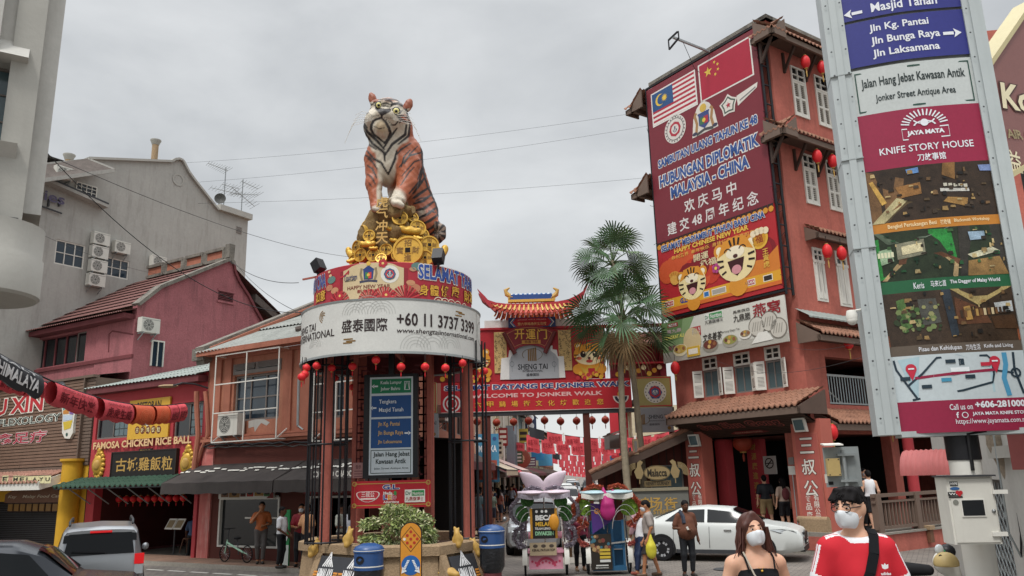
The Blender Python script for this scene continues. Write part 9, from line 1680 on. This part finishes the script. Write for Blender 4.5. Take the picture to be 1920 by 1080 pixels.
for k,c in(('trishaw_pink','#c98a9c'),('trishaw_blue','#2a5a7c'),('canopy_pink','#cdbcc6'),('canopy_blue','#9db6bc'),('frill_pink','#b86a62'),('bag_orange','#c98a2a'),('bag_magenta','#a8286c'),('mint','#9ac0a8'),('helmet','#b09a68')):mat(k,c,.5,.12,6)
trishaw(1022,True);trishaw(1140,False)
# scooter, bicycle, standee
def cycles():
 Y=9.3;g=gh(Y);F=Face((atY(1745,1060,Y)[0],Y),100);t=thing('scooter','parked black and white scooter with round mirror beside the white cabinet','scooter',F.P(0,g,0));s=lambda x:F.sz(x,1050)[0];z=lambda y:F.sz(1745,y)[1]
 for xx in(s(1660),s(1795)):m=MB();m.lathe(F.P(xx,g+.24,0),[(.14,-.04),(.2,-.05),(.24,0),(.2,.05),(.14,.04)],'rubber',24,ax=(F.u,Z3,F.n));m.lathe(F.P(xx,g+.24,0),[(0,-.03),(.14,-.03),(.14,.03),(0,.03)],'steel',16,ax=(F.u,Z3,F.n));m.build('wheel',t)
 P=F.P;m=MB();skin(m,sdf([cap(P(s(1690),g+.62,0),P(s(1740),g+.6,0),.11,.1),cap(P(s(1665),g+.6,0),P(s(1700),g+.55,0),.1,.14),cap(P(s(1745),g+.36,0),P(s(1775),g+.36,0),.1,.09)],.08,.025),'car_black');m.build('body',t);m=MB();skin(m,sdf([cap(P(s(1682),z(1066),0),P(s(1738),z(1069),0),.085,.06)],.05,.02),'rubber');m.build('seat',t)
 m=MB();skin(m,sdf([cap(P(s(1778),z(1050),0),P(s(1800),g+.3,0),.09,.07),ell(P(s(1765),z(1055),.03),(.1,.1,.12))],.06,.02),'white_paint');m.build('front_shield',t);m=MB();m.tube([P(s(1748),z(1038),.3),P(s(1768),z(1040),.1),P(s(1778),z(1042),-.2)],.02,'rubber',8);m.ball(P(s(1778),z(1034),0),(.09,.08,.08),'black_steel',14,8);m.build('handlebar',t)
 m=MB();m.tube([P(s(1762),z(1038),.16),P(s(1755),z(1032),.18)],.008,'dark_metal',5);m.ball(P(s(1753),z(1027),.2),(.05,.02,.055),'lamp_glass',16,8);m.build('mirror',t);m=MB();c=P(s(1760),z(1052),.24);skin(m,sdf([ell(c,(.13,.12,.12))],.02,.015,cuts=[(c-Z3*.03,(0,0,-1))]),'helmet');m.build('helmet',None,'cream open helmet hung on the parked scooter','helmet');m=MB();m.ball(P(s(1763),z(1033),.1),(.04,.03,.03),'#2f8a5c',10,6);m.build('phone_mount',t)
 Fb=Face(L.P(0,0,.7)[:2],121);x=lambda q:Fb.sz(q,1045)[0];t=thing('bicycle','mint folding bicycle leaning at the orange shop window','bicycle',Fb.P(x(440),.13,0));r=.25;zc=.13+r
 for xx in(x(421),x(463)):m=MB();c=Fb.P(xx,zc,0);m.lathe(c,[(r-.03,-.02),(r,0),(r-.03,.02),(r-.035,0)],'rubber',24,ax=(Fb.u,Z3,Fb.n));[m.tube([c,c+(Fb.u*math.cos(v)+Z3*math.sin(v))*(r-.02)],.004,'steel',4) for v in np.linspace(0,6.28,15)[:-1]];m.build('wheel',t)
 m=MB();m.tube([Fb.P(x(424),zc+.32,0),Fb.P(x(437),zc+.2,0),Fb.P(x(455),zc+.05,0)],.03,'mint',8);m.tube([Fb.P(x(455),zc+.05,0),Fb.P(x(463),zc,0)],.015,'mint',6);m.tube([Fb.P(x(421),zc,0),Fb.P(x(425),zc+.4,0)],.018,'mint',6);m.tube([Fb.P(x(447),zc-.02,0),Fb.P(x(443),zc+.42,0)],.015,'dark_metal',6);m.build('frame',t);m=MB();m.tube([Fb.P(x(425),zc+.4,0),Fb.P(x(427),zc+.7,0),Fb.P(x(427),zc+.72,.22)],.014,'dark_metal',6);m.tube([Fb.P(x(427),zc+.72,.22),Fb.P(x(427),zc+.72,-.22)],.014,'dark_metal',6);m.build('handlebar',t);m=MB();m.ball(Fb.P(x(443),zc+.45,0),(.12,.07,.04),'rubber',12,6);m.build('saddle',t)
 a,b,c,d=L.box(526,956,540,1053,.9);m=MB();m.box(L,a,b,.0,d,.85,.9,'#1f8a4c');m.box(L,a,b,.0,(d)*.42,.9,.905,'#c9d2cc');m.disc(L,(a+b)/2,d*.55,.15,.91,'#d9dedb',16);m.build('standee',None,'green and white upright standee board at the coffee shop door','sign')
cycles()
# people
def _arm(sh,side,raise_=None):
 el,wr=raise_ or((.235*side,.02,1.1),(.25*side,-.05,.86));return sh,np.array(el,float),np.array(wr,float)
ELL=ell
def person(label,loc,yaw=0.,h=1.7,sk='skin_mid',top='#8a8a8a',bot='#23242a',style='tee',legs='long',hair='short',hk='hair_black',armL=None,armR=None,feet=None,mask=False,hyaw=0.,htilt=0.,vox=.021,belly=0.,shoes='#2a2724',group='people around the crossing',kf=None,lean=0.,glasses=False,hs=1.,hroll=0.,sw=None,name='person',fem=False):
 """stands at loc facing the camera at yaw 0; L and R are the picture's left and right"""
 k=h/1.7;Wm=np.eye(4);Wm[:3,:3]=rotm(0,0,yaw)@rotm(-lean,0,0)*k;Wm[:3,3]=loc;t=thing(name,label,'person',loc,group);A=lambda *v:np.array(v,float);sw=sw or(.165 if fem else .175)
 arms=[_arm(A(-sw,0,1.35),-1,armL),_arm(A(sw,0,1.35),1,armR)];ft=feet or((-.1,0.),(.1,0.));lg=[]
 for i,(x,y) in enumerate(ft):sg=-1 if i==0 else 1;lg.append((A(.088*sg,0,.9),A((.088*sg+x)/2+.01*sg,y*.5-.02,.5),A(x,y+.03,.09)))
 HR=rotm(0,0,hyaw)@rotm(htilt,hroll,0);nk=A(0,-.005,1.47);hp=lambda *v:nk+HR@(A(*v)-nk)*hs;ell=lambda c,r,R=None:ELL(c,A(*r)*(hs if R is HR else 1),R)
 torso=[ell((0,0,.95),(.165 if not fem else .17,.115,.13)),cap((0,-.01-belly*.5,1.03),(0,-.01-belly*.3,1.2),(.125 if not fem else .112)+belly,.13+belly*.4),ell((0,0,1.28),(.165 if not fem else .145,.11,.16)),*[cap((sg*.03,.0,1.4),(sg*(sw-.02),0,1.362),.056,.056) for sg in(-1,1)]]
 if fem:torso+=[ell((-.065,-.09,1.24),(.065,.05,.06)),ell((.065,-.09,1.24),(.065,.05,.06))]
 armp=[(cap(a,b,.048 if fem else .054,.038),cap(b,c,.038,.027)) for a,b,c in arms];legp=[(cap(a,b,.083,.056),cap(b,c,.056,.036)) for a,b,c in lg]
 foot=[cap((c[0],c[1]+.03,.045),(c[0]*1.15,c[1]-.14,.035),.04,.033) for _,_,c in lg];head=[ell(hp(0,-.02,1.6),(.077,.097,.115),HR),ell(hp(0,-.05,1.535),(.055,.062,.062),HR),ell(hp(0,-.122,1.585),(.014,.02,.026),HR),ell(hp(.079,-.005,1.59),(.012,.02,.032),HR),ell(hp(-.079,-.005,1.59),(.012,.02,.032),HR),cap((0,.01,1.4),hp(0,-.0,1.53),.056 if not fem else .047,.05)]
 hands=[];fing=MB()
 for(a,b,c),sg in zip(arms,(-1,1)):
  d=(c-b)/np.linalg.norm(c-b);s_=np.cross(d,A(sg,-.2,0));s_=s_/(np.linalg.norm(s_)+1e-6);n_=np.cross(d,s_);P0=c+d*.055;hands.append(ell(P0,(.024,.024,.024)));hands.append(cap(c+d*.01,c+d*.075,.024,.03))
  for j,ln in enumerate((.068,.078,.073,.056)):q=c+d*.08+s_*(j-1.5)*.019;cu=n_*.012*(1 if n_[1]<0 else -1);fing.tube([q-d*.02,q+d*ln*.5+cu*.4,q+d*ln+cu*1.6],[.0095,.009,.0065],sk,6)
  q=c+d*.03+s_*.026;fing.tube([q,q+d*.03+s_*.022,q+d*.062+s_*.026],[.011,.0095,.007],sk,6)
 m=MB();VF=sdf(torso+[p for a in armp for p in a]+[p for a in legp for p in a]+foot+head+hands,.035,vox);skin(m,VF,sk);m.v,fv=m.v,fing;b0=len(m.v);m.v.extend(fv.v);[(m.f.append(tuple(b0+i for i in f)),m.m.append(0),m.sm.append(True)) for f in fv.f]
 for sg in(-1,1):e=HR;m.ball(hp(sg*.031,-.109,1.602),(.0135,.0065,.0042),'#b8aca4',8,6,HR);m.ball(hp(sg*.031,-.1145,1.602),(.0065,.006,.0056),'hair_black',8,6,HR);m.tube([hp(sg*.05,-.104,1.622),hp(sg*.032,-.115,1.63),hp(sg*.012,-.116,1.624)],.0045,hk,4)
 if not mask:m.ball(hp(0,-.113,1.548),(.024,.008,.006),'#8a4a42',8,5,HR)
 wv=lambda M_:setattr(M_,'v',[tuple(p) for p in(np.array(M_.v)@Wm[:3,:3].T+Wm[:3,3])])
 wv(m);m.build('body',t,sharp=180);G_=lambda VF,key,nm,kf=None:(lambda M_:(skin(M_,VF,key,Wm,kf),M_.build(nm,t,sharp=180)))(MB())
 sl=[cap(a,b if style=='long' else a+(b-a)*(.62 if kf else .74),.056,.056 if style!='long' else .046) for a,b,c in arms] if style in('tee','long') else []
 if style=='long':sl+=[cap(b,c,.046,.04) for a,b,c in arms]
 if style=='cami':VF=sdf([*torso[:3],*torso[5:]],.03,vox,[((0,0,.86),(0,0,-1)),((0,-.1,1.335),(0,.3,1))],.008)
 elif style=='tank':VF=sdf(torso,.03,vox,[((0,0,.84),(0,0,-1)),((.15,0,1.3),(1,0,.12)),((-.15,0,1.3),(-1,0,.12))],.014)
 else:VF=sdf(torso+sl,.035,vox,[((0,0,.85),(0,0,-1)),((0,-.05,1.428),(0,-.35,1))],.015)
 G_(VF,top,'shirt',kf)
 if style=='cami':
  M_=MB()
  for sg in(-1,1):M_.tube([(sg*.09,-.118,1.325),(sg*.1,-.085,1.4),(sg*.1,-.02,1.45),(sg*.09,.07,1.37),(sg*.08,.1,1.27)],.006,top,6)
  wv(M_);M_.build('strap',t)
 fe=.12 if legs=='long' else .5
 if legs=='skirt':G_(sdf([torso[0],cap((0,0,.9),(0,0,.6),.17,.2)],.05,vox,[((0,0,.58),(0,0,-1)),((0,0,1.0),(0,0,1))],.01),bot,'skirt')
 else:G_(sdf([torso[0]]+[p for a in legp for p in a],.04,vox,[((0,0,fe),(0,0,-1)),((0,0,.97),(0,0,1))],.016 if legs=='long' else .024),bot,'trousers' if legs=='long' else 'shorts')
 if shoes:G_(sdf(foot,.02,vox,(),.008),shoes,'shoes')
 hp0=ell(hp(0,.0,1.628),(.087,.108,.1),HR);cf=[(hp(0,-.085,1.635),HR@A(0,-1,-.75))]
 if hair=='short':G_(sdf([hp0,ell(hp(0,.055,1.58),(.07,.05,.07),HR)],.03,min(vox,.016),cf),hk,'hair')
 elif hair=='fringe':G_(sdf([ell(hp(0,.004,1.632),(.086,.107,.088),HR),ell(hp(0,.055,1.575),(.075,.052,.075),HR)]+[cap(hp(x,-.05,1.69),hp(x*1.2-.012,-.1,1.64+.012*math.sin(x*90)),.02,.01) for x in(-.06,-.035,-.01,.015,.04,.062)]+[cap(hp(x,y,1.695),hp(x*1.1,y-.02,1.712+.006*math.sin(x*70)),.016,.006) for x in(-.05,-.02,.01,.045) for y in(-.05,0,.05)],.022,vox,[(hp(0,-.08,1.632),HR@A(0,-.55,-1)),(hp(0,.015,1.578),HR@A(0,-.55,-1.2))]),hk,'hair')
 elif hair=='long':G_(sdf([hp0]+[cap(hp(sg*.012,-.075,1.712),hp(sg*.07,-.07,1.63),.016,.014) for sg in(-1,1)]+[cap(hp(sg*.07,-.07,1.63),hp(sg*.082,-.025,1.53),.014,.012) for sg in(-1,1)]+[cap(hp(sg*.068,.015,1.62),(sg*.078,.02,1.46),.022,.025) for sg in(-1,1)]+[cap((sg*.084,.02,1.46),(sg*.09,.0,1.37),.025,.008) for sg in(-1,1)]+[cap(hp(0,.07,1.6),(0,.09,1.33),.075,.06)],.03,min(vox,.012),[(hp(0,-.1,1.66),HR@A(0,-1,-.2))]),hk,'hair')
 elif hair=='hat':G_(sdf([ell(hp(0,0,1.66),(.095,.11,.09),HR),ell(hp(0,-.02,1.645),(.15,.17,.018),HR)],.02,.014),hk,'hat')
 if mask:
  G_(sdf([ell(hp(0,-.07,1.546),(.07,.07,.086),HR),ell(hp(0,-.125,1.572),(.016,.022,.034),HR),cap(hp(0,-.138,1.57),hp(0,-.132,1.5),.012,.008)],.02,min(vox,.007),[(hp(0,-.13,1.592),HR@A(0,.35,1)),(hp(0,-.04,1.55),HR@A(0,1,0)),(hp(0,-.06,1.474),HR@A(0,-.25,-1))]),'mask_white','mask');M_=MB()
  for sg in(-1,1):M_.tube([hp(sg*.064,-.06,1.583),hp(sg*.082,-.01,1.605)],.0028,'mask_white',4);M_.tube([hp(sg*.06,-.06,1.522),hp(sg*.084,-.003,1.568)],.0028,'mask_white',4)
  wv(M_);M_.build('ear_loops',t)
 if glasses:
  M_=MB()
  for sg in(-1,1):M_.tube([hp(sg*.034+.028*math.cos(v),-.128,1.602+.021*math.sin(v)) for v in np.linspace(0,6.283,17)],.0028,'black_steel',5,cap=False);M_.tube([hp(sg*.062,-.124,1.606),hp(sg*.084,-.02,1.606)],.003,'black_steel',5)
  M_.tube([hp(-.007,-.13,1.605),hp(.007,-.13,1.605)],.003,'black_steel',5);wv(M_);M_.build('glasses',t)
 return t,Wm
mat('mask_white','#ccd0d3',.7,.04,8);mat('shirt_brown','#5f3a2a',.85,.12,8);mat('shirt_red','#b4232e',.75,.06,10,spec=.2);mat('tee_white','#d2d2d4',.8,.04,8);mat('cloth_black','#101114',.9,.1,8,spec=.2);mat('khaki','#8c7654',.9,.1,8);mat('cloth_grey','#938a84',.9,.12,9)
def at(x,Y,z=None):p=atY(x,1000,Y);return np.array([p[0],Y,gh(Y) if z is None else z])
def tube_on(W,pts,r,k,nm,label=None,cat=None,parent=None,flat=None):
 m=MB();Wp=[W[:3,:3]@np.array(p,float)+W[:3,3] for p in pts]
 if flat:
  for a,b in zip(Wp,Wp[1:]):m.bar(a,b,flat,r,k,up=W[:3,:3]@np.array([0,1.,0]))
 else:m.tube(Wp,r,k,6)
 return m.build(nm,parent,label,cat)
t,W=person('young woman in black camisole and white mask walking towards the camera',at(1411,5.45),4,1.61,'skin_asian','cloth_black','cloth_black','cami',hair='long',hk='hair_brown',mask=True,hyaw=4,htilt=-3,hs=.9,hroll=-5,vox=.0085,fem=True,armL=((-.25,.03,1.1),(-.27,.0,.86)),armR=((.25,.03,1.1),(.28,.0,.86)),group='couple in the foreground')
tube_on(W,[(-.07,.02,1.43),(-.05,-.075,1.375),(0,-.112,1.325),(.05,-.075,1.375),(.07,.02,1.43)],.002,'gold','necklace',parent=t);m=MB();m.ball(W[:3,:3]@np.array([0,-.118,1.32])+W[:3,3],.008,'gold',8,6);m.build('pendant',t)
m=MB();rr=random.Random(3)
for i in range(34):
 sg=-1 if i<19 else 1;a=np.array([sg*(.085+rr.uniform(-.01,.015)),rr.uniform(-.05,.02),1.6]);l=rr.uniform(.18,.34);m.tube([W[:3,:3]@np.array(q)+W[:3,3] for q in(a,a+np.array([sg*rr.uniform(0,.03),0,-l*.5]),a+np.array([sg*rr.uniform(-.01,.07),rr.uniform(-.02,.02),-l]))],[.006,.005,.0015],'hair_brown',4)
m.build('hair_strands',t)
tube_on(W,[(-.1,-.06,1.44),(-.06,-.125,1.3),(.0,-.15,1.2),(.08,-.15,1.08),(.14,-.13,.98)],.006,'#b0a898','bag_strap','thin pale bag strap crossing the black camisole of the masked woman','bag')
def teekf(P):
 x,y,z=np.abs(P[:,0]),P[:,1],P[:,2];out=np.array(['shirt_red']*len(P),dtype=object);neck=np.hypot(P[:,0],(P[:,1]+.005)*1.0);out[(neck<.098)&(z>1.395)]='tee_white'
 a,b=np.array([.15,0,1.35]),np.array([.235,.0,1.11]);d=b-a;L2=d@d;q=np.stack([x,y,z],1)-a;tt=(q@d)/L2;lat=q[:,1];outer=(q-tt[:,None]*d)[:,0]>.0;arm=(tt>-.05)&(tt<.8)&outer;sh=(z>1.36)&(x>.085)&(x<.17);off_=lat+.012
 for k in(-1,0,1):out[(arm|sh)&(np.abs(off_-k*.023)<.0075)]='tee_white'
 out[(tt>.585)&(x>.16)]='tee_white';return out
t,W=person('young man in red striped tee, glasses and surgical mask looking to his side',at(1602,4.95),-8,1.765,'skin_asian','shirt_red','cloth_black','tee',hair='fringe',mask=True,glasses=True,hyaw=-42,htilt=4,hs=.93,sw=.15,vox=.0065,kf=teekf,armL=((-.235,0,1.11),(-.29,-.05,.88)),armR=((.235,0,1.11),(.27,-.06,.87)),group='couple in the foreground')
F=Face(W[:3,3][:2],90);Q=lambda x,y,z:W[:3,:3]@np.array([x,y,z],float)+W[:3,3]
class Chest:
 def P(s,x,z,n=0.):return Q(x,-.13-n-.03*(1.25-z)+.35*max(0,x-.08)**1.5,z)
m=MB();Cf=Chest();cx,cz=.105,1.262
for a,l in((90,.03),(52,.03),(128,.03)):v=rad(a);c=(cx+.4*l*math.cos(v),cz+.4*l*math.sin(v));m.poly(Cf,[(cx-.002,cz-.004),(c[0]+.011*math.sin(v),c[1]-.011*math.cos(v)),(cx+l*math.cos(v),cz+l*math.sin(v)),(c[0]-.011*math.sin(v),c[1]+.011*math.cos(v))],.014,'tee_white')
for j in range(2):m.line(Cf,[(cx-.03,cz-.004-.006*j),(cx+.03,cz-.004-.006*j)],.003,.017,'shirt_red')
m.text(Cf,'adidas',(cx-.027,cx+.027,cz-.034,cz-.018),.014,'tee_white',.03);m.build('chest_logo',t)
sp=[(.075,.1,1.42),(.095,.02,1.462),(.088,-.055,1.435),(.06,-.125,1.34),(.02,-.155,1.24),(-.04,-.17,1.13),(-.1,-.165,1.03)]
m=MB();rr=random.Random(4);HR=rotm(0,0,-42)@rotm(4,0,0);nk=np.array([0,-.005,1.47])
for i in range(230):
 v=rr.uniform(0,6.28);e=rr.uniform(.12,1.5);n=np.array([math.cos(v)*math.cos(e),math.sin(v)*math.cos(e),math.sin(e)]);a=np.array([0,.004,1.63])+n*np.array([.084,.105,.088]);d=np.array([rr.uniform(-.5,.1),-.7 if n[1]<.3 else .3,-.25-.5*(1-n[2])]);d/=np.linalg.norm(d);l=rr.uniform(.025,.05);P_=[W[:3,:3]@(nk+HR@(q-nk)*.93)+W[:3,3] for q in(a-n*.006,a+d*l*.5+n*.01,a+d*l+n*.002)];m.tube(P_,[.007,.005,.001],'hair_black',4)
m.build('hair_tufts',t)
tb=thing('sling_bag','black sling bag with broad strap across the red tee','bag',Q(-.1,-.17,1.0));tube_on(W,sp,.012,'cloth_black','strap',parent=tb,flat=.055)
m=MB();skin(m,sdf([cap((-.02,-.19,1.06),(-.2,-.17,.97),.055,.06),cap((-.02,-.19,1.0),(-.2,-.17,.92),.05,.06)],.03,.012),'cloth_black',W);m.build('pouch',tb)
t,W=person('stout man in brown shirt and black trousers looking down at his phone',at(1287,19.7),8,1.74,'skin_dark','shirt_brown','#1b1d22',belly=.085,armL=((-.29,.0,1.1),(-.06,-.24,1.06)),htilt=12,group='people around the crossing',vox=.018);tube_on(W,[(-.1,-.33,1.09),(-.06,-.33,1.11)],.02,'white_paint','phone','white phone in the hand of the stout man in brown','phone',flat=.07)
tube_on(W,[(-.12,.1,1.36),(-.12,-.02,1.46),(-.1,-.13,1.36),(-.1,-.18,1.2)],.05,'#2a2f3c','shoulder_strap','dark bag strap over the shoulder of the stout man in brown','bag')
t,W=person('man in grey shirt and dark shorts holding a yellow bag beside the blue trishaw',at(1217,20.0),-100,1.76,'skin_mid','cloth_grey','#2f2c2c',legs='short',feet=((-.1,.14),(.1,-.2)),armR=((.24,.06,1.1),(.24,-.04,.85)),htilt=18,mask=True,shoes='#5a4636',vox=.018)
m=MB();c=at(1219,19.75,.62);skin(m,sdf([ell(c,(.13,.1,.2)),cap(c+Z3*.1,c+Z3*.38,.1,.02)],.06,.022),'bag_yellow') if mat('bag_yellow','#c2b93a',.5,.2,6) else 0;m.build('carrier_bag',None,'yellow plastic carrier bag hanging from the hand of the man in grey','bag')
person('elderly person in pink shirt and sun hat behind the blue trishaw',at(1200,21.6),-150,1.72,'skin_mid','#c9a0a8','#5a5560',hair='hat',hk='#5c4a40',style='long');person('person in white tee and navy jeans bending beside the blue trishaw',at(1186,20.3),-70,1.62,'skin_mid','tee_white','#1f2c48',lean=14,feet=((-.12,.1),(.12,-.05)),shoes='#8a4a3c');person('woman in maroon top and black trousers standing between the two trishaws',at(1086,21.5),10,1.6,'skin_mid','#6b2236','#131316',style='long',hair='long',fem=True,shoes='#a88a70')
p=lambda x,n:L.P(L.sz(x,1050,n)[0],.13,n)
person('slim man in orange tee with hand at his mouth outside the orange shop',p(487,.75),18,1.74,'skin_mid','#a85a2c','#55504e',armL=((-.28,-.12,1.16),(-.06,-.2,1.46)),armR=((.25,.03,1.1),(.06,-.22,1.05)),feet=((-.06,0),(.07,-.1)));person('man in white tee and black trousers in profile by the green standee',p(526,1.4),80,1.62,'skin_dark','tee_white','#15161a',armL=((-.24,-.02,1.1),(-.08,-.22,.92)),armR=((.24,-.02,1.1),(.08,-.24,.92)))
for x,n,yw,sk_,tp,hr,lab,mk,st in((562,.9,10,'skin_mid','#8c2430','short','person in red tee and mask behind the left cage',True,'tee'),(574,1.2,-30,'skin_dark','#c9946a','short','man in peach tee seen through the left cage',False,'tee'),(640,.9,60,'skin_dark','#a8aaa0','short','man in grey patterned shirt queuing at the coffee shop',False,'tee'),(659,1.1,150,'skin_mid','#a6a8b0','long','woman in pale grey tee with her back to the planter',False,'tee'),(673,.8,-70,'skin_mid','#26335c','short','bearded man in navy sleeveless top beside the lattice screen',False,'tank')):person(lab,p(x,n),yw,1.68,sk_,tp,'#26272c',st,hair=hr,mask=mk,armL=((-.24,-.05,1.1),(-.12,-.26,1.08)))
q=lambda x,n:R.P(R.sz(x,980,n)[0],.5,n)
person('man in navy tee and khaki shorts entering the red corner shop',q(1440,-.4),172,1.72,'skin_asian','#16181f','khaki',legs='short',shoes='#a08a70',feet=((-.15,0),(.14,.05)));t,W=person('woman in beige top and black shorts with backpack entering the red shop',q(1474,-.3),190,1.62,'skin_asian','#b09a8a','#17171b',legs='short',hair='long',fem=True,shoes='#8a6a5c');m=MB();skin(m,sdf([ell((0,.17,1.2),(.13,.09,.2))],.02,.02),'maroon_dark',W);m.build('backpack',None,'dark red backpack worn by the woman entering the red shop','backpack')
m=MB();s,z=R.sz(1486,890,.3);m.tube([R.P(s,.5,.3),R.P(s,z,.3)],.015,'galv',6);m.box(R,s-.12,s+.12,z,z+.26,.28,.32,'ac_white');m.box(R,s-.1,s+.1,z+.3,z+.52,.28,.31,'grey_frame');m.build('notice_stand',None,'slim notice stand beside the right lettered pier','sign');m=MB();s,z=R.sz(1443,872,-1.2);m.box(R,s-.25,s+.25,z-.3,z+.3,-1.25,-1.2,'#a8a4a0');m.ring(R,s,z+.06,.14,.18,-1.19,'#2a2422',20);m.line(R,[(s-.12,z+.18),(s+.12,z-.06)],.04,-1.188,'#2a2422');m.rect(R,s-.14,s+.14,z+.045,z+.075,-1.185,'#2a2422');m.build('no_smoking_sign',None,'grey no smoking sign inside the dark red shop doorway','sign')
q=lambda x,n:S.P(S.sz(x,985,n)[0],.56,n)
person('person in white sleeveless top and black shorts leaning on the porch railing',q(1641,.85),175,1.74,'skin_asian','tee_white','#131316','tank','short',lean=-3,shoes='#b08a70',feet=((-.08,0),(.09,.1)));person('dark haired masked person inside the porch facing out',q(1630,.1),30,1.8,'skin_asian','#17181c','#17181c',mask=True)
person('diner in blue shirt with his back turned at the rice shop table',L.P(-2.35,-.25,-1.2),175,1.7,'skin_dark','#4a6a94','#1b1d22',lean=-6);person('diner facing out across the rice shop table',L.P(-1.7,-.2,-2.6),10,1.65,'skin_mid','#7f8a9a','#22242a');person('woman in dark clothes at the cafe window beside the lettered pier',at(1286,28.9,.3),-70,1.66,'skin_asian','#18181c','#18181c',style='long',hair='long',mask=True,fem=True)
cg='crowd on the left pavement';CP=[(866,40,20,'skin_mid','#b09aa0','#2a2c34','long','short',False),(898,36.5,170,'skin_mid','#7fa6b0','#7a8a9c','long','short',False),(936,44,185,'skin_asian','tee_white','#1a1b20','short','long',True),(846,35.5,200,'skin_mid','#8a8a8c','#2f6a6c','long','long',True),(952,52,160,'skin_asian','#17181c','#3a4456','long','short',False)];base=[]
names=['person in dusty pink top by the far cage rods','grey haired person in pale blue shirt and jeans on the pavement edge','woman in white top and black shorts walking away on the pavement','woman in grey top and teal trousers behind the right cage','man in black tee and slate jeans on the crowded pavement']
for(x,Y,yw,s_,tp,bt,lg,hr,fm),nm in zip(CP,names):base.append(person(nm,at(x,Y,.13),yw,1.68,s_,tp,bt,'tee',lg,hr,fem=fm,vox=.026,group=cg)[0])
rr=random.Random(21);TC=['#17181c','tee_white','#8a2430','#3c5a7c','#b0a898','#2c2f38','#a86a5c','#6b7a6a','#c9b48a','#54405c','#6a6a70','#9aa6b4'];CN=['black','white','red','blue','beige','charcoal','salmon','sage green','tan','purple','grey','light blue'];cnt={}
for i in range(44):
 Y=37+i*1.25+rr.uniform(-.6,.6);x=streetL(Y)+rr.uniform(.5,2.4);j=rr.randrange(5);k=rr.randrange(12);b=rr.choice(('#1a1b20','#2c3444','#5a5048','#3c4658'));kind='woman' if CP[j][8] else 'man';cnt[(kind,k)]=cnt.get((kind,k),0)+1
 dist='near' if Y<48 else 'middle' if Y<66 else 'far';o=dup(base[j],(x,Y,.13),rad(rr.choice((0,180))+rr.uniform(-50,50)-CP[j][2]*0),f'{kind} in {CN[k]} top, {ordw(cnt[(kind, k)]-1)} such from the front, in the {dist} pavement crowd',cg,{'shirt':TC[k],'trousers':b,'shorts':b});o.scale=[rr.uniform(.93,1.06)]*3
for i,(x,Y) in enumerate(((1092,46),(1101,60),(1134,47),(1143,48.5),(1079,74),(1112,80))):
 k=(i*5+2)%12;dup(base[(i*2+4)%5],(atY(x,920,Y)[0],Y,0),rad(40*i),f'person in {CN[k]} top walking on the roadway among the far cars',cg,{'shirt':TC[k]})
